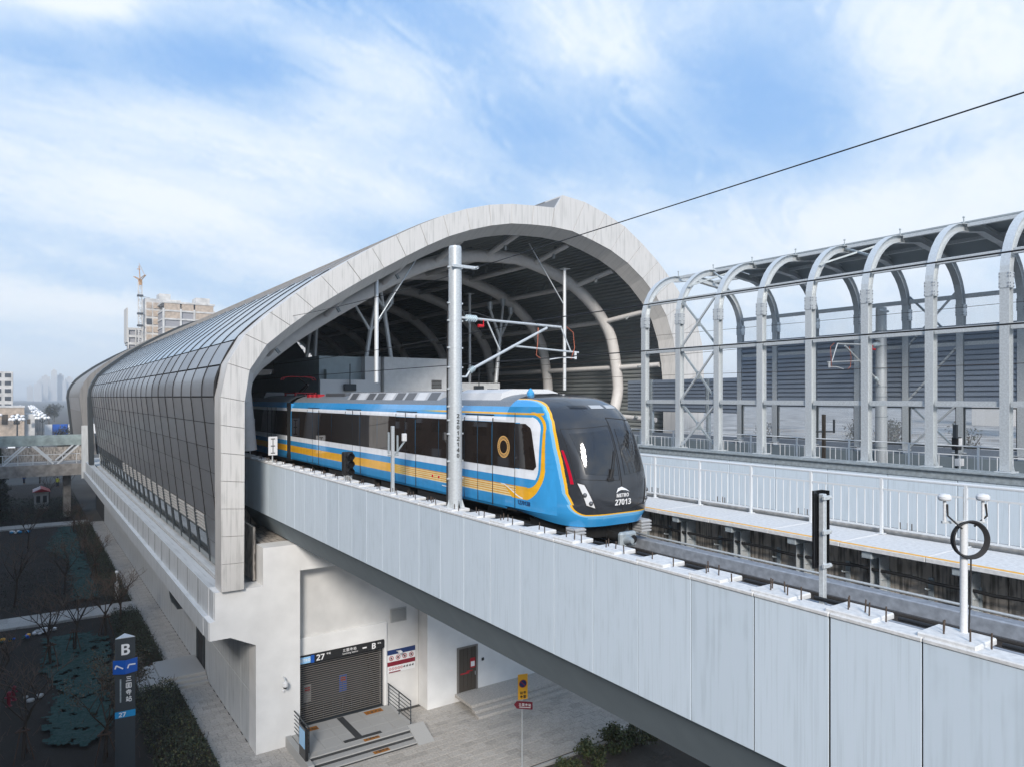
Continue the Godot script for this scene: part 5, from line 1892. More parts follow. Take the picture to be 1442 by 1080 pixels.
func roof_gear(t: Node3D, d0: float, d1: float, lead: bool) -> void:
	# sloping shroud panels along the roof edges
	if lead:
		var sh := MB.new()
		sh.prism([Vector2(TX - 1.08, 14.86), Vector2(TX - 0.86, 15.17), Vector2(TX + 0.86, 15.17), Vector2(TX + 1.08, 14.86)], 19.6, 27.2)
		var s := part(t, "roof_shroud", sh, look("shroud"))
		for k in 9:
			var pm := MB.new()
			var a := 19.75 + k * 0.82
			pm.hexa([P(TX - 1.062, 14.90, a), P(TX - 1.052, 14.905, a), P(TX - 0.882, 15.145, a), P(TX - 0.892, 15.14, a), P(TX - 1.062, 14.90, a + 0.62), P(TX - 1.052, 14.905, a + 0.62), P(TX - 0.882, 15.145, a + 0.62), P(TX - 0.892, 15.14, a + 0.62)])
			part(s, "shroud_panel", pm, look("shroud_dark" if k % 3 != 1 else "lamp_cover"))
		for k in 12:
			var pm := MB.new()
			pm.box(TX - 0.8, TX + 0.8, 15.172, 15.19, 19.75 + k * 0.62, 20.2 + k * 0.62)
			part(s, "roof_grille", pm, look("shroud_dark"))
		var ac := MB.new()
		ac.prism([Vector2(TX - 1.05, 14.85), Vector2(TX - 0.95, 15.12), Vector2(TX - 0.6, 15.22), Vector2(TX + 0.6, 15.22), Vector2(TX + 0.95, 15.12), Vector2(TX + 1.05, 14.85)], 16.2, 18.6)
		var a2 := part(t, "air_conditioner", ac, look("paint_white"))
		for q in [[16.9, -0.3], [17.7, -0.3]]:
			var f := MB.new()
			f.tube(P(TX + q[1], 15.221, q[0]), P(TX + q[1], 15.24, q[0]), 0.16, 0.16, 12)
			part(a2, "fan", f, look("black"))
		var bx := MB.new()
		bx.cbox(TX - 0.75, TX + 0.75, 15.0, 15.16, 28.2, 30.5, 0.03)
		part(t, "resistor_box", bx, look("shroud_dark"))
		var b2 := MB.new()
		for d in [31.0, 31.6, 32.2]:
			b2.cbox(TX - 0.9, TX - 0.6, 14.95, 15.12, d, d + 0.35, 0.02)
		part(t, "insulator", b2, look("red"))
		var an := MB.new()
		an.lathe(P(TX - 0.55, 15.02, 15.45), [Vector2(0.1, 0), Vector2(0.1, 0.1), Vector2(0.03, 0.2), Vector2(0.0, 0.22)], 10)
		part(t, "roof_antenna", an, look("train_blue"))
	else:
		var ac := MB.new()
		ac.prism([Vector2(TX - 1.0, 14.86), Vector2(TX - 0.8, 15.25), Vector2(TX + 0.8, 15.25), Vector2(TX + 1.0, 14.86)], 39.5, 44.0)
		part(t, "air_conditioner", ac, look("shroud_dark"))
		var a3 := MB.new()
		a3.prism([Vector2(TX - 1.0, 14.86), Vector2(TX - 0.8, 15.25), Vector2(TX + 0.8, 15.25), Vector2(TX + 1.0, 14.86)], 46.0, 50.0)
		part(t, "air_conditioner", a3, look("shroud_dark"))
func arch_path() -> Array: # (x, y) along the middle of a barrier frame
	var a := [Vector2(22.6, 12.95), Vector2(22.6, 14.8), Vector2(22.6, 16.9), Vector2(22.6, 18.3)]
	for k in range(1, 11):
		var w := PI / 2 * k / 10.0
		a.append(Vector2(22.6 + 2.1 * (1.0 - cos(w)), 18.3 + 2.05 * sin(w)))
	a.append(Vector2(25.85, 20.5))
	for k in range(10, 0, -1):
		var w := PI / 2 * k / 10.0
		a.append(Vector2(29.1 - 2.1 * (1.0 - cos(w)), 18.3 + 2.05 * sin(w)))
	a.append_array([Vector2(29.1, 18.3), Vector2(29.1, 16.9), Vector2(29.1, 14.8), Vector2(29.1, 12.95)])
	return a

func h_beam(pts: Array, wide: float, deep: float) -> MB: # two flanges and a web bent along (x, y)
	var m := MB.new()
	var o := inset(pts, -deep / 2)
	var i := inset(pts, deep / 2)
	var o2 := inset(pts, -deep / 2 + 0.02)
	var i2 := inset(pts, deep / 2 - 0.02)
	var slab := func(a: Array, b: Array, w: float) -> void:
		for k in a.size() - 1:
			m.hexa([P(a[k].x, a[k].y, -w / 2), P(a[k].x, a[k].y, w / 2), P(b[k].x, b[k].y, w / 2), P(b[k].x, b[k].y, -w / 2), P(a[k + 1].x, a[k + 1].y, -w / 2), P(a[k + 1].x, a[k + 1].y, w / 2), P(b[k + 1].x, b[k + 1].y, w / 2), P(b[k + 1].x, b[k + 1].y, -w / 2)])
	slab.call(o, o2, wide)
	slab.call(i, i2, wide)
	slab.call(o2, i2, 0.02)
	return m

func build_barrier() -> void:
	var t := thing("noise_barrier", "arched galvanised steel noise barrier with blue-grey louvre panels on the second viaduct", "noise barrier", P(25.85, 12.7, 14))
	var ap := arch_path()
	var frame := h_beam(ap, 0.24, 0.26).mesh()
	var plates := {}
	var bolted := {}
	for x in [22.6, 29.1]:
		var plate := MB.new()
		plate.box(x - 0.148, x + 0.148, 18.02, 18.46, -0.135, 0.135)
		plates[x] = plate.mesh()
		var bolts := MB.new()
		for yy in [18.06, 18.15, 18.33, 18.42]:
			for o in [-0.11, 0.11]:
				bolts.tube(P(x + o, yy, -0.135), P(x + o, yy, -0.155), 0.022, 0.022, 6)
				bolts.tube(P(x - 0.148, yy, o), P(x - 0.168, yy, o), 0.022, 0.022, 6)
		bolted[x] = bolts.mesh()
	var base := MB.new()
	for x in [22.6, 29.1]:
		base.cbox(x - 0.25, x + 0.25, 12.9, 12.94, -0.22, 0.22, 0.006)
		for s in [-1.0, 1.0]:
			base.hexa([P(x - 0.012, 12.94, s * 0.13), P(x + 0.012, 12.94, s * 0.13), P(x + 0.012, 12.94, s * 0.21), P(x - 0.012, 12.94, s * 0.21), P(x - 0.012, 13.25, s * 0.13), P(x + 0.012, 13.25, s * 0.13), P(x + 0.012, 13.25, s * 0.14), P(x - 0.012, 13.25, s * 0.14)])
	var basem := base.mesh()
	var stub := MB.new()
	stub.box(22.02, 22.06, 12.62, 12.9, -0.1, 0.1)
	stub.box(22.0, 22.5, 12.62, 12.9, -0.012, 0.012)
	var stubm := stub.mesh()
	var knob := MB.new()
	knob.tube(P(24.7, 20.5, 0), P(24.7, 20.68, 0), 0.02, 0.02, 6)
	knob.ball(P(24.7, 20.7, 0), 0.04, 6)
	var km := knob.mesh()
	var ds := []
	for k in 11:
		ds.append(22.7 - 2.0 * k)
	for d in ds:
		var at := Transform3D(Basis(), P(0, 0, d))
		var f := part(t, "arch_frame", frame, look("galv"), at)
		for x in plates:
			part(f, "splice_plate", plates[x], look("galv"), at)
			part(f, "bolt", bolted[x], look("trough"), at)
		part(f, "base_plate", basem, look("galv"), at)
		part(f, "stub_bracket", stubm, look("galv_dull"), at)
		part(f, "crown_knob", km, look("galv_dull"), at)
	# sill beam on top of the near wall
	var sb := MB.new()
	sb.box(21.98, 22.02, 12.64, 12.95, 0.6, 24.5)
	sb.box(21.9, 22.8, 12.86, 12.9, 0.6, 24.5)
	part(t, "sill_beam", sb, look("galv_dull"))
	# long beams between the frames
	for b in [[22.6, 19.05, 0.16], [22.6, 16.96, 0.18], [22.6, 14.8, 0.16], [29.1, 18.75, 0.16], [29.1, 16.96, 0.18], [29.1, 14.75, 0.16], [24.7, 20.42, 0.12], [27.0, 20.42, 0.12]]:
		for k in 10:
			var m := MB.new()
			var x: float = b[0]
			if b[1] > 18.9 and b[0] < 23:
				x = 22.75
			if b[1] > 18.7 and b[0] > 29:
				x = 29.05
			m.cbox(x - 0.06, x + 0.06, b[1] - b[2] / 2, b[1] + b[2] / 2, ds[k] - 0.125, ds[k + 1] + 0.125, 0.006)
			part(t, "long_beam", m, look("galv"))
	# cross bracing in two bays, and in the crown
	var cross := func(x: float, ya: float, yb: float, da: float, db: float) -> void:
		var m := MB.new()
		m.bar(P(x - 0.03, ya, da), P(x - 0.03, yb, db), 0.07, 0.07, Vector3.RIGHT)
		part(t, "brace", m, look("galv"))
		var m2 := MB.new()
		m2.bar(P(x + 0.05, yb, da), P(x + 0.05, ya, db), 0.07, 0.07, Vector3.RIGHT)
		part(t, "brace", m2, look("galv_dull"))
		var g := MB.new()
		g.cbox(x - 0.008, x + 0.008, (ya + yb) / 2 - 0.16, (ya + yb) / 2 + 0.16, (da + db) / 2 - 0.12, (da + db) / 2 + 0.12, 0.003)
		part(t, "gusset", g, look("galv_dull"))
	for yy in [[13.0, 14.7], [14.9, 16.85], [17.05, 18.95]]:
		cross.call(22.6, yy[0], yy[1], ds[1] - 0.12, ds[2] + 0.12)
		cross.call(29.05, yy[0], yy[1], ds[4] - 0.12, ds[5] + 0.12)
	for k in [1, 4]:
		var m := MB.new()
		m.bar(P(23.0, 19.6, ds[k]), P(24.7, 20.4, ds[k + 1]), 0.06, 0.06)
		m.bar(P(23.0, 19.6, ds[k + 1]), P(24.7, 20.4, ds[k]), 0.06, 0.06)
		part(t, "crown_brace", m, look("galv_dull"))
	mat("louvre_roof", C(0.33, 0.37, 0.39), 0.5, 0.2)
	# dark roof sheets over the crown
	for k in range(1, 10):
		var r := MB.new()
		r.prism([Vector2(24.75, 20.52), Vector2(25.85, 20.66), Vector2(27.4, 20.5), Vector2(28.2, 20.1), Vector2(28.2, 20.15), Vector2(27.4, 20.55), Vector2(25.85, 20.71), Vector2(24.75, 20.57)], ds[k] - 0.02, ds[k + 1] + 0.02)
		part(t, "roof_sheet", r, look("louvre_roof"))
	# far side: louvre slats, windows, plinth boards and clear upper panes
	mat("louvre", C(0.31, 0.36, 0.43), 0.5, 0.25, noise_tex(61, 0.05, 0.82, 1.0), 0.8)
	var slat := MB.new()
	slat.hexa([P(29.0, 0.0, -0.86), P(29.06, 0.0, -0.86), P(29.06, 0.17, -0.86), P(29.045, 0.17, -0.86), P(29.0, 0.0, 0.86), P(29.06, 0.0, 0.86), P(29.06, 0.17, 0.86), P(29.045, 0.17, 0.86)])
	slat.box(28.985, 29.06, -0.012, 0.02, -0.86, 0.86)
	var slm := slat.mesh()
	for k in 10:
		var dc: float = ds[k] - 1.0
		var n := 0
		var y := 14.86
		while y < 17.62:
			if absf(y - 16.9) > 0.10:
				part(t, "louvre_slat", slm, look("louvre"), Transform3D(Basis(), P(0, y, dc)))
			y += 0.19
		var bk := MB.new()
		bk.box(29.07, 29.1, 14.83, 17.68, dc - 0.87, dc + 0.87)
		part(t, "louvre_back", bk, look("louvre"))
		var wf := MB.new()
		for s in [-1.0, 1.0]:
			wf.box(29.02, 29.08, 13.1, 14.62, dc + s * 0.86 - 0.025, dc + s * 0.86 + 0.025)
		wf.box(29.02, 29.08, 14.57, 14.62, dc - 0.84, dc + 0.84)
		wf.box(29.02, 29.08, 13.1, 13.15, dc - 0.84, dc + 0.84)
		var win := part(t, "window_frame", wf, look("slate"))
		var pn := MB.new()
		pn.box(29.045, 29.055, 13.15, 14.57, dc - 0.83, dc + 0.83)
		part(win, "window_pane", pn, look("clear"))
		var pb := MB.new()
		pb.cbox(29.02, 29.08, 12.62, 13.08, dc - 0.87, dc + 0.87, 0.008)
		part(t, "plinth_board", pb, look("louvre"))
		var up := MB.new()
		up.box(29.045, 29.053, 17.7, 18.66, dc - 0.87, dc + 0.87)
		part(t, "upper_pane", up, look("clear"))
	# screen that runs on to the canopy without frames
	var sc := thing("noise_screen", "low blue-grey louvre screen between the arched barrier and the canopy column", "screen", P(29.1, 12.7, 27))
	for k in 4:
		var dc := 23.7 + 2.0 * k
		var po := MB.new()
		po.cbox(29.0, 29.2, 12.75, 16.6 if k == 0 else 15.95, dc - 1.0 - 0.09, dc - 1.0 + 0.09, 0.01)
		if k > 0:
			part(sc, "post", po, look("galv_dull"))
		for j in 9:
			part(sc, "louvre_slat", slm, look("louvre"), Transform3D(Basis(), P(0, 14.25 + j * 0.19, dc)))
		var bk := MB.new()
		bk.box(29.07, 29.1, 14.2, 15.95, dc - 0.87, dc + 0.87)
		part(sc, "louvre_back", bk, look("louvre"))
		var pb := MB.new()
		pb.cbox(29.02, 29.08, 12.62, 13.05, dc - 0.9, dc + 0.9, 0.008)
		part(sc, "plinth_board", pb, look("louvre"))
	# low fence of upright bars inside the frames
	var fn := thing("walkway_fence", "low pale fence of upright bars behind the barrier posts", "fence", P(23.3, 12.74, 12))
	var bar := MB.new()
	bar.tube(Vector3(0, 0.03, 0), Vector3(0, 0.5, 0), 0.013, 0.013, 5, false)
	var barm := bar.mesh()
	var rail := MB.new()
	rail.box(-0.018, 0.018, 0.49, 0.52, -1.0, 1.0)
	rail.box(-0.018, 0.018, 0.02, 0.05, -1.0, 1.0)
	var railm := rail.mesh()
	var upper := MB.new()
	upper.tube(P(0, 0.78, -1.0), P(0, 0.78, 1.0), 0.02, 0.02, 6)
	var upperm := upper.mesh()
	var fpost := MB.new()
	fpost.box(-0.025, 0.025, 0, 0.78, -0.025, 0.025)
	var fpm := fpost.mesh()
	for k in 13:
		var dc := 25.7 - 2.0 * k
		part(fn, "rail", railm, look("rail_white"), Transform3D(Basis(), P(23.3, 12.76, dc)))
		part(fn, "top_rail", upperm, look("rail_white"), Transform3D(Basis(), P(23.3, 12.76, dc)))
		part(fn, "post", fpm, look("rail_white"), Transform3D(Basis(), P(23.3, 12.76, dc)))
		for j in 9:
			part(fn, "baluster", barm, look("rail_white"), Transform3D(Basis(), P(23.3, 12.76, dc - 0.9 + j * 0.2)))

func sag(a: Vector3, b: Vector3, drop: float, n := 24) -> Array:
	var pts := []
	for i in n + 1:
		var t := float(i) / n
		pts.append(a.lerp(b, t) - Vector3(0, drop * 4.0 * t * (1.0 - t), 0))
	return pts

func wire(a: Vector3, b: Vector3, drop: float, r: float, label: String, seen := "black") -> void:
	var m := MB.new()
	m.path(sag(a, b, drop), r, 5)
	solo("overhead_wire", m, look(seen), label, "wire", Vector3.ZERO, "overhead wires")

func insulator(m: MB, a: Vector3, b: Vector3, r: float) -> void: # ribbed
	var n := 5
	for i in n:
		var p := a.lerp(b, (i + 0.2) / n)
		var q := a.lerp(b, (i + 0.8) / n)
		m.tube(p, q, r, r * 0.75, 12)
	m.tube(a, b, r * 0.5, r * 0.5, 8)

func build_overhead() -> void:
	# tall round mast on the parapet
	var md := 16.1
	var mx := 9.22
	var t := thing("catenary_mast", "tall round silver mast on the parapet in front of the train", "mast", P(mx, 12.1, md))
	var s := MB.new()
	s.lathe(P(mx, 12.12, md), [Vector2(0.185, 0.0), Vector2(0.18, 2.0), Vector2(0.165, 6.7), Vector2(0.15, 6.76), Vector2(0.0, 6.77)], 28)
	part(t, "shaft", s, look("galv"))
	var bp := MB.new()
	bp.lathe(P(mx, 12.08, md), [Vector2(0.3, 0.0), Vector2(0.3, 0.04), Vector2(0.19, 0.05)], 24)
	for k in 8:
		var a := TAU * k / 8
		bp.hexa([P(mx + cos(a) * 0.17, 12.12, md + sin(a) * 0.17 - 0.006), P(mx + cos(a) * 0.17, 12.12, md + sin(a) * 0.17 + 0.006), P(mx + cos(a) * 0.27, 12.12, md + sin(a) * 0.27 + 0.006), P(mx + cos(a) * 0.27, 12.12, md + sin(a) * 0.27 - 0.006), P(mx + cos(a) * 0.17, 12.36, md + sin(a) * 0.17 - 0.006), P(mx + cos(a) * 0.17, 12.36, md + sin(a) * 0.17 + 0.006), P(mx + cos(a) * 0.19, 12.36, md + sin(a) * 0.19 + 0.006), P(mx + cos(a) * 0.19, 12.36, md + sin(a) * 0.19 - 0.006)])
	part(t, "base_flange", bp, look("galv"))
	for y in [12.9, 13.35, 14.05, 14.4, 14.75, 15.2, 15.75, 16.25, 16.95, 17.4, 18.32]:
		var bn := MB.new()
		var rr := lerpf(0.19, 0.17, (y - 12.1) / 6.7)
		bn.lathe(P(mx, y, md), [Vector2(rr, 0.0), Vector2(rr, 0.022)], 24)
		for q in [-1.0, 1.0]:
			bn.cbox(mx + q * (rr + 0.02) - 0.03, mx + q * (rr + 0.02) + 0.03, y - 0.01, y + 0.032, md - 0.03, md + 0.03, 0.005)
		part(t, "clamp_band", bn, look("galv"))
	var cbl := MB.new()
	cbl.path([P(mx - 0.17, 12.2, md + 0.12), P(mx - 0.165, 15.0, md + 0.12), P(mx - 0.15, 17.2, md + 0.12)], 0.02, 6)
	part(t, "earth_cable", cbl, look("rubber"))
	var ta := MB.new()
	ta.cbox(mx - 0.2, mx + 0.55, 18.30, 18.38, md - 0.22, md - 0.16, 0.01)
	ta.tube(P(mx + 0.5, 18.34, md - 0.3), P(mx + 0.5, 18.34, md - 0.05), 0.04, 0.04, 8)
	part(t, "wire_arm", ta, look("galv"))
	var chars := "22012140"
	for k in chars.length():
		part(t, "mast_number", text_mesh(chars[k], 0.10), look("black_print"), Transform3D(Basis(Vector3.UP, -0.25), P(mx - 0.02, 14.52 - k * 0.145, md - 0.187)))
	cantilever(t, mx, md, 1.0, TX + 0.7)
	# its twin on the second viaduct
	var m2x := 28.3
	var m2d := 15.3
	var t2 := thing("catenary_mast", "grey round mast standing inside the arched barrier", "mast", P(m2x, 11.0, m2d))
	var s2 := MB.new()
	s2.lathe(P(m2x, 11.0, m2d), [Vector2(0.23, 0.0), Vector2(0.2, 7.5), Vector2(0.19, 7.55), Vector2(0.0, 7.56)], 20)
	part(t2, "shaft", s2, look("galv"))
	var ta2 := MB.new()
	ta2.cbox(m2x - 0.55, m2x + 0.15, 18.35, 18.43, m2d - 0.24, m2d - 0.18, 0.01)
	part(t2, "wire_arm", ta2, look("galv"))
	for y in [13.0, 14.2, 15.0, 15.4, 16.1, 17.0, 17.6]:
		var bn := MB.new()
		bn.lathe(P(m2x, y, m2d), [Vector2(0.235, 0.0), Vector2(0.235, 0.03)], 16)
		part(t2, "clamp_band", bn, look("galv_dull"))
	cantilever(t2, m2x, m2d, -1.0, 25.4)
	# wires
	wire(P(mx + 0.5, 18.34, md), P(mx + 0.5, 19.0, -12), 0.06, 0.011, "long black wire crossing the sky from the top arm of the silver mast")
	wire(P(mx + 0.5, 18.34, md), P(mx + 0.3, 18.6, 34), 0.15, 0.011, "wire from the top arm of the silver mast back to the canopy")
	wire(P(TX, 17.1, md), P(TX, 17.1, -12), 0.02, 0.014, "upper overhead wire running from the mast bracket towards the viewer")
	wire(P(TX, 17.1, md), P(TX - 0.1, 17.2, 60), 0.35, 0.012, "upper overhead wire above the train leading into the canopy")
	wire(P(TX + 0.1, 16.05, -12), P(TX, 16.05, 60), 0.0, 0.014, "lower contact wire above the train roof")
	wire(P(25.8, 17.2, -12), P(25.8, 17.2, m2d), 0.1, 0.01, "upper overhead wire inside the arched barrier, near the viewer", "rebar")
	wire(P(25.8, 17.2, m2d), P(25.8, 17.2, 60), 0.3, 0.01, "upper overhead wire inside the arched barrier, towards the canopy", "rebar")
	wire(P(25.8, 16.05, -12), P(25.8, 16.05, 60), 0.0, 0.01, "lower contact wire inside the arched barrier", "rebar")
	wire(P(m2x - 0.5, 18.4, -12), P(m2x - 0.5, 18.4, 40), 0.2, 0.009, "thin wire at the top arm of the mast inside the barrier", "rebar")
	# drop tubes hanging from the canopy
	drop_tube(P(14.0, 20.75, 32.0), 15.7, "bright white tube hanging from the canopy above the train, with a slanted stay", 2.2)
	drop_tube(P(26.6, 22.6, 33.4), 15.4, "white tube hanging from the canopy behind the mast bracket", -2.6)
	drop_tube(P(25.8, 22.2, 43.0), 16.0, "thin white tube hanging deep inside the canopy", -2.0)

func drop_tube(top: Vector3, low: float, label: String, stay: float) -> void:
	var t := thing("drop_tube", label, "tube", top)
	var m := MB.new()
	m.tube(top, Vector3(top.x, low, top.z), 0.10, 0.10, 12)
	part(t, "tube", m, look("rail_white"))
	var fl := MB.new()
	fl.cbox(top.x - 0.25, top.x + 0.25, top.y - 0.04, top.y, -top.z - 0.25, -top.z + 0.25, 0.01)
	part(t, "top_plate", fl, look("galv"))
	var st := MB.new()
	st.tube(Vector3(top.x, top.y - 2.2, top.z), Vector3(top.x + stay, top.y + 1.2, top.z), 0.035, 0.035, 6)
	part(t, "stay", st, look("galv"))

func cantilever(t: Node3D, mx: float, md: float, s: float, wx: float) -> void: # hinged bracket from mast to wire
	var d := md - 0.05
	var top := P(mx + s * 0.22, 17.05, d)
	var low := P(mx + s * 0.22, 15.55, d)
	var tip := P(mx + s * (absf(wx - mx) + 0.25), 16.98, d)
	var join := P(mx + s * (absf(wx - mx) - 0.25), 16.93, d)
	var tt := MB.new()
	tt.tube(P(mx + s * 0.65, 17.04, d), tip, 0.034, 0.034, 10)
	part(t, "top_tube", tt, look("galv"))
	var dt := MB.new()
	var dlow := P(mx + s * 0.55, 15.76, d)
	dt.tube(dlow, join, 0.038, 0.038, 10)
	part(t, "diagonal_tube", dt, look("galv"))
	var i1 := MB.new()
	insulator(i1, P(mx + s * 0.30, 17.05, d), P(mx + s * 0.62, 17.04, d), 0.095)
	part(t, "top_insulator", i1, look("porcelain"))
	var i2 := MB.new()
	insulator(i2, P(mx + s * 0.40, 15.66, d), dlow, 0.08)
	part(t, "low_insulator", i2, look("porcelain"))
	var hg := MB.new()
	hg.bar(P(mx + s * 0.12, 17.05, d), P(mx + s * 0.32, 17.05, d), 0.06, 0.05)
	hg.path([P(mx + s * 0.12, 15.52, d), P(mx + s * 0.3, 15.52, d), P(mx + s * 0.42, 15.68, d)], 0.03, 6)
	part(t, "hinge", hg, look("galv"))
	var red := MB.new()
	red.tube(P(mx + s * 0.64, 16.86, d - 0.05), P(mx + s * 0.80, 16.86, d - 0.05), 0.045, 0.035, 12)
	red.bar(P(mx + s * 0.80, 17.02, d - 0.05), P(mx + s * 0.80, 16.84, d - 0.05), 0.02, 0.02)
	part(t, "counterweight", red, look("red_gloss"))
	var sv := MB.new()
	sv.tube(P(mx + s * 0.95, 17.0, d), P(mx + s * 1.35, 16.25, d), 0.022, 0.022, 8)
	part(t, "strut", sv, look("galv"))
	var rx := mx + s * 1.75
	var rt := MB.new()
	rt.tube(P(rx, 16.38, d), P(wx + s * 0.9, 16.28, d), 0.026, 0.026, 8)
	part(t, "registration_tube", rt, look("galv"))
	var rs := MB.new()
	rs.tube(tip, P(wx + s * 0.6, 16.32, d), 0.022, 0.022, 8)
	part(t, "stay", rs, look("galv"))
	var sa := MB.new()
	sa.path([P(wx + s * 0.75, 16.12, d), P(wx + s * 0.3, 16.12, d), P(wx - s * 0.15, 16.05, d)], 0.018, 6)
	sa.cbox(wx + s * 0.78 - 0.03, wx + s * 0.78 + 0.03, 16.08, 16.3, md - 0.08, md - 0.02, 0.005)
	part(t, "steady_arm", sa, look("rail_white"))
	var cu := MB.new()
	cu.path([P(wx - s * 0.55, 16.92, d), P(wx - s * 0.6, 16.5, d - 0.04), P(wx - s * 0.62, 16.15, d), P(wx - s * 0.45, 16.06, d)], 0.012, 6)
	cu.path([P(wx + s * 0.45, 17.0, d), P(wx + s * 0.7, 16.85, d), P(wx + s * 0.72, 16.4, d - 0.04), P(wx + s * 0.62, 16.08, d)], 0.012, 6)
	part(t, "jumper", cu, look("copper"))
	var bl := MB.new()
	bl.path([P(mx + s * 0.2, 17.2, d), P(mx + s * 0.6, 17.2, d), P(mx + s * 1.1, 17.08, d), P(mx + s * 2.0, 17.02, d), P(wx + s * 0.3, 17.05, d)], 0.014, 6)
	part(t, "feeder_cable", bl, look("rubber"))

func build_trackside() -> void:
	# two white marker boards with a ladder mark
	for q in [[36.2, 12.55, 13.95, 13.05, "white marker board on a thin post beside the canopy column"], [32.4, 12.12, 13.25, 12.42, "lower white marker board standing on the parapet near the canopy"]]:
		var t := thing("marker_board", q[4], "sign", P(9.2, 12.1, q[0]), "marker boards")
		var po := MB.new()
		po.tube(P(9.2, 12.1, q[0]), P(9.2, q[2] - 0.1, q[0]), 0.03, 0.03, 8)
		part(t, "post", po, look("galv"))
		var b := MB.new()
		var d0: float = q[0] - 0.05
		b.cbox(9.0, 9.4, q[3], q[2], d0 - 0.03, d0, 0.008)
		part(t, "board", b, look("paint_white"))
		var mk := MB.new()
		mk.box(9.185, 9.215, q[3] + 0.08, q[2] - 0.08, d0 - 0.036, d0 - 0.03)
		for k in 3:
			var y := lerpf(q[3] + 0.1, q[2] - 0.1, k / 2.0)
			mk.box(9.11, 9.29, y - 0.02, y + 0.02, d0 - 0.038, d0 - 0.031)
		part(t, "ladder_mark", mk, look("black_print"))
	# black colour light signal
	var sg := thing("railway_signal", "black stacked-lens signal on the parapet before the train's yellow band", "signal", P(9.25, 12.15, 23.55))
	var po := MB.new()
	po.cbox(9.13, 9.37, 12.12, 12.32, 23.45, 23.65, 0.015)
	part(sg, "base", po, look("galv"))
	var hd := MB.new()
	hd.cbox(9.09, 9.41, 12.32, 13.12, 23.45, 23.75, 0.03)
	part(sg, "housing", hd, look("black"))
	for k in 3:
		var hood := MB.new()
		var y := 12.46 + k * 0.26
		hood.tube(P(9.25, y, 23.45), P(9.25, y, 23.22), 0.115, 0.12, 12, false)
		hood.tube(P(9.25, y, 23.44), P(9.25, y, 23.40), 0.1, 0.1, 12)
		part(sg, "hood", hood, look("black"))
	# post with a small box
	var eq := thing("equipment_post", "thin steel post with small white box beside the train doors", "post", P(9.22, 12.12, 19.87))
	var ep := MB.new()
	ep.cbox(9.17, 9.26, 12.12, 14.13, 19.82, 19.92, 0.01)
	part(eq, "post", ep, look("galv"))
	var e1 := MB.new()
	e1.cbox(9.52, 9.66, 13.66, 13.90, 19.8, 19.9, 0.015)
	part(eq, "white_box", e1, look("paint_white"))
	var e2 := MB.new()
	e2.bar(P(9.22, 13.2, 19.85), P(9.6, 13.66, 19.85), 0.04, 0.04)
	e2.bar(P(9.05, 13.25, 19.85), P(9.4, 13.25, 19.85), 0.05, 0.04)
	part(eq, "bracket", e2, look("galv_dull"))
	var e3 := MB.new()
	e3.cbox(9.05, 9.10, 13.3, 13.95, 19.82, 19.88, 0.01)
	e3.cbox(9.34, 9.39, 13.3, 13.85, 19.82, 19.88, 0.01)
	part(eq, "side_plate", e3, look("galv_dull"))
	# black striped post sign near the viewer
	var st := thing("striped_marker", "black upright plate with white dashes on a grey post, at the parapet edge", "sign", P(9.5, 12.0, 5.95))
	var sp := MB.new()
	sp.cbox(9.42, 9.50, 11.9, 13.62, 5.92, 6.0, 0.008)
	part(st, "post", sp, look("galv"))
	var bl := MB.new()
	bl.box(9.34, 9.355, 12.55, 13.66, 6.02, 6.05)
	bl.box(9.36, 9.585, 12.55, 13.66, 6.03, 6.06)
	bl.box(9.57, 9.585, 12.55, 13.66, 5.93, 6.03)
	part(st, "plate", bl, look("black_gloss"))
	for y in [13.58, 13.42, 13.26]:
		var dsh := MB.new()
		dsh.box(9.505, 9.575, y - 0.025, y + 0.025, 6.018, 6.027)
		part(st, "white_dash", dsh, look("white_print"))
	for y in [13.57, 13.08, 12.60]:
		var cl := MB.new()
		cl.cbox(9.37, 9.56, y - 0.03, y + 0.03, 5.88, 5.918, 0.006)
		cl.tube(P(9.54, y, 5.87), P(9.54, y, 6.0), 0.02, 0.02, 6)
		part(st, "clamp", cl, look("galv"))
	# antenna post
	var an := thing("antenna_post", "white post with two mushroom antennas and coiled black cable", "antenna", P(9.35, 12.0, 4.05))
	var ap := MB.new()
	ap.tube(P(9.35, 11.9, 4.05), P(9.35, 13.52, 4.05), 0.042, 0.042, 14)
	part(an, "post", ap, look("paint_white"))
	var rod := MB.new()
	rod.tube(P(9.35, 13.5, 4.05), P(9.35, 13.9, 4.05), 0.012, 0.008, 6)
	part(an, "rod", rod, look("galv"))
	var arm := MB.new()
	arm.bar(P(9.13, 13.50, 4.2), P(9.57, 13.50, 3.9), 0.03, 0.03)
	part(an, "cross_arm", arm, look("galv"))
	for q in [[9.16, 4.18], [9.54, 3.92]]:
		var mu := MB.new()
		mu.lathe(P(q[0], 13.76, q[1]), [Vector2(0.0, 0), Vector2(0.06, 0.0), Vector2(0.075, 0.02), Vector2(0.075, 0.05), Vector2(0.055, 0.075), Vector2(0.0, 0.085)], 16)
		mu.tube(P(q[0], 13.50, q[1]), P(q[0], 13.76, q[1]), 0.02, 0.02, 8)
		part(an, "antenna", mu, look("paint_white"))
	var co := MB.new()
	for turn in 4:
		var pts := []
		for k in 41:
			var a := TAU * k / 40
			pts.append(P(9.35 + cos(a) * (0.19 + turn * 0.006) * 0.82, 13.30 + sin(a) * (0.205 + turn * 0.005), 4.0 - cos(a) * 0.12 - turn * 0.012))
		co.path(pts, 0.014, 6)
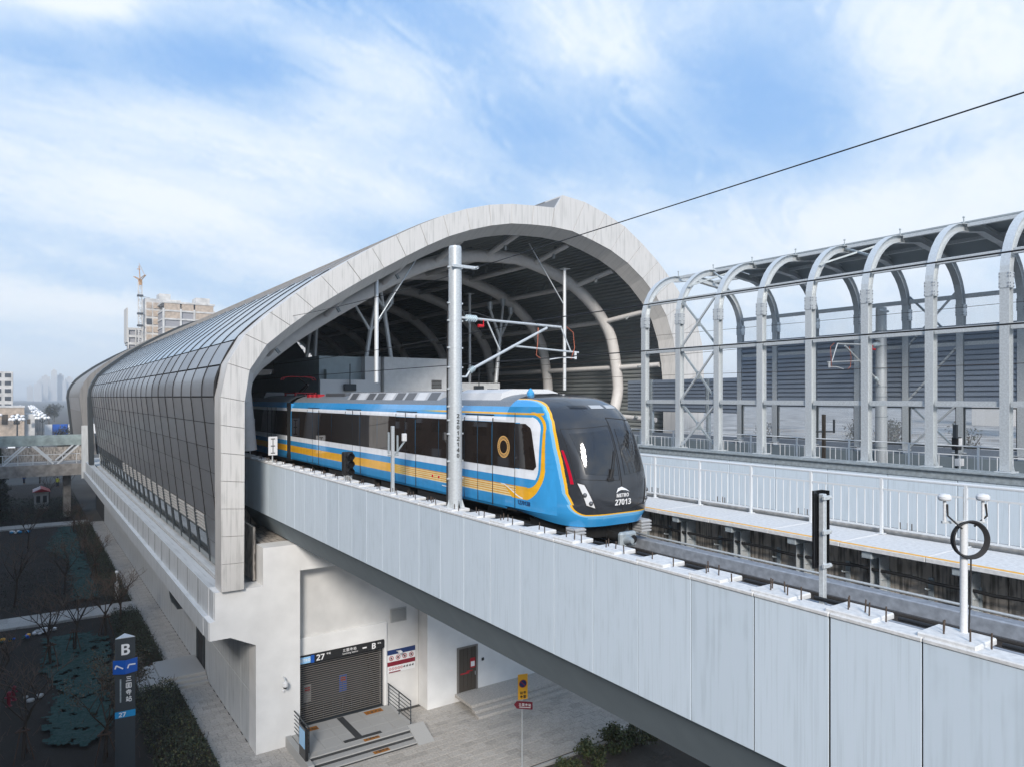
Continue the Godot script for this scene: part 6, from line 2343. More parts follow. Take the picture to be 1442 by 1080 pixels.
	for q in [[9.16, 4.18, -1.0], [9.54, 3.92, 1.0]]:
		co.path([P(q[0], 13.72, q[1] - 0.03), P(q[0] + 0.01 * q[2], 13.58, q[1] - 0.04), P(9.35 + q[2] * 0.15, 13.44, 4.0)], 0.012, 6)
	co.path([P(9.37, 13.06, 3.98), P(9.39, 12.8, 3.99), P(9.395, 12.0, 4.02)], 0.01, 6)
	part(an, "coiled_cable", co, look("rubber"))
	# small things beyond the barrier's near posts
	var fk := thing("forked_post", "dark three-pronged post inside the arched barrier", "post", P(26.9, 12.0, 16.9))
	var fm := MB.new()
	fm.bar(P(26.9, 11.0, 16.9), P(26.9, 14.3, 16.9), 0.12, 0.1)
	part(fk, "post", fm, look("brown_door"))
	var fa := MB.new()
	fa.bar(P(26.5, 13.6, 17.1), P(27.3, 13.6, 16.7), 0.06, 0.06)
	for q in [[26.5, 17.1], [27.3, 16.7]]:
		fa.bar(P(q[0], 13.55, q[1]), P(q[0], 14.05, q[1]), 0.06, 0.06)
		fa.tube(P(q[0], 13.75, q[1]), P(q[0], 14.1, q[1]), 0.045, 0.045, 8)
	part(fk, "fork", fa, look("slate"))
	var s2 := thing("railway_signal", "small box signal with white panel inside the arched barrier", "signal", P(24.2, 12.0, 10.700))
	var sm := MB.new()
	sm.cbox(24.1, 24.35, 13.35, 13.75, 10.600, 10.800, 0.02)
	part(s2, "housing", sm, look("black"))
	var sw := MB.new()
	sw.cbox(24.08, 24.36, 12.85, 13.08, 10.540, 10.700, 0.01)
	sw.box(24.12, 24.33, 13.5, 13.72, 10.585, 10.599)
	part(s2, "white_panel", sw, look("white_print"))
	var sp2 := MB.new()
	sp2.bar(P(24.22, 11.0, 10.700), P(24.22, 13.4, 10.700), 0.07, 0.07)
	sp2.cbox(24.0, 24.1, 13.72, 14.15, 10.600, 10.720, 0.01)
	part(s2, "post", sp2, look("slate"))
# brush strokes of the four characters of the station name, on a unit square (x right, y up)
const GLYPHS := [
	[[0.1, 0.85, 0.9, 0.85], [0.18, 0.5, 0.82, 0.5], [0.03, 0.1, 0.97, 0.1]],
	[[0.08, 0.95, 0.92, 0.95], [0.08, 0.05, 0.08, 0.95], [0.92, 0.05, 0.92, 0.95], [0.08, 0.05, 0.92, 0.05], [0.25, 0.75, 0.75, 0.75], [0.25, 0.5, 0.75, 0.5], [0.25, 0.25, 0.75, 0.25], [0.5, 0.25, 0.5, 0.75]],
	[[0.15, 0.85, 0.85, 0.85], [0.5, 1.0, 0.5, 0.65], [0.03, 0.65, 0.97, 0.65], [0.05, 0.42, 0.95, 0.42], [0.68, 0.55, 0.68, 0.0], [0.68, 0.0, 0.52, 0.06], [0.25, 0.3, 0.38, 0.16]],
	[[0.2, 1.0, 0.28, 0.86], [0.03, 0.75, 0.45, 0.75], [0.12, 0.6, 0.18, 0.25], [0.38, 0.62, 0.3, 0.25], [0.02, 0.12, 0.48, 0.18], [0.7, 1.0, 0.7, 0.5], [0.7, 0.78, 0.98, 0.78], [0.55, 0.5, 0.95, 0.5], [0.55, 0.02, 0.55, 0.5], [0.95, 0.02, 0.95, 0.5], [0.55, 0.02, 0.95, 0.02]]]

func glyph(m: MB, k: int, o: Vector3, right: Vector3, up: Vector3, size: float, w := 0.12) -> void:
	for s in GLYPHS[k]:
		var a: Vector3 = o + right * (s[0] * size) + up * (s[1] * size)
		var b: Vector3 = o + right * (s[2] * size) + up * (s[3] * size)
		m.bar(a, b, w * size, 0.006, right.cross(up))

func ring_flat(m: MB, c: Vector3, r0: float, r1: float, n := 20) -> void:
	for k in n:
		var a0 := TAU * k / n
		var a1 := TAU * (k + 1) / n
		m.quad(c + Vector3(cos(a0), sin(a0), 0) * r0, c + Vector3(cos(a1), sin(a1), 0) * r0, c + Vector3(cos(a1), sin(a1), 0) * r1, c + Vector3(cos(a0), sin(a0), 0) * r1, Vector3.BACK)

func build_entrance_items() -> void:
	# roller shutter, slat by slat
	var t := thing("roller_shutter", "brown-grey roller shutter of open slats closing the station entrance", "shutter", P(12, 0.45, 31.6))
	var sl := MB.new()
	sl.hexa([P(9.96, 0.0, -0.012), P(14.10, 0.0, -0.012), P(14.10, 0.006, 0.012), P(9.96, 0.006, 0.012), P(9.96, 0.030, -0.012), P(14.10, 0.030, -0.012), P(14.10, 0.034, 0.012), P(9.96, 0.034, 0.012)])
	var slm := sl.mesh()
	var y := 0.47
	while y < 3.14:
		part(t, "slat", slm, look("shutter"), Transform3D(Basis(), P(0, y, 31.62)))
		y += 0.098
	for x in [9.945, 14.075]:
		var g := MB.new()
		g.box(x, x + 0.05, 0.45, 3.2, 31.55, 31.7)
		part(t, "guide_rail", g, look("slate"))
	var lk := MB.new()
	for k in 9:
		lk.box(10.35 + k * 0.45, 10.37 + k * 0.45, 0.47, 3.15, 31.64, 31.65)
	part(t, "link_rod", lk, look("slate"))
	# things that glimmer behind it: posters on stands
	for q in [[10.7, 1.1, 1.9, "stone_step", "pale poster stand behind the shutter slats on the left"], [12.4, 1.2, 2.0, "blue_sign", "blue and red poster stand behind the shutter slats"]]:
		var ps := thing("poster_stand", q[4], "stand", P(q[0], 0.45, 32.2))
		var b := MB.new()
		b.cbox(q[0] - 0.18, q[0] + 0.18, q[1], q[2], 32.18, 32.22, 0.01)
		part(ps, "board", b, look(q[3]))
		var l := MB.new()
		l.box(q[0] - 0.02, q[0] + 0.02, 0.42, q[1], 32.19, 32.21)
		part(ps, "leg", l, look("slate"))
		var r := MB.new()
		r.box(q[0] - 0.12, q[0] + 0.12, q[2] - 0.3, q[2] - 0.1, 32.17, 32.179)
		part(ps, "print", r, look("red"))
	# fascia sign
	var s := thing("entrance_sign", "black entrance sign with line number 27 and exit letter B above the shutter", "sign", P(12, 3.2, 31.3))
	var b := MB.new()
	b.cbox(9.96, 14.10, 3.2, 3.56, 31.30, 31.5, 0.01)
	part(s, "board", b, look("black"))
	var lb := MB.new()
	lb.box(9.98, 10.55, 3.24, 3.52, 31.285, 31.299)
	var pale := mat("sign_pale", S8(150, 200, 240), 0.4)
	part(s, "pale_panel", lb, pale)
	var lb2 := MB.new()
	lb2.box(10.57, 10.72, 3.21, 3.55, 31.287, 31.299)
	part(s, "blue_panel", lb2, look("blue_sign"))
	part(s, "pale_panel_lettering", text_mesh("METRO", 0.12), look("white_print"), Transform3D(Basis(), P(10.26, 3.38, 31.282)))
	part(s, "line_number", text_mesh("27", 0.26), look("white_print"), Transform3D(Basis(), P(11.0, 3.38, 31.295)))
	part(s, "exit_letter", text_mesh("B", 0.27), look("white_print"), Transform3D(Basis(), P(13.55, 3.38, 31.295)))
	var nm := MB.new()
	for k in 4:
		glyph(nm, k, P(12.05 + k * 0.17, 3.40, 31.293), Vector3.RIGHT, Vector3.UP, 0.13)
	part(s, "station_name", nm, look("white_print"))
	var small := MB.new()
	for q in [[11.28, 3.44, 0.09], [11.38, 3.44, 0.09], [13.75, 3.44, 0.07], [13.84, 3.44, 0.07]]:
		glyph(small, 3 if q[0] > 11.3 else 2, P(q[0], q[1], 31.293), Vector3.RIGHT, Vector3.UP, q[2])
	part(s, "small_characters", small, look("white_print"))
	part(s, "romanised_name", text_mesh("Sansheng Station", 0.07, false), look("white_print"), Transform3D(Basis(), P(12.4, 3.31, 31.295)))
	var ws := MB.new()
	ws.box(13.0, 13.2, 3.36, 3.42, 31.292, 31.299)
	part(s, "white_bar", ws, look("white_print"))
	# notice board on the recessed wall
	var n := thing("notice_board", "white notice panel with blue and red bands and round prohibition signs", "sign", P(15, 1.8, 31.5))
	var nb := MB.new()
	nb.box(14.32, 15.78, 1.85, 2.95, 31.46, 31.498)
	part(n, "board", nb, look("paint_white"))
	var bb := MB.new()
	bb.box(14.32, 15.78, 2.72, 2.95, 31.452, 31.459)
	part(n, "blue_band", bb, look("navy"))
	var rb := MB.new()
	rb.box(14.32, 15.78, 2.18, 2.38, 31.452, 31.459)
	rb.box(14.40, 15.0, 1.86, 1.91, 31.452, 31.459)
	part(n, "red_band", rb, look("maroon"))
	for k in 4:
		var m := MB.new()
		var c := P(14.52 + k * 0.35, 2.55, 31.452)
		ring_flat(m, c, 0.12, 0.09)
		m.bar(c + Vector3(-0.08, 0.08, 0), c + Vector3(0.08, -0.08, 0), 0.025, 0.004, Vector3.BACK)
		part(n, "prohibition_mark", m, look("red"))
		var p := MB.new()
		p.bar(c + Vector3(-0.02, -0.06, 0.001), c + Vector3(0.02, 0.05, 0.001), 0.04, 0.003, Vector3.BACK)
		p.bar(c + Vector3(-0.05, -0.01, 0.001), c + Vector3(0.05, 0.01, 0.001), 0.03, 0.003, Vector3.BACK)
		part(n, "pictogram", p, look("black_print"))
	for k in 9:
		var m := MB.new()
		var c := P(14.45 + k * 0.15, 2.04, 31.452)
		if k < 5:
			ring_flat(m, c, 0.065, 0.045, 14)
			m.bar(c + Vector3(-0.04, 0.04, 0), c + Vector3(0.04, -0.04, 0), 0.014, 0.003, Vector3.BACK)
			part(n, "prohibition_mark", m, look("red"))
		else:
			m.bar(c + Vector3(-0.05, -0.03, 0), c + Vector3(0.04, 0.04, 0), 0.04, 0.003, Vector3.BACK)
			m.bar(c + Vector3(-0.03, 0.03, 0), c + Vector3(0.04, -0.04, 0), 0.03, 0.003, Vector3.BACK)
			part(n, "pictogram", m, look("black_print"))
	# vent grille
	var v := thing("vent_grille", "square louvred vent grille high on the white wall", "vent", P(14.9, 4.25, 31.5))
	var vf := MB.new()
	vf.box(14.5, 15.32, 4.84, 4.9, 31.44, 31.5)
	vf.box(14.5, 15.32, 4.25, 4.31, 31.44, 31.5)
	vf.box(14.5, 14.56, 4.311, 4.839, 31.44, 31.5)
	vf.box(15.26, 15.32, 4.311, 4.839, 31.44, 31.5)
	part(v, "frame", vf, look("stone_step"))
	for k in 8:
		var m := MB.new()
		m.hexa([P(14.57, 4.33 + k * 0.063, 31.45), P(15.25, 4.33 + k * 0.063, 31.45), P(15.25, 4.345 + k * 0.063, 31.45), P(14.57, 4.345 + k * 0.063, 31.45), P(14.57, 4.37 + k * 0.063, 31.495), P(15.25, 4.37 + k * 0.063, 31.495), P(15.25, 4.385 + k * 0.063, 31.495), P(14.57, 4.385 + k * 0.063, 31.495)])
		part(v, "slat", m, look("stone_step"))
	# dome camera on the wall left of the shutter and the small one at the notice board
	var c := thing("dome_camera", "white dome security camera on the white wall left of the shutter", "camera", P(9.2, 2.6, 30.8))
	var arm := MB.new()
	arm.path([P(9.2, 3.05, 30.82), P(9.2, 3.07, 30.6), P(9.2, 2.95, 30.52)], 0.03, 8)
	part(c, "arm", arm, look("galv"))
	var cap := MB.new()
	cap.lathe(P(9.2, 2.72, 30.52), [Vector2(0.1, 0.0), Vector2(0.125, 0.05), Vector2(0.11, 0.18), Vector2(0.04, 0.24), Vector2(0.0, 0.25)], 16)
	part(c, "housing", cap, look("paint_white"))
	var dome := MB.new()
	dome.ball(P(9.2, 2.72, 30.52), 0.095, 14)
	part(c, "dome", dome, look("black_gloss"))
	var mic := MB.new()
	mic.cbox(9.16, 9.25, 2.42, 2.5, 30.72, 30.818, 0.02)
	part(c, "microphone", mic, look("paint_white"))
	var c2 := thing("wall_camera", "small bullet camera above the notice panel", "camera", P(14.8, 2.95, 31.3))
	var cm := MB.new()
	cm.tube(P(14.8, 2.85, 31.46), P(14.8, 2.9, 31.2), 0.03, 0.03, 8)
	part(c2, "arm", cm, look("galv"))
	var cm2 := MB.new()
	cm2.cbox(14.74, 14.9, 2.86, 2.96, 31.0, 31.22, 0.02)
	part(c2, "body", cm2, look("paint_white"))
	# railings beside the landing
	for q in [[14.28, "brushed steel railing on the landing beside the notice panel"], [9.68, "brushed steel railing on the landing beside the dark information board"]]:
		var r := thing("landing_railing", q[1], "railing", P(q[0], 0.45, 30), "landing railings")
		for d in [28.9, 30.1, 31.25]:
			var p := MB.new()
			p.tube(P(q[0], 0.44, d), P(q[0], 1.48, d), 0.025, 0.025, 8)
			part(r, "post", p, look("slate"))
		for k in 6:
			var p := MB.new()
			var hy := 0.62 + 0.17 * k
			p.tube(P(q[0], hy, 28.9), P(q[0], hy, 31.3), 0.016 if k < 5 else 0.028, 0.016 if k < 5 else 0.028, 8)
			part(r, "rail", p, look("slate"))
	# information board at the left railing
	var ib := thing("information_board", "narrow dark information board with pale blue screen by the entrance steps", "sign", P(9.2, 0, 29.0))
	var im := MB.new()
	im.cbox(9.30, 9.42, 0.47, 1.75, 28.2, 29.0, 0.02)
	part(ib, "board", im, look("black_gloss"))
	var ip := MB.new()
	ip.box(9.285, 9.298, 0.95, 1.65, 28.28, 28.92)
	part(ib, "panel", ip, pale)
	var bag := MB.new()
	bag.ball(P(9.05, 0.1, 28.0), 0.14, 10, 0.6)
	bag.ball(P(9.15, 0.08, 27.85), 0.11, 8, 0.6)
	solo("litter_bag", bag, look("white_print"), "crumpled white bag on the ground beside the dark information board", "bag", Vector3.ZERO)
	# yellow mats on landing and steps
	for q in [[10.05, 10.75, 30.75, 31.1, 0.453, "orange floor marking at the shutter's left end"], [13.0, 13.85, 30.85, 31.2, 0.453, "orange floor marking at the shutter's right end"], [11.95, 12.65, 28.5, 28.72, 0.453, "orange edge marking on the top entrance step"], [12.1, 12.8, 27.82, 28.06, 0.153, "orange edge marking on the lowest entrance step"]]:
		var fmk := thing("floor_marking", q[5], "marking", P((q[0] + q[1]) / 2, q[4], q[2]), "orange floor markings")
		var m := MB.new()
		m.box(q[0], q[1], q[4], q[4] + 0.004, q[2], q[3])
		part(fmk, "mat", m, look("orange_mat"))
		var ch := MB.new()
		for k in 4:
			glyph(ch, k, P(q[0] + 0.08 + k * (q[1] - q[0] - 0.1) / 4.0, q[4] + 0.006, q[2] + 0.08), Vector3.RIGHT, Vector3.FORWARD, 0.13, 0.14)
		part(fmk, "characters", ch, look("brown_door"))
	# brown door
	var d := thing("service_door", "brown metal door with red notices in the white wall", "door", P(18.2, 0.45, 30.6))
	var fr := MB.new()
	fr.box(17.62, 17.72, 0.45, 2.68, 30.54, 30.6)
	fr.box(18.70, 18.80, 0.45, 2.68, 30.54, 30.6)
	fr.box(17.721, 18.699, 2.60, 2.68, 30.54, 30.6)
	part(d, "frame", fr, look("shutter"))
	for k in 4:
		var m := MB.new()
		m.cbox(17.73 + k * 0.242, 17.965 + k * 0.242, 0.46, 2.59, 30.56, 30.595, 0.008)
		part(d, "door_plank", m, look("brown_door"))
	var ps := MB.new()
	ps.box(18.35, 18.65, 1.55, 2.05, 30.545, 30.553)
	part(d, "red_notice", ps, look("red"))
	var pw := MB.new()
	pw.box(18.39, 18.61, 1.63, 1.88, 30.538, 30.544)
	part(d, "notice_print", pw, look("white_print"))
	var pl := MB.new()
	pl.box(17.8, 18.3, 1.32, 1.39, 30.546, 30.554)
	pl.box(18.15, 18.5, 1.40, 1.46, 30.546, 30.554)
	part(d, "sticker", pl, look("red"))
	var hd := MB.new()
	hd.tube(P(18.62, 1.2, 30.5), P(18.62, 1.38, 30.5), 0.015)
	part(d, "handle", hd, look("galv"))
	var bell := MB.new()
	bell.cbox(19.05, 19.17, 1.78, 1.92, 30.54, 30.598, 0.01)
	solo("card_reader", bell, look("black"), "small black card reader on the wall beside the brown door", "card reader", Vector3.ZERO)
	# parking sign
	var sp := thing("parking_sign", "yellow no-parking sign over a dark red arrow on a thin pole", "sign", P(16.5, 0, 23.9))
	var x := 16.72
	var sd := 23.75
	var pm := MB.new()
	pm.tube(P(x, -0.05, sd), P(x, 3.72, sd), 0.03, 0.03, 10)
	part(sp, "pole", pm, look("galv"))
	var tn := Transform3D(Basis(Vector3.UP, -0.25), P(x, 0, sd - 0.05))
	var yb := MB.new()
	yb.cbox(-0.21, 0.21, 2.78, 3.80, -0.012, 0.012, 0.005)
	part(sp, "yellow_plate", yb, look("yellow"), tn)
	var bd := MB.new()
	for k in 24:
		var a0 := TAU * k / 24
		var a1 := TAU * (k + 1) / 24
		bd.tri(Vector3(0, 3.42, 0.016), Vector3(cos(a0) * 0.16, 3.42 + sin(a0) * 0.16, 0.016), Vector3(cos(a1) * 0.16, 3.42 + sin(a1) * 0.16, 0.016), Vector3.BACK, Vector3.BACK, Vector3.BACK)
	part(sp, "blue_disc", bd, look("navy"), tn)
	var rr := MB.new()
	ring_flat(rr, Vector3(0, 3.42, 0.019), 0.165, 0.14)
	rr.bar(Vector3(-0.1, 3.52, 0.019), Vector3(0.1, 3.32, 0.019), 0.03, 0.003, Vector3.BACK)
	part(sp, "red_ring", rr, look("red"), tn)
	var ch := MB.new()
	for k in 2:
		glyph(ch, 3 - k, Vector3(-0.12, 3.0 - k * 0.16, 0.016), Vector3.RIGHT, Vector3.UP, 0.11, 0.16)
		glyph(ch, 2 - k, Vector3(0.02, 3.0 - k * 0.16, 0.016), Vector3.RIGHT, Vector3.UP, 0.11, 0.16)
	part(sp, "characters", ch, look("black_print"), tn)
	var tr := Transform3D(Basis(Vector3.UP, -0.75), P(x + 0.02, 2.55, sd - 0.09))
	var ar := MB.new()
	ar.prism([Vector2(-0.40, 0.0), Vector2(-0.28, 0.15), Vector2(0.36, 0.15), Vector2(0.36, -0.15), Vector2(-0.28, -0.15)], -0.012, 0.012)
	part(sp, "arrow_plate", ar, look("maroon"), tr)
	var ac := MB.new()
	for k in 4:
		glyph(ac, k, Vector3(-0.2 + k * 0.13, -0.02, 0.016), Vector3.RIGHT, Vector3.UP, 0.1, 0.15)
	ac.box(-0.18, 0.28, -0.09, -0.06, -0.018, -0.013)
	part(sp, "arrow_print", ac, look("white_print"), tr)
	# station pylon
	var py := thing("station_pylon", "dark triangular station pylon with letter B and blue emblem band", "sign", P(3.3, 0, 31.6))
	var px := 3.3
	var pd := 31.6
	var tri2 := func(m: MB, r: float, y0: float, y1: float, turn: float) -> void:
		var pts := []
		for k in 3:
			var a := deg_to_rad(turn + 120.0 * k)
			pts.append(Vector2(cos(a) * r, sin(a) * r))
		for k in 3:
			var p: Vector2 = pts[k]
			var q: Vector2 = pts[(k + 1) % 3]
			var mid := (p + q) / 2
			m.quad(P(px + p.x, y0, pd + p.y), P(px + q.x, y0, pd + q.y), P(px + q.x, y1, pd + q.y), P(px + p.x, y1, pd + p.y), Vector3(mid.x, 0, -mid.y))
		for yy in [y0, y1]:
			m.tri(P(px + pts[0].x, yy, pd + pts[0].y), P(px + pts[1].x, yy, pd + pts[1].y), P(px + pts[2].x, yy, pd + pts[2].y), Vector3.UP if yy == y1 else Vector3.DOWN, Vector3.UP if yy == y1 else Vector3.DOWN, Vector3.UP if yy == y1 else Vector3.DOWN)
	var body := MB.new()
	tri2.call(body, 0.40, 0.0, 5.66, -34.0)
	part(py, "shaft", body, look("slate"))
	var pc := MB.new()
	tri2.call(pc, 0.39, 5.665, 5.69, -34.0)
	part(py, "top_plate", pc, look("galv"))
	var cy := MB.new()
	tri2.call(cy, 0.405, 2.60, 2.85, -34.0)
	part(py, "line_band", cy, look("cyan_sign"))
	# the flat face towards the viewer carries the lettering
	var nv := Vector2(cos(deg_to_rad(-94.0)), sin(deg_to_rad(-94.0)))
	var n3 := Vector3(nv.x, 0, -nv.y)
	var bs := Basis(Vector3.UP.cross(n3), Vector3.UP, n3)
	var face := P(px + nv.x * 0.2, 0, pd + nv.y * 0.2) + n3 * 0.008
	part(py, "exit_letter", text_mesh("B", 0.42), look("white_print"), Transform3D(bs, face + Vector3.UP * 5.22))
	part(py, "line_number", text_mesh("27", 0.17), look("white_print"), Transform3D(bs, face + Vector3.UP * 2.72 - bs.x * 0.1))
	var nm2 := MB.new()
	for k in 4:
		glyph(nm2, k, face + bs.x * 0.02 + Vector3.UP * (3.98 - k * 0.26), bs.x, Vector3.UP, 0.2, 0.14)
	part(py, "station_name", nm2, look("white_print"))
	var sl2 := MB.new()
	sl2.bar(face - bs.x * 0.16 + Vector3.UP * 3.2, face - bs.x * 0.16 + Vector3.UP * 4.1, 0.05, 0.004, n3)
	part(py, "small_print", sl2, look("galv_dull"))
	var bl := MB.new()
	var le := face - bs.x * 0.42 - n3 * 0.02
	var ri := face + bs.x * 0.42 - n3 * 0.02
	var mid := face + n3 * 0.17
	for q in [[le, mid], [mid, ri]]:
		var bk2 := n3 * -0.03
		bl.hexa([q[0] + Vector3.UP * 4.32, q[1] + Vector3.UP * 4.32, q[1] + bk2 + Vector3.UP * 4.32, q[0] + bk2 + Vector3.UP * 4.32, q[0] + Vector3.UP * 4.85, q[1] + Vector3.UP * 4.85, q[1] + bk2 + Vector3.UP * 4.85, q[0] + bk2 + Vector3.UP * 4.85])
	part(py, "emblem_band", bl, look("blue_sign"))
	for q in [[le, mid, 1.0], [mid, ri, -1.0]]:
		var ex: Vector3 = (q[1] - q[0]).normalized()
		var e3 := ex.cross(Vector3.UP)
		if e3.dot(n3) < 0:
			e3 = -e3
		var eo: Vector3 = (q[0] + q[1]) / 2 + Vector3.UP * 4.58 + e3 * 0.008
		var em := MB.new()
		em.bar(eo - ex * 0.15 - Vector3.UP * 0.05, eo - ex * 0.10 + Vector3.UP * 0.08, 0.05, 0.006, e3)
		em.bar(eo - ex * 0.10 + Vector3.UP * 0.08, eo + ex * 0.15 - Vector3.UP * 0.04 * q[2], 0.05, 0.006, e3)
		part(py, "emblem", em, look("white_print"))
const LEAF_V := [Vector3(0, 0, 0), Vector3(0.34, 0.10, 0.5), Vector3(-0.34, 0.10, 0.5), Vector3(0, -0.04, 1.0), Vector3(0, 0.0, 0.5)]
const LEAF_I := [0, 1, 4, 0, 4, 2, 1, 3, 4, 4, 3, 2]

func leaves(parent: Node3D, called: String, pts: Array, size: float, m: Material, colors: Array, r: RandomNumberGenerator) -> void:
	var v := PackedVector3Array()
	var c := PackedColorArray()
	var n := PackedVector3Array()
	v.resize(pts.size() * 5)
	c.resize(pts.size() * 5)
	n.resize(pts.size() * 5)
	var idx := PackedInt32Array()
	idx.resize(pts.size() * 12)
	for i in pts.size():
		var b := Basis.from_euler(Vector3(r.randf_range(-1.2, 1.2), r.randf() * TAU, r.randf_range(-0.6, 0.6))).scaled(Vector3.ONE * size * r.randf_range(0.6, 1.3))
		var q: Color = colors[r.randi() % colors.size()] * r.randf_range(0.7, 1.2)
		var up := b.y.normalized()
		for k in 5:
			v[i * 5 + k] = pts[i] + b * LEAF_V[k]
			c[i * 5 + k] = q
			n[i * 5 + k] = up
		for k in 12:
			idx[i * 12 + k] = i * 5 + LEAF_I[k]
	var a := []
	a.resize(Mesh.ARRAY_MAX)
	a[Mesh.ARRAY_VERTEX] = v
	a[Mesh.ARRAY_NORMAL] = n
	a[Mesh.ARRAY_COLOR] = c
	a[Mesh.ARRAY_INDEX] = idx
	var am := ArrayMesh.new()
	am.add_surface_from_arrays(Mesh.PRIMITIVE_TRIANGLES, a)
	var o := MeshInstance3D.new()
	o.name = called
	o.mesh = am
	o.material_override = m
	parent.add_child(o, true)

func leaf_material(key: String) -> StandardMaterial3D:
	var m := mat(key, Color(1, 1, 1), 0.6)
	m.vertex_color_use_as_albedo = true
	m.backlight_enabled = true
	m.backlight = Color(0.05, 0.06, 0.03)
	return m

func grow(m: MB, twigs: MB, at: Vector3, dir: Vector3, len: float, r: float, depth: int, g: RandomNumberGenerator, tips: Array) -> void:
	var pts := [at]
	var p := at
	var d := dir
	for k in 3:
		d = (d + Vector3(g.randf_range(-0.18, 0.18), g.randf_range(-0.04, 0.12), g.randf_range(-0.18, 0.18))).normalized()
		p += d * len / 3.0
		pts.append(p)
	(m if depth > 1 else twigs).path(pts, r, 5 if depth > 1 else 4, r * 0.6)
	tips.append(p)
	if depth <= 0:
		return
	var n := 3 if depth > 1 else 4
	for k in n:
		var at2: Vector3 = pts[1 + g.randi() % 3]
		if k == 0:
			at2 = p
		var az := g.randf() * TAU
		var nd := (d * 0.75 + Vector3(cos(az), g.randf_range(0.0, 0.5), sin(az)) * 0.75).normalized()
		grow(m, twigs, at2, nd, len * g.randf_range(0.55, 0.75), r * 0.6, depth - 1, g, tips)

func bare_tree(x: float, d: float, h: float, sd: int, label: String, staked := true, leafy := 0) -> void:
	var g := RandomNumberGenerator.new()
	g.seed = sd
	var t := thing("young_tree", label, "tree", P(x, 0.05, d), "staked garden trees")
	var trunk := MB.new()
	var tw := MB.new()
	var tips := []
	var base := Vector3.ZERO
	var lean := Vector3(g.randf_range(-0.1, 0.1), 1, g.randf_range(-0.1, 0.1)).normalized()
	var th := h * 0.36
	trunk.path([base - Vector3(0, 0.15, 0), base + lean * th * 0.5, base + lean * th], 0.075, 8, 0.055)
	var limbs := MB.new()
	for k in 5:
		var az := TAU * k / 5 + g.randf_range(-0.4, 0.4)
		grow(limbs, tw, base + lean * th * g.randf_range(0.85, 1.0), Vector3(cos(az) * 0.6, 1.0, sin(az) * 0.6).normalized(), h * 0.30, 0.035, 3, g, tips)
	var off := Transform3D(Basis(), P(x, 0.05, d))
	part(t, "trunk", trunk, look("bark"), off)
	part(t, "limb", limbs, look("bark"), off)
	var cr := part(t, "crown", tw, look("twig"), off)
	if leafy > 0:
		var pts := []
		for k in leafy:
			var q: Vector3 = tips[g.randi() % tips.size()]
			pts.append(q + Vector3(g.randf_range(-1, 1), g.randf_range(-1, 1), g.randf_range(-1, 1)) * 0.22)
		leaves(cr, "leaves", pts, 0.085, look("leaf"), [C(0.075, 0.055, 0.03), C(0.10, 0.07, 0.04), C(0.06, 0.055, 0.028), C(0.05, 0.05, 0.025)], g)
	if staked:
		for k in 3:
			var a := TAU * k / 3 + g.randf()
			var m := MB.new()
			m.tube(Vector3(cos(a) * 0.55, -0.1, sin(a) * 0.55), Vector3(cos(a) * 0.1, 1.35, sin(a) * 0.1), 0.03, 0.026, 6)
			part(t, "stake", m, look("stake"), off)
		var m := MB.new()
		for k in 3:
			var a := TAU * k / 3 + 0.5
			m.bar(Vector3(cos(a) * 0.28, 1.22, sin(a) * 0.28), Vector3(cos(a + 2.1) * 0.28, 1.22, sin(a + 2.1) * 0.28), 0.05, 0.05)
		part(t, "brace", m, look("stake"), off)

func hedge(x0: float, x1: float, d0: float, d1: float, h: float, n: int, sd: int, label: String, tones: Array, size := 0.09) -> void:
	var g := RandomNumberGenerator.new()
	g.seed = sd
	var t := thing("hedge", label, "hedge", P((x0 + x1) / 2, 0.05, (d0 + d1) / 2), "garden hedges")
	var f := FastNoiseLite.new()
	f.seed = sd
	f.frequency = 0.5
	var pts := []
	var tw := MB.new()
	for k in n:
		var x := g.randf_range(x0, x1)
		var d := g.randf_range(d0, d1)
		var edge: float = minf(minf(x - x0, x1 - x), minf(d - d0, d1 - d))
		var top := h * (0.75 + 0.45 * f.get_noise_2d(x * 2.0, d * 2.0)) * smoothstep(-0.1, 0.35, edge)
		var y: float = top * pow(g.randf(), 0.45)
		pts.append(P(x + g.randf_range(-0.12, 0.12), 0.05 + y, d + g.randf_range(-0.12, 0.12)) - t.position)
	for k in n / 40:
		var x := g.randf_range(x0 + 0.1, x1 - 0.1)
		var d := g.randf_range(d0, d1)
		tw.path([P(x, 0.0, d), P(x + g.randf_range(-0.2, 0.2), h * 0.4, d + g.randf_range(-0.2, 0.2)), P(x + g.randf_range(-0.3, 0.3), h * 0.85, d + g.randf_range(-0.3, 0.3))], 0.012, 4, 0.006)
	part(t, "stem", tw, look("bark"))
	leaves(t, "foliage", pts, size, look("leaf"), tones, g)

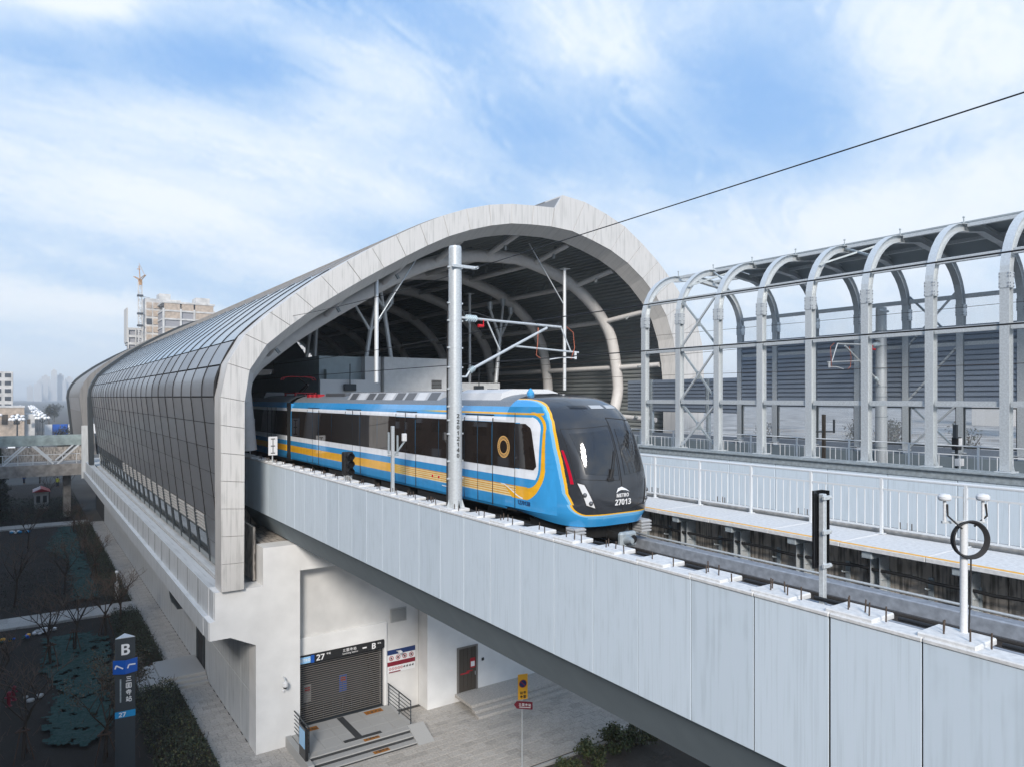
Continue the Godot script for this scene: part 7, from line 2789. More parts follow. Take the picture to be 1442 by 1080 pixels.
func shrub(x: float, d: float, r: float, h: float, n: int, sd: int, label: String, tones: Array, size: float, group: String) -> void:
	var g := RandomNumberGenerator.new()
	g.seed = sd
	var t := thing("shrub", label, "shrub", P(x, 0.05, d), group)
	var tw := MB.new()
	var pts := []
	var clumps := []
	for k in 16:
		var a := g.randf() * TAU
		var rr := r * sqrt(g.randf()) * 0.8
		var c := Vector3(cos(a) * rr, h * g.randf_range(0.35, 0.9) * (1.0 - 0.35 * rr / r), sin(a) * rr)
		clumps.append(c)
		tw.path([Vector3(c.x * 0.15, -0.1, c.z * 0.15), c * 0.5 + Vector3(0, 0.08, 0), c], 0.018, 4, 0.007)
	for k in n:
		var c: Vector3 = clumps[g.randi() % clumps.size()]
		var o := Vector3(g.randf_range(-1, 1), g.randf_range(-1, 1), g.randf_range(-1, 1))
		pts.append(c + o.normalized() * pow(g.randf(), 0.5) * r * 0.34)
	part(t, "stem", tw, look("bark"), Transform3D(Basis(), P(x, 0.05, d)))
	leaves(t, "foliage", pts, size, look("leaf"), tones, g)

func net_sheet(corners: Array, sd: int, label: String) -> void: # crumpled shade net draped on the soil
	var f := FastNoiseLite.new()
	f.seed = sd
	f.frequency = 0.55
	f.fractal_octaves = 4
	var poly := PackedVector2Array(corners)
	var lo := poly[0]
	var hi := poly[0]
	for p in poly:
		lo = lo.min(p)
		hi = hi.max(p)
	var m := MB.new()
	var st := 0.1
	var hgt := func(p: Vector2) -> float: return 0.19 + 0.14 * absf(f.get_noise_2d(p.x * 1.5, p.y * 1.5)) + 0.09 * absf(f.get_noise_2d(p.x * 5.0 + 7, p.y * 3.0))
	var nx := int((hi.x - lo.x) / st)
	var nd := int((hi.y - lo.y) / st)
	for i in nx:
		for j in nd:
			var a := lo + Vector2(i * st, j * st)
			var c := a + Vector2(st, st) * 0.5
			var wob := Vector2(f.get_noise_2d(c.x * 2, c.y * 2 + 50), f.get_noise_2d(c.x * 2 + 50, c.y * 2)) * 0.6
			if Geometry2D.is_point_in_polygon(c + wob, poly) and f.get_noise_2d(c.x * 1.6 + 90, c.y * 1.6) > -0.36:
				var q := [a, a + Vector2(st, 0), a + Vector2(st, st), a + Vector2(0, st)]
				m.quad(P(q[0].x, hgt.call(q[0]), q[0].y), P(q[1].x, hgt.call(q[1]), q[1].y), P(q[2].x, hgt.call(q[2]), q[2].y), P(q[3].x, hgt.call(q[3]), q[3].y), Vector3.UP)
	solo("shade_net", m, look("net_green"), label, "net", Vector3.ZERO, "shade nets")

func lumps(called: String, at: Vector3, n: int, r: float, tones: Array, label: String, category: String, sd: int) -> void:
	var g := RandomNumberGenerator.new()
	g.seed = sd
	var t := thing(called, label, category, at)
	for tone in tones:
		var m := MB.new()
		for k in n:
			m.ball(at + Vector3(g.randf_range(-r, r) * 2.2, g.randf_range(0.05, 0.2), g.randf_range(-r, r)), r * g.randf_range(0.3, 0.6), 7, g.randf_range(0.45, 0.8))
		part(t, "sack", m, look(tone))

func person(x: float, d: float, turn: float, top: Color, legs: Color, key: String, label: String) -> void:
	var t := thing("person", label, "person", P(x, 0.05, d))
	var o := Transform3D(Basis(Vector3.UP, turn), P(x, 0.05, d))
	var skin := mat("skin_" + key, C(0.4, 0.25, 0.18), 0.6)
	var m := MB.new()
	for s in [-1.0, 1.0]:
		m.path([Vector3(s * 0.10, 0.04, 0.12), Vector3(s * 0.10, 0.06, 0.0), Vector3(s * 0.10, 0.48, s * 0.06), Vector3(s * 0.09, 0.9, 0)], 0.06, 8, 0.095)
	m.path([Vector3(0, 0.86, 0), Vector3(0, 1.1, 0.01), Vector3(0, 1.3, 0), Vector3(0, 1.44, 0)], 0.16, 10, 0.15)
	for s in [-1.0, 1.0]:
		m.path([Vector3(s * 0.15, 1.4, 0), Vector3(s * 0.24, 1.12, 0.02), Vector3(s * 0.22, 0.86, 0.12)], 0.06, 8, 0.04)
	m.path([Vector3(0, 1.42, 0), Vector3(0, 1.54, 0.01)], 0.06, 8)
	m.ball(Vector3(0, 1.63, 0.015), 0.105, 12, 1.2)
	part(t, "body", m, skin, o)
	var cl := MB.new()
	cl.path([Vector3(0, 0.84, 0), Vector3(0, 1.1, 0.01), Vector3(0, 1.3, 0), Vector3(0, 1.46, 0)], 0.185, 12, 0.165)
	for s in [-1.0, 1.0]:
		cl.path([Vector3(s * 0.15, 1.42, 0), Vector3(s * 0.245, 1.12, 0.02), Vector3(s * 0.225, 0.9, 0.11)], 0.075, 8, 0.055)
	part(t, "jacket", cl, mat("jacket_" + key, top, 0.8), o)
	var tr := MB.new()
	for s in [-1.0, 1.0]:
		tr.path([Vector3(s * 0.10, 0.1, 0.0), Vector3(s * 0.10, 0.48, s * 0.06), Vector3(s * 0.085, 0.92, 0)], 0.075, 8, 0.115)
	part(t, "trousers", tr, mat("trousers_" + key, legs, 0.85), o)
	var hr := MB.new()
	hr.ball(Vector3(0, 1.67, -0.01), 0.112, 12, 1.0)
	part(t, "hair", hr, look("black"), o)

func build_garden() -> void:
	leaf_material("leaf")
	var dark := [C(0.032, 0.046, 0.02), C(0.04, 0.055, 0.024), C(0.055, 0.06, 0.028), C(0.026, 0.036, 0.017)]
	var mixed := dark + [C(0.10, 0.10, 0.03), C(0.02, 0.03, 0.012)]
	hedge(4.4, 6.5, 30.0, 40.0, 1.0, 9000, 1, "dark green hedge along the walk, nearest the entrance corner", mixed)
	hedge(4.8, 6.6, 44.2, 55.6, 1.0, 8000, 2, "dark green hedge along the walk between the stoop and the garden path", dark)
	hedge(4.9, 6.6, 59.0, 97.5, 0.9, 14000, 3, "long dark hedge along the walk beyond the garden path", mixed)
	hedge(1.0, 4.6, 26.0, 31.0, 0.8, 5000, 4, "low dark hedge around the station pylon", dark)
	hedge(-6.0, 6.4, 101.5, 122.0, 1.2, 14000, 6, "dark shrub mass beyond the second path, towards the footbridge", dark, 0.14)
	var brown := [C(0.05, 0.04, 0.026), C(0.04, 0.032, 0.02), C(0.03, 0.034, 0.016)]
	hedge(-9.0, 3.5, 60.0, 74.0, 0.45, 5000, 7, "patchy brown ground planting left of the green net", brown, 0.12)
	bare_tree(0.0, 35.8, 4.6, 11, "bare staked tree on dark soil, at the lower left corner")
	bare_tree(2.75, 33.6, 4.4, 12, "staked tree with dry brown leaves beside the station pylon", true, 2600)
	bare_tree(1.3, 47.3, 4.8, 13, "bare staked tree on the green net beside the white sacks")
	bare_tree(2.5, 49.2, 5.0, 14, "bare staked tree standing by the edge of the garden path")
	bare_tree(4.3, 51.4, 4.2, 15, "thin bare tree near the hedge behind the pylon")
	bare_tree(5.3, 53.2, 4.0, 16, "thin bare tree beside the hedge before the garden path", false)
	bare_tree(5.0, 68.0, 4.0, 17, "dark staked tree on the far green net")
	bare_tree(4.9, 80.0, 4.2, 18, "small staked tree at the far end of the far green net")
	bare_tree(-0.5, 62.0, 5.5, 19, "large bare multi-branched tree left of the far green net", false)
	bare_tree(2.6, 64.0, 4.6, 20, "bushy bare tree between the path and the far green net", false, 900)
	bare_tree(4.6, 92.0, 4.0, 22, "distant staked tree just before the second path")
	bare_tree(0.4, 84.0, 5.0, 23, "bare tree in the brown planting before the second path", false)
	bare_tree(3.0, 118.0, 6.0, 24, "bare tree beside the small hut with the red roof", false)
	bare_tree(5.5, 124.0, 6.5, 25, "bare tree in front of the footbridge slab", false)
	bare_tree(-1.2, 41.0, 4.5, 26, "bare tree by the frame edge above the red hydrants")
	net_sheet([Vector2(0.7, 36.3), Vector2(2.3, 35.2), Vector2(3.6, 37.8), Vector2(3.4, 42.0), Vector2(4.4, 50.0), Vector2(3.6, 52.5), Vector2(1.2, 52.6), Vector2(0.9, 46.0), Vector2(1.6, 43.0), Vector2(0.9, 39.5)], 71, "crumpled dark green shade net spread behind the station pylon")
	net_sheet([Vector2(3.0, 61.0), Vector2(4.7, 61.0), Vector2(4.8, 96.0), Vector2(3.6, 97.0), Vector2(1.8, 84.0), Vector2(3.4, 76.0)], 72, "crumpled green shade net along the hedge beyond the garden path")
	lumps("sack_pile", P(1.0, 0.1, 54.2), 7, 0.32, ["white_print", "stone_step"], "pile of white sacks beside the garden path", "sacks", 5)
	lumps("sack_pile", P(-0.35, 0.1, 53.4), 5, 0.3, ["blue_sign", "yellow", "net_green"], "blue and yellow sacks beside the garden path at the frame edge", "sacks", 6)
	lumps("sack_pile", P(-0.1, 0.1, 95.5), 6, 0.45, ["cyan_sign", "white_print"], "blue and white sacks before the second path", "sacks", 7)
	lumps("boulder", P(0.25, 0.05, 42.6), 3, 0.35, ["concrete_light"], "pale boulder on dark soil beside the green net", "boulder", 8)
	for q in [[-0.55, 42.3, "red hydrant standing on dark soil at the frame edge"], [-0.35, 43.0, "second red hydrant just behind the first at the frame edge"]]:
		var h := thing("fire_hydrant", q[2], "hydrant", P(q[0], 0.05, q[1]), "red hydrants")
		var m := MB.new()
		m.lathe(P(q[0], 0.05, q[1]), [Vector2(0.14, 0.0), Vector2(0.14, 0.05), Vector2(0.08, 0.07), Vector2(0.08, 0.5), Vector2(0.11, 0.54), Vector2(0.09, 0.68), Vector2(0.0, 0.76)], 12)
		part(h, "barrel", m, look("maroon"))
		var n := MB.new()
		n.tube(P(q[0] - 0.17, 0.5, q[1]), P(q[0] + 0.17, 0.5, q[1]), 0.05, 0.05, 8)
		part(h, "outlet", n, look("maroon"))
	var pole := thing("garden_lamp", "short white garden lamp standing in the hedge by the path", "lamp", P(5.75, 0, 60.2))
	var pm := MB.new()
	pm.cbox(5.62, 5.88, 0.0, 1.3, 60.07, 60.33, 0.03)
	part(pole, "pedestal", pm, look("concrete_light"))
	var pb := MB.new()
	pb.tube(P(5.75, 1.3, 60.2), P(5.75, 2.0, 60.2), 0.03, 0.03, 6)
	pb.ball(P(5.75, 2.1, 60.2), 0.13, 10)
	part(pole, "globe", pb, look("white_print"))
	# small hut with a red roof
	var k := thing("garden_hut", "small pale hut with a red and white roof among dark shrubs", "hut", P(2.2, 0, 116))
	var w := MB.new()
	w.box(1.3, 2.9, 0.0, 2.3, 115.0, 118.6)
	part(k, "wall", w, look("wall_recess"))
	var rf := MB.new()
	rf.prism([Vector2(1.1, 2.3), Vector2(2.1, 2.75), Vector2(3.1, 2.3)], 114.8, 118.8)
	part(k, "roof", rf, look("red"))
	for q in [115.4, 116.6, 117.8]:
		var wt2 := MB.new()
		wt2.hexa([P(1.15, 2.34, q), P(2.0, 2.73, q), P(2.0, 2.76, q), P(1.15, 2.37, q), P(1.15, 2.34, q + 0.5), P(2.0, 2.73, q + 0.5), P(2.0, 2.76, q + 0.5), P(1.15, 2.37, q + 0.5)])
		part(k, "roof_patch", wt2, look("white_print"))
	for q in [1.5, 2.25]:
		var wn := MB.new()
		wn.box(q, q + 0.45, 0.9, 1.8, 114.97, 114.995)
		part(k, "window", wn, look("slate"))
	person(0.2, 150.0, 2.6, C(0.02, 0.06, 0.22), C(0.02, 0.02, 0.03), "blue", "person in dark blue walking on the pale path under the footbridge")
	person(4.8, 141.0, 2.8, C(0.55, 0.6, 0.05), C(0.02, 0.02, 0.03), "hivis", "person in a yellow high-visibility jacket under the footbridge")
	# conifer at the left frame edge
	var cf := thing("conifer", "dark conifer at the left frame edge before the footbridge", "tree", P(-2.3, 0, 107))
	var tm := MB.new()
	tm.tube(P(-2.3, 0, 107), P(-2.3, 8.5, 107), 0.16, 0.03, 8)
	part(cf, "trunk", tm, look("bark"))
	var g := RandomNumberGenerator.new()
	g.seed = 9
	var pts := []
	for i in 5200:
		var y := 0.8 + 7.9 * pow(g.randf(), 1.1)
		var rr := (9.0 - y) * 0.27 * (0.75 + 0.25 * sin(y * 5.0)) * pow(g.randf(), 0.5)
		var a := g.randf() * TAU
		pts.append(Vector3(cos(a) * rr, y - rr * 0.15, sin(a) * rr))
	leaves(cf, "crown", pts, 0.2, look("leaf"), dark, g)
	# shrubs in the bed by the plaza
	var lush := [C(0.06, 0.085, 0.025), C(0.05, 0.07, 0.022), C(0.085, 0.10, 0.03), C(0.04, 0.058, 0.02), C(0.11, 0.10, 0.035)]
	shrub(19.1, 22.4, 0.75, 1.0, 1500, 31, "green shrub in the bed beside the plaza, leftmost of the row", lush, 0.11, "bed shrubs")
	shrub(20.7, 22.6, 0.85, 1.15, 1900, 32, "tall green shrub in the middle of the bed beside the plaza", lush, 0.11, "bed shrubs")
	shrub(21.9, 22.3, 0.8, 0.95, 1600, 33, "low green shrub with dry tips at the bed end below the viaduct", lush + [C(0.12, 0.10, 0.04)], 0.11, "bed shrubs")
	shrub(17.7, 21.9, 0.7, 0.8, 1200, 34, "green shrub at the bottom frame edge near the sign pole", lush, 0.11, "bed shrubs")
	# bare scrub at the foot of the garden
	var gr := RandomNumberGenerator.new()
	gr.seed = 77
	var tw := MB.new()
	for i in 700:
		var x := gr.randf_range(-3.0, 4.6)
		var d := gr.randf_range(32.0, 98.0)
		if absf(d - 57.3) < 1.6:
			continue
		var hgt := gr.randf_range(0.1, 0.4)
		tw.bar(P(x, 0.1, d), P(x + gr.randf_range(-0.3, 0.3), 0.1 + hgt, d + gr.randf_range(-0.3, 0.3)), 0.012, 0.012)
	var dry := solo("dry_undergrowth", tw, look("twig"), "dry brown stalks scattered over the garden soil", "undergrowth", Vector3.ZERO)
	dry.set_meta("kind", "stuff")
	dry.remove_meta("category")
	var lf := MB.new()
	for i in 900:
		var x := gr.randf_range(13.5, 30.0)
		var d := gr.randf_range(14.0, 23.0)
		var a := gr.randf() * TAU
		var s := gr.randf_range(0.03, 0.08)
		var u := Vector3(cos(a), gr.randf_range(-0.2, 0.2), sin(a)) * s
		var v := Vector3(-sin(a), gr.randf_range(-0.2, 0.2), cos(a)) * s * 0.6
		var c := P(x, 0.15, d)
		lf.quad(c - u, c + v, c + u, c - v, Vector3.UP)
	var litter := solo("fallen_leaves", lf, look("stake"), "fallen brown leaves on the bed beside the plaza", "leaves", Vector3.ZERO)
	litter.set_meta("kind", "stuff")
	litter.remove_meta("category")
func build_footbridge() -> void:
	var t := thing("footbridge", "pale green-grey truss footbridge leaving the station on the left", "bridge", P(-20, 5, 105))
	mat("bridge_paint", C(0.40, 0.49, 0.49), 0.6, 0, noise_tex(88, 0.02, 0.75, 1.0), 0.1)
	mat("bridge_slab", C(0.44, 0.41, 0.38), 0.8, 0, noise_tex(89, 0.02, 0.7, 1.0), 0.1)
	var d0 := 103.5
	var d1 := 109.5
	for d in [d0, d1]:
		var m := MB.new()
		m.box(-60.0, 6.8, 9.15, 10.15, d - 0.12, d + 0.12)
		part(t, "top_beam", m, look("bridge_paint"))
		var k := 0
		var x := 5.8
		while x > -40:
			var g := MB.new()
			g.bar(P(x, 9.2, d), P(x - 2.3, 6.9, d), 0.18, 0.18, Vector3.BACK)
			part(t, "diagonal", g, look("rail_white"))
			var g2 := MB.new()
			g2.bar(P(x - 2.7, 6.9, d), P(x - 4.9, 9.2, d), 0.18, 0.18, Vector3.BACK)
			part(t, "diagonal", g2, look("rail_white"))
			x -= 5.4
	var s := MB.new()
	s.box(-60, 6.8, 5.45, 6.85, d0 - 0.3, d1 + 0.3)
	part(t, "deck_slab", s, look("bridge_slab"))
	var rl := MB.new()
	rl.box(-60, 5.9, 8.0, 8.07, d0 + 0.4, d0 + 0.46)
	rl.box(-60, 5.9, 7.1, 7.16, d0 + 0.4, d0 + 0.46)
	var r := part(t, "handrail", rl, look("rail_white"))
	for k in 24:
		var p := MB.new()
		p.box(5.5 - k * 1.5, 5.57 - k * 1.5, 6.85, 8.0, d0 + 0.4, d0 + 0.46)
		part(r, "post", p, look("rail_white"))
	var bk := MB.new()
	bk.box(-60, 6.8, 6.85, 8.6, d1 + 0.2, d1 + 0.3)
	part(t, "far_parapet", bk, look("concrete"))
	var cl := MB.new()
	cl.box(6.0, 7.2, 5.0, 11.5, d0 - 0.6, d0 - 0.3)
	part(t, "end_frame", cl, look("wall_cool"))
	var pr := MB.new()
	pr.box(4.2, 5.0, 0, 5.45, d0 + 2.0, d0 + 4.0)
	part(t, "pier", pr, look("bridge_slab"))
	var pr2 := MB.new()
	pr2.box(-14.2, -13.0, 0, 5.45, d0 + 2.0, d0 + 4.0)
	part(t, "pier", pr2, look("bridge_slab"))

func tower(label: String, x: float, d: float, w: float, deep: float, h: float, floors: int, cols: int, m: String, win: String, open := false) -> Node3D:
	var t := thing("apartment_tower", label, "building", P(x, 0, d), "far buildings")
	var b := MB.new()
	b.box(x, x + w, 0, h, d, d + deep)
	part(t, "wall", b, look(m))
	var fh := h / floors
	var cw := w / cols
	var wm := MB.new()
	wm.box(cw * 0.18, cw * 0.82, fh * 0.25, fh * 0.78, -0.06, 0.0)
	var shape := wm.mesh()
	for f in range(int(floors * 0.3), floors):
		for c in cols:
			part(t, "window", shape, look(win), Transform3D(Basis(), P(x + c * cw, f * fh, d - 0.02)))
	return t

func build_distance() -> void:
	mat("tower_white", C(0.68, 0.67, 0.65), 0.8, 0, noise_tex(91, 0.02, 0.8, 1.0), 0.03)
	mat("tower_tan", C(0.55, 0.45, 0.36), 0.85, 0, noise_tex(92, 0.03, 0.8, 1.0), 0.04)
	mat("tower_grey", C(0.28, 0.28, 0.30), 0.85)
	mat("tower_light_grey", C(0.50, 0.49, 0.47), 0.8)  # plain concrete grey; the haze itself comes from the fog
	mat("opening", C(0.05, 0.06, 0.075), 0.8)
	mat("crane_yellow", C(0.46, 0.26, 0.12), 0.6)
	# unfinished block behind the canopy: concrete grid, tan infill, dark openings
	var t := thing("unfinished_tower", "unfinished concrete tower block with tan infill walls behind the canopy", "building", P(52, 0, 325))
	var X := 47.5
	var D := 322.0
	var H := 51.0
	var core := MB.new()
	core.box(X, X + 19.5, 0, H, D, D + 14)
	part(t, "core", core, look("tower_grey"))
	var b2 := MB.new()
	b2.box(X - 5.0, X + 9.0, 0, H + 5.5, D + 14.2, D + 24)
	part(t, "rear_block", b2, look("tower_white"))
	var fl := 0
	var y := 20.0
	while y < H:
		var slab := MB.new()
		slab.box(X - 0.3, X + 19.8, y + 2.75, y + 3.4, D - 0.5, D + 14)
		part(t, "floor_slab", slab, look("tower_white"))
		for c in [[0.3, 6.2], [6.9, 11.4], [12.1, 19.2]]:
			var inf := MB.new()
			var opening: bool = (fl == 7) or (c[0] > 6 and c[0] < 7 and fl % 2 == 0)
			inf.box(X + c[0], X + c[1], y, y + 2.75, D - (0.28 if not opening else -0.3), D + 0.6)
			part(t, "opening" if opening else "infill_wall", inf, look("opening" if opening else "tower_tan"))
		y += 3.4
		fl += 1
	for x in [0.0, 6.5, 11.7, 19.4]:
		var p := MB.new()
		p.box(X + x - 0.35, X + x + 0.35, 0, H + 0.2, D - 0.62, D + 0.5)
		part(t, "pier", p, look("tower_white"))
	for k in 11:
		var inf := MB.new()
		var yy := 18.0 + k * 3.4
		inf.box(X - 4.4, X - 2.4, yy + 0.4, yy + 2.8, D + 13.9, D + 14.15)
		part(t, "infill_wall", inf, look("tower_tan" if k != 8 else "opening"))
		var i2 := MB.new()
		i2.box(X - 1.8, X + 0.8, yy + 0.4, yy + 2.8, D + 13.9, D + 14.15)
		part(t, "infill_wall", i2, look("tower_tan"))
	for q in [[12.5, 18.0, 5.5], [6.0, 8.5, 2.0]]:
		var pb := MB.new()
		pb.box(X + q[0], X + q[1], H, H + q[2], D + 1, D + 9)
		part(t, "roof_house", pb, look("tower_white"))
	var pb2 := MB.new()
	pb2.box(X + 0.5, X + 5.0, H + 5.5, H + 8.0, D + 15, D + 22)
	part(t, "roof_house", pb2, look("tower_white"))
	# lower white block and tower crane
	var w := thing("unfinished_tower", "lower white unfinished block with open floors beside the tower crane", "building", P(39, 0, 342))
	var WX := 36.6
	var WD := 341.0
	for k in 13:
		var s := MB.new()
		s.box(WX, WX + 9, 6 + k * 3.1, 7.0 + k * 3.1, WD, WD + 10)
		part(w, "floor_slab", s, look("tower_white"))
	var wc := MB.new()
	wc.box(WX + 0.6, WX + 8.4, 0, 44.0, WD + 0.7, WD + 9)
	part(w, "core", wc, look("tower_grey"))
	for k in 4:
		var p := MB.new()
		p.box(WX + k * 2.85, WX + k * 2.85 + 0.45, 0, 44.2, WD - 0.1, WD + 0.6)
		part(w, "column", p, look("tower_white"))
	var hd := MB.new()
	hd.box(WX - 0.4, WX + 0.1, 38, 52.5, WD, WD + 9.5)
	part(w, "hoist_screen", hd, look("tower_light_grey"))
	var c := thing("tower_crane", "yellow tower crane with banded lattice mast beside the unfinished blocks", "crane", P(40.7, 0, 336))
	var cm := MB.new()
	for sx in [-0.7, 0.7]:
		for sd in [-0.7, 0.7]:
			cm.bar(P(40.7 + sx, 0, 336 + sd), P(40.7 + sx, 63, 336 + sd), 0.22, 0.22, Vector3.RIGHT)
	var yy2 := 30.0
	var flip := 1.0
	while yy2 < 62:
		for sd in [-0.7, 0.7]:
			cm.bar(P(40.7 - 0.7 * flip, yy2, 336 + sd), P(40.7 + 0.7 * flip, yy2 + 1.6, 336 + sd), 0.14, 0.14, Vector3.BACK)
			cm.bar(P(40.0, yy2, 336 + sd), P(41.4, yy2, 336 + sd), 0.12, 0.12)
		yy2 += 1.6
		flip = -flip
	part(c, "mast", cm, look("tower_white"))
	for h in [44.5, 49.5, 57.0]:
		var cl := MB.new()
		cl.box(39.6, 41.8, h, h + 0.7, 334.9, 337.1)
		part(c, "collar", cl, look("opening"))
		var ti := MB.new()
		ti.bar(P(41.4, h, 336), P(44.5, h, 338), 0.25, 0.25)
		part(c, "tie", ti, look("tower_light_grey"))
	var cb := MB.new()
	cb.box(40.0, 41.4, 61.8, 64.0, 335.3, 336.7)
	part(c, "cab", cb, look("crane_yellow"))
	var jb := MB.new()
	for s in [-0.5, 0.5]:
		jb.bar(P(40.7 + s, 64, 336), P(39.6 + s * 0.4, 62.5, 312), 0.25, 0.25)
		jb.bar(P(40.7 + s, 64, 336), P(39.2 + s * 0.5, 66, 342), 0.25, 0.25)
	jb.bar(P(40.7, 64.0, 336), P(40.4, 70, 337), 0.3, 0.3)
	jb.bar(P(40.4, 71, 337), P(39.6, 62.8, 314), 0.12, 0.12)
	jb.bar(P(39.6, 68.5, 336.5), P(40.9, 68.5, 336.5), 0.3, 0.3)
	part(c, "jib", jb, look("crane_yellow"))
	# roofs showing above the canopy
	var rt := tower("pale building top just above the canopy's grey roof edge", 96.0, 300.0, 10.0, 12, 61.0, 17, 4, "tower_light_grey", "opening")
	var rh := MB.new()
	rh.box(99, 104, 61, 63.5, 302, 308)
	part(rt, "roof_house", rh, look("tower_light_grey"))
	# left frame edge
	tower("white slab block with dark window bands at the left frame edge", -30.0, 366.0, 26.6, 14, 25.5, 8, 8, "tower_white", "opening")
	var lb := thing("shop_building", "low beige building in front of the white slab block", "building", P(-10, 0, 310))
	var lm := MB.new()
	lm.box(-30, 0.5, 0, 11.3, 306, 325)
	part(lb, "wall", lm, look("tower_tan"))
	var lm2 := MB.new()
	lm2.box(0.52, 3.6, 0, 9.0, 308, 325)
	part(lb, "annex", lm2, look("tower_white"))
	var lp := MB.new()
	lp.box(-30.2, 0.7, 11.3, 11.9, 305.8, 325.2)
	part(lb, "parapet", lp, look("tower_white"))
	for q in [[-6.0, -4.3], [-2.6, -0.9], [1.3, 2.3]]:
		var wn := MB.new()
		wn.box(q[0], q[1], 5.5, 9.0 if q[0] < 1 else 7.2, 305.85, 305.99)
		part(lb, "window", wn, look("brown_door"))
	# hazy skyline
	var g := RandomNumberGenerator.new()
	g.seed = 15
	var sky_x := [[13, 55, 20], [34, 64, 23], [60, 93, 27], [91, 116, 18], [112, 100, 21], [138, 89, 23], [164, 88, 18], [187, 106, 23], [213, 88, 26], [238, 79, 23], [44, 75, 16], [78, 74, 16], [127, 77, 13], [176, 70, 13]]
	var i := 0
	for q in sky_x:
		i += 1
		var dd := 3200.0 + g.randf_range(-150, 200)
		var nm: String = ["first", "second", "third", "fourth", "fifth", "sixth", "seventh", "eighth", "ninth", "tenth", "eleventh", "twelfth", "thirteenth", "fourteenth"][i - 1]
		var tw := thing("skyline_tower", "faint hazy high-rise on the far skyline, %s counted from the frame edge" % nm, "building", P(q[0], 0, dd), "far skyline")
		var m := MB.new()
		m.box(q[0], q[0] + q[2], 0, q[1], dd, dd + 30)
		part(tw, "wall", m, look("tower_light_grey" if i % 2 else "tower_white"))
		var p := MB.new()
		p.box(q[0] + q[2] * 0.3, q[0] + q[2] * 0.7, q[1], q[1] + 6, dd + 5, dd + 20)
		part(tw, "roof_house", p, look("tower_light_grey"))
	# road, with verges, lamps and cars
	var rd := MB.new()
	rd.quad(P(-7, 0.0, 165), P(4.2, 0.0, 165), P(4.2, 0.0, 1500), P(-7, 0.0, 1500), Vector3.UP)
	struct("road", rd, look("asphalt"))
	for x0 in [-4.0, 1.4]:
		var ln := MB.new()
		for k in 40:
			var a := 170.0 + k * 12.0
			ln.quad(P(x0, 0.006, a), P(x0 + 0.25, 0.006, a), P(x0 + 0.25, 0.006, a + 6), P(x0, 0.006, a + 6), Vector3.UP)
		struct("road_marking", ln, look("white_print"))
	var lamp := thing("street_lamp", "street lamp with a cluster of white globes", "street lamp", Vector3.ZERO, "globe street lamps")
	var pm := MB.new()
	pm.tube(Vector3(0, 0, 0), Vector3(0, 8.6, 0), 0.14, 0.09, 8)
	part(lamp, "pole", pm, look("slate"))
	var arms := MB.new()
	for k in 6:
		var a := TAU * k / 6
		arms.path([Vector3(0, 7.6, 0), Vector3(cos(a) * 0.9, 8.0, sin(a) * 0.9), Vector3(cos(a) * 1.5, 8.6, sin(a) * 1.5)], 0.05, 5)
	part(lamp, "arm", arms, look("slate"))
	for k in 7:
		var gl := MB.new()
		var a := TAU * k / 6
		gl.ball(Vector3(0, 9.3, 0) if k == 6 else Vector3(cos(a) * 1.5, 8.9, sin(a) * 1.5), 0.48, 10)
		part(lamp, "globe", gl, look("white_print"))
	var lines := [[-7.6, "road's left kerb"], [-1.3, "road's middle strip"], [4.8, "road's right kerb"]]
	var ord := ["first", "second", "third", "fourth", "fifth", "sixth", "seventh", "eighth", "ninth", "tenth"]
	for r in 3:
		for k in 10:
			var lab := "globe-cluster street lamp on the %s, %s from the footbridge" % [lines[r][1], ord[k]]
			var at := P(lines[r][0], 0, 225.0 + k * 38.0 + r * 13.0)
			if r == 0 and k == 0:
				lamp.position = at
				lamp.set_meta("label", lab)
			else:
				copy_of(lamp, at, r + k * 0.4, lab)
	# parked and moving cars far down the road
	var car := thing("car", "small white car far down the road", "car", Vector3.ZERO, "cars on the road")
	var bm := MB.new()
	bm.prism([Vector2(-2.2, 0.3), Vector2(2.2, 0.3), Vector2(2.25, 0.75), Vector2(1.3, 0.95), Vector2(-2.1, 0.98), Vector2(-2.25, 0.7)], -0.85, 0.85)
	part(car, "body", bm, look("paint_white"))
	var cm2 := MB.new()
	cm2.hexa([Vector3(-1.7, 0.95, -0.8), Vector3(1.2, 0.95, -0.8), Vector3(1.2, 0.95, 0.8), Vector3(-1.7, 0.95, 0.8), Vector3(-1.2, 1.45, -0.65), Vector3(0.4, 1.45, -0.65), Vector3(0.4, 1.45, 0.65), Vector3(-1.2, 1.45, 0.65)])
	part(car, "cabin", cm2, look("black_gloss"))
	for q in [[-1.35, -0.8], [1.35, -0.8], [-1.35, 0.8], [1.35, 0.8]]:
		var wm := MB.new()
		wm.tube(Vector3(q[0], 0.32, q[1] - 0.1), Vector3(q[0], 0.32, q[1] + 0.1), 0.32, 0.32, 12)
		part(car, "wheel", wm, look("rubber"))
	car.position = P(2.8, 0.0, 190)
	car.rotation.y = PI / 2
	car.set_meta("label", "white car on the road just beyond the footbridge")
	copy_of(car, P(-2.6, 0.0, 250), PI / 2, "white car in the middle of the road, second beyond the footbridge")
	copy_of(car, P(-5.5, 0.0, 300), PI / 2, "white car near the road's left kerb, third beyond the footbridge")
	# trees along the road
	var names := ["dark roadside tree at the left frame edge beyond the footbridge", "dark round tree left of the road", "dark tree beside the road behind the beige building", "dense dark tree right of the road near the far canopy", "tall dark tree right of the road before the far canopy", "dark tree right of the road, farthest of its row", "dark low tree just beyond the footbridge rail", "hazy tree on the far roadside left", "hazy tree on the far roadside middle", "hazy tree on the far roadside right"]
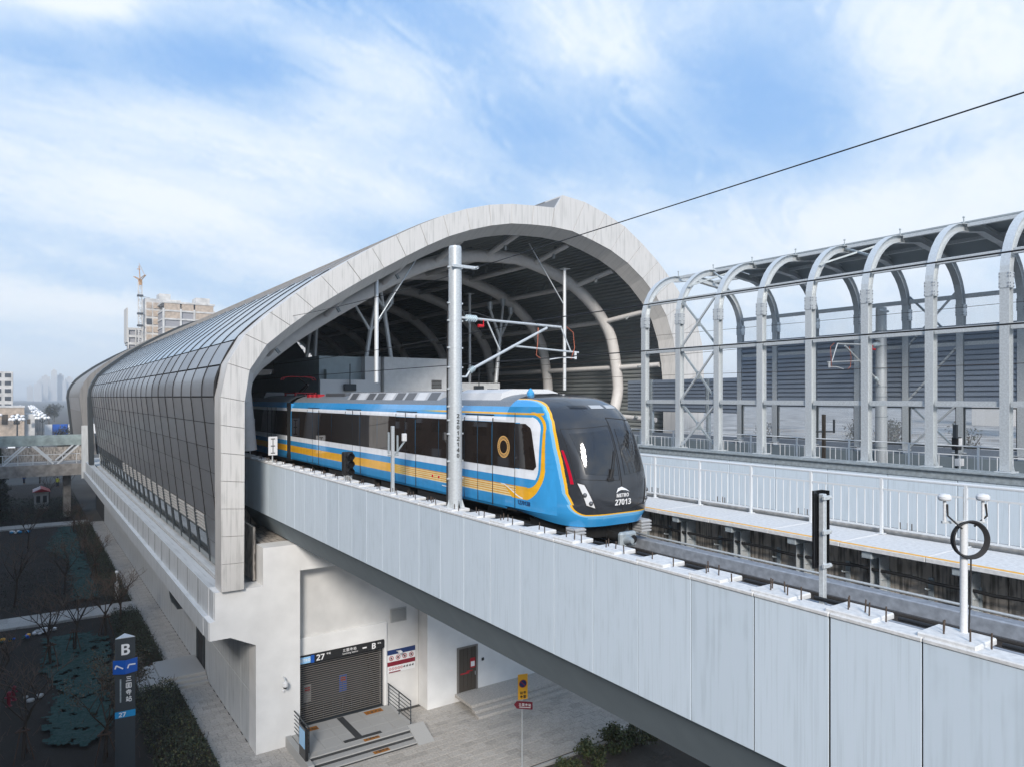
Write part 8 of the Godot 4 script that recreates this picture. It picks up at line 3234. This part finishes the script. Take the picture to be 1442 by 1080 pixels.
	var spots := [[-9.5, 175.0, 8.0], [-10.5, 210.0, 8.5], [-10.0, 250.0, 9.0], [7.5, 178.0, 6.5], [9.0, 196.0, 7.5], [8.0, 225.0, 8.0], [2.5, 150.0, 5.0], [-13.0, 420.0, 13.0], [12.0, 470.0, 12.0], [16.0, 520.0, 12.0]]
	for k in spots.size():
		var q: Array = spots[k]
		leafy_tree(q[0], q[1], q[2], 40 + k, names[k], [C(0.03, 0.038, 0.018), C(0.04, 0.042, 0.02), C(0.05, 0.04, 0.025)])
	# blue hoarding along the road
	var ho := thing("site_hoarding", "bright blue site hoarding along the far road", "hoarding", P(25, 0, 420))
	for k in 9:
		var m := MB.new()
		m.box(7.0 + k * 2.6, 9.4 + k * 2.6, 0.0, 4.5, 330.0, 330.2)
		part(ho, "panel", m, look("blue_sign" if k % 3 else "white_print"))
	# land and buildings seen through the barrier windows
	var lot := MB.new()
	lot.quad(P(60, 0.0, -250), P(900, 0.0, -250), P(900, 0.0, 700), P(60, 0.0, 700), Vector3.UP)
	mat("pale_land", C(0.55, 0.53, 0.50), 1.0, 0, noise_tex(95, 0.02, 0.5, 1.0), 0.006)
	struct("pale_land_ground", lot, look("pale_land"))
	for q in [[300.0, 90.0, 26.0, 44.0, "hazy pale tower block seen through the upper barrier panes"], [345.0, 70.0, 20.0, 36.0, "lower hazy tower block beside the pale one behind the barrier"], [420.0, 160.0, 30.0, 40.0, "hazy block farthest away behind the barrier panes"], [380.0, 10.0, 60.0, 14.0, "long low pale shed behind the barrier windows"], [330.0, -60.0, 50.0, 11.0, "low pale warehouse seen through the barrier windows near the frame edge"]]:
		tower(q[4], q[0], q[1], q[2], 18, q[3], int(q[3] / 3.2), int(q[2] / 4.0), "tower_light_grey", "tower_grey")
	var gg := RandomNumberGenerator.new()
	gg.seed = 5
	for k in 16:
		var lab := "grey leafless-looking tree behind the barrier windows, number %d from the canopy" % (k + 1)
		var ordn: String = ["first", "second", "third", "fourth", "fifth", "sixth", "seventh", "eighth", "ninth", "tenth", "eleventh", "twelfth", "thirteenth", "fourteenth", "fifteenth", "sixteenth"][k]
		lab = "greyish tree far behind the barrier windows, %s counted from the canopy" % ordn
		leafy_tree(150.0 + gg.randf_range(-20, 40), 118.0 - k * 11.0 + gg.randf_range(-3, 3), gg.randf_range(8, 12), 80 + k, lab, [C(0.10, 0.10, 0.085), C(0.12, 0.11, 0.09), C(0.08, 0.085, 0.07)], 500)

func leafy_tree(x: float, d: float, h: float, sd: int, label: String, tones: Array, n := 900) -> void:
	var g := RandomNumberGenerator.new()
	g.seed = sd
	var t := thing("roadside_tree", label, "tree", P(x, 0, d), "distant trees")
	var m := MB.new()
	m.tube(P(x, -0.1, d), P(x, h * 0.6, d), h * 0.025, h * 0.012, 6)
	for k in 5:
		var a := TAU * k / 5
		m.tube(P(x, h * 0.3, d), P(x + cos(a) * h * 0.22, h * 0.72, d + sin(a) * h * 0.22), h * 0.012, h * 0.005, 5)
	part(t, "trunk", m, look("bark"))
	var cl := []
	for k in 12:
		var a := g.randf() * TAU
		cl.append([Vector3(cos(a) * h * 0.25 * g.randf(), h * g.randf_range(0.35, 0.85), sin(a) * h * 0.25 * g.randf()), h * g.randf_range(0.12, 0.2)])
	var pts := []
	for k in n:
		var c: Array = cl[g.randi() % cl.size()]
		var o := Vector3(g.randf_range(-1, 1), g.randf_range(-1, 1), g.randf_range(-1, 1)).normalized()
		pts.append(c[0] + o * c[1] * pow(g.randf(), 0.4))
	leaves(t, "crown", pts, h * 0.055, look("leaf"), tones, g)

func build_brick_block() -> void: # beside the garden, outside the frame: shades the garden and shows in the train's windows
	mat("brick_wall", C(0.24, 0.16, 0.115), 0.85, 0, noise_tex(97, 0.03, 0.75, 1.0), 0.1)
	var t := thing("brick_block", "brown brick apartment block beyond the garden, mirrored in the train windows", "building", P(-27, 0, 60))
	var w := MB.new()
	w.box(-36, -16, 0, 26.5, -6, 150)
	part(t, "wall", w, look("brick_wall"))
	var p := MB.new()
	p.box(-36.2, -15.8, 26.5, 26.9, -6.2, 150.2)
	part(t, "cornice", p, look("concrete_light"))
	var wm := MB.new()
	wm.box(-16.03, -15.97, 0.0, 1.6, 0.0, 1.8)
	var wmm := wm.mesh()
	for f in 7:
		for k in 35:
			part(t, "window", wmm, look("black_gloss" if (k + f) % 3 else "paint_white"), Transform3D(Basis(), P(0, 1.4 + f * 3.4, -3.0 + k * 4.4)))
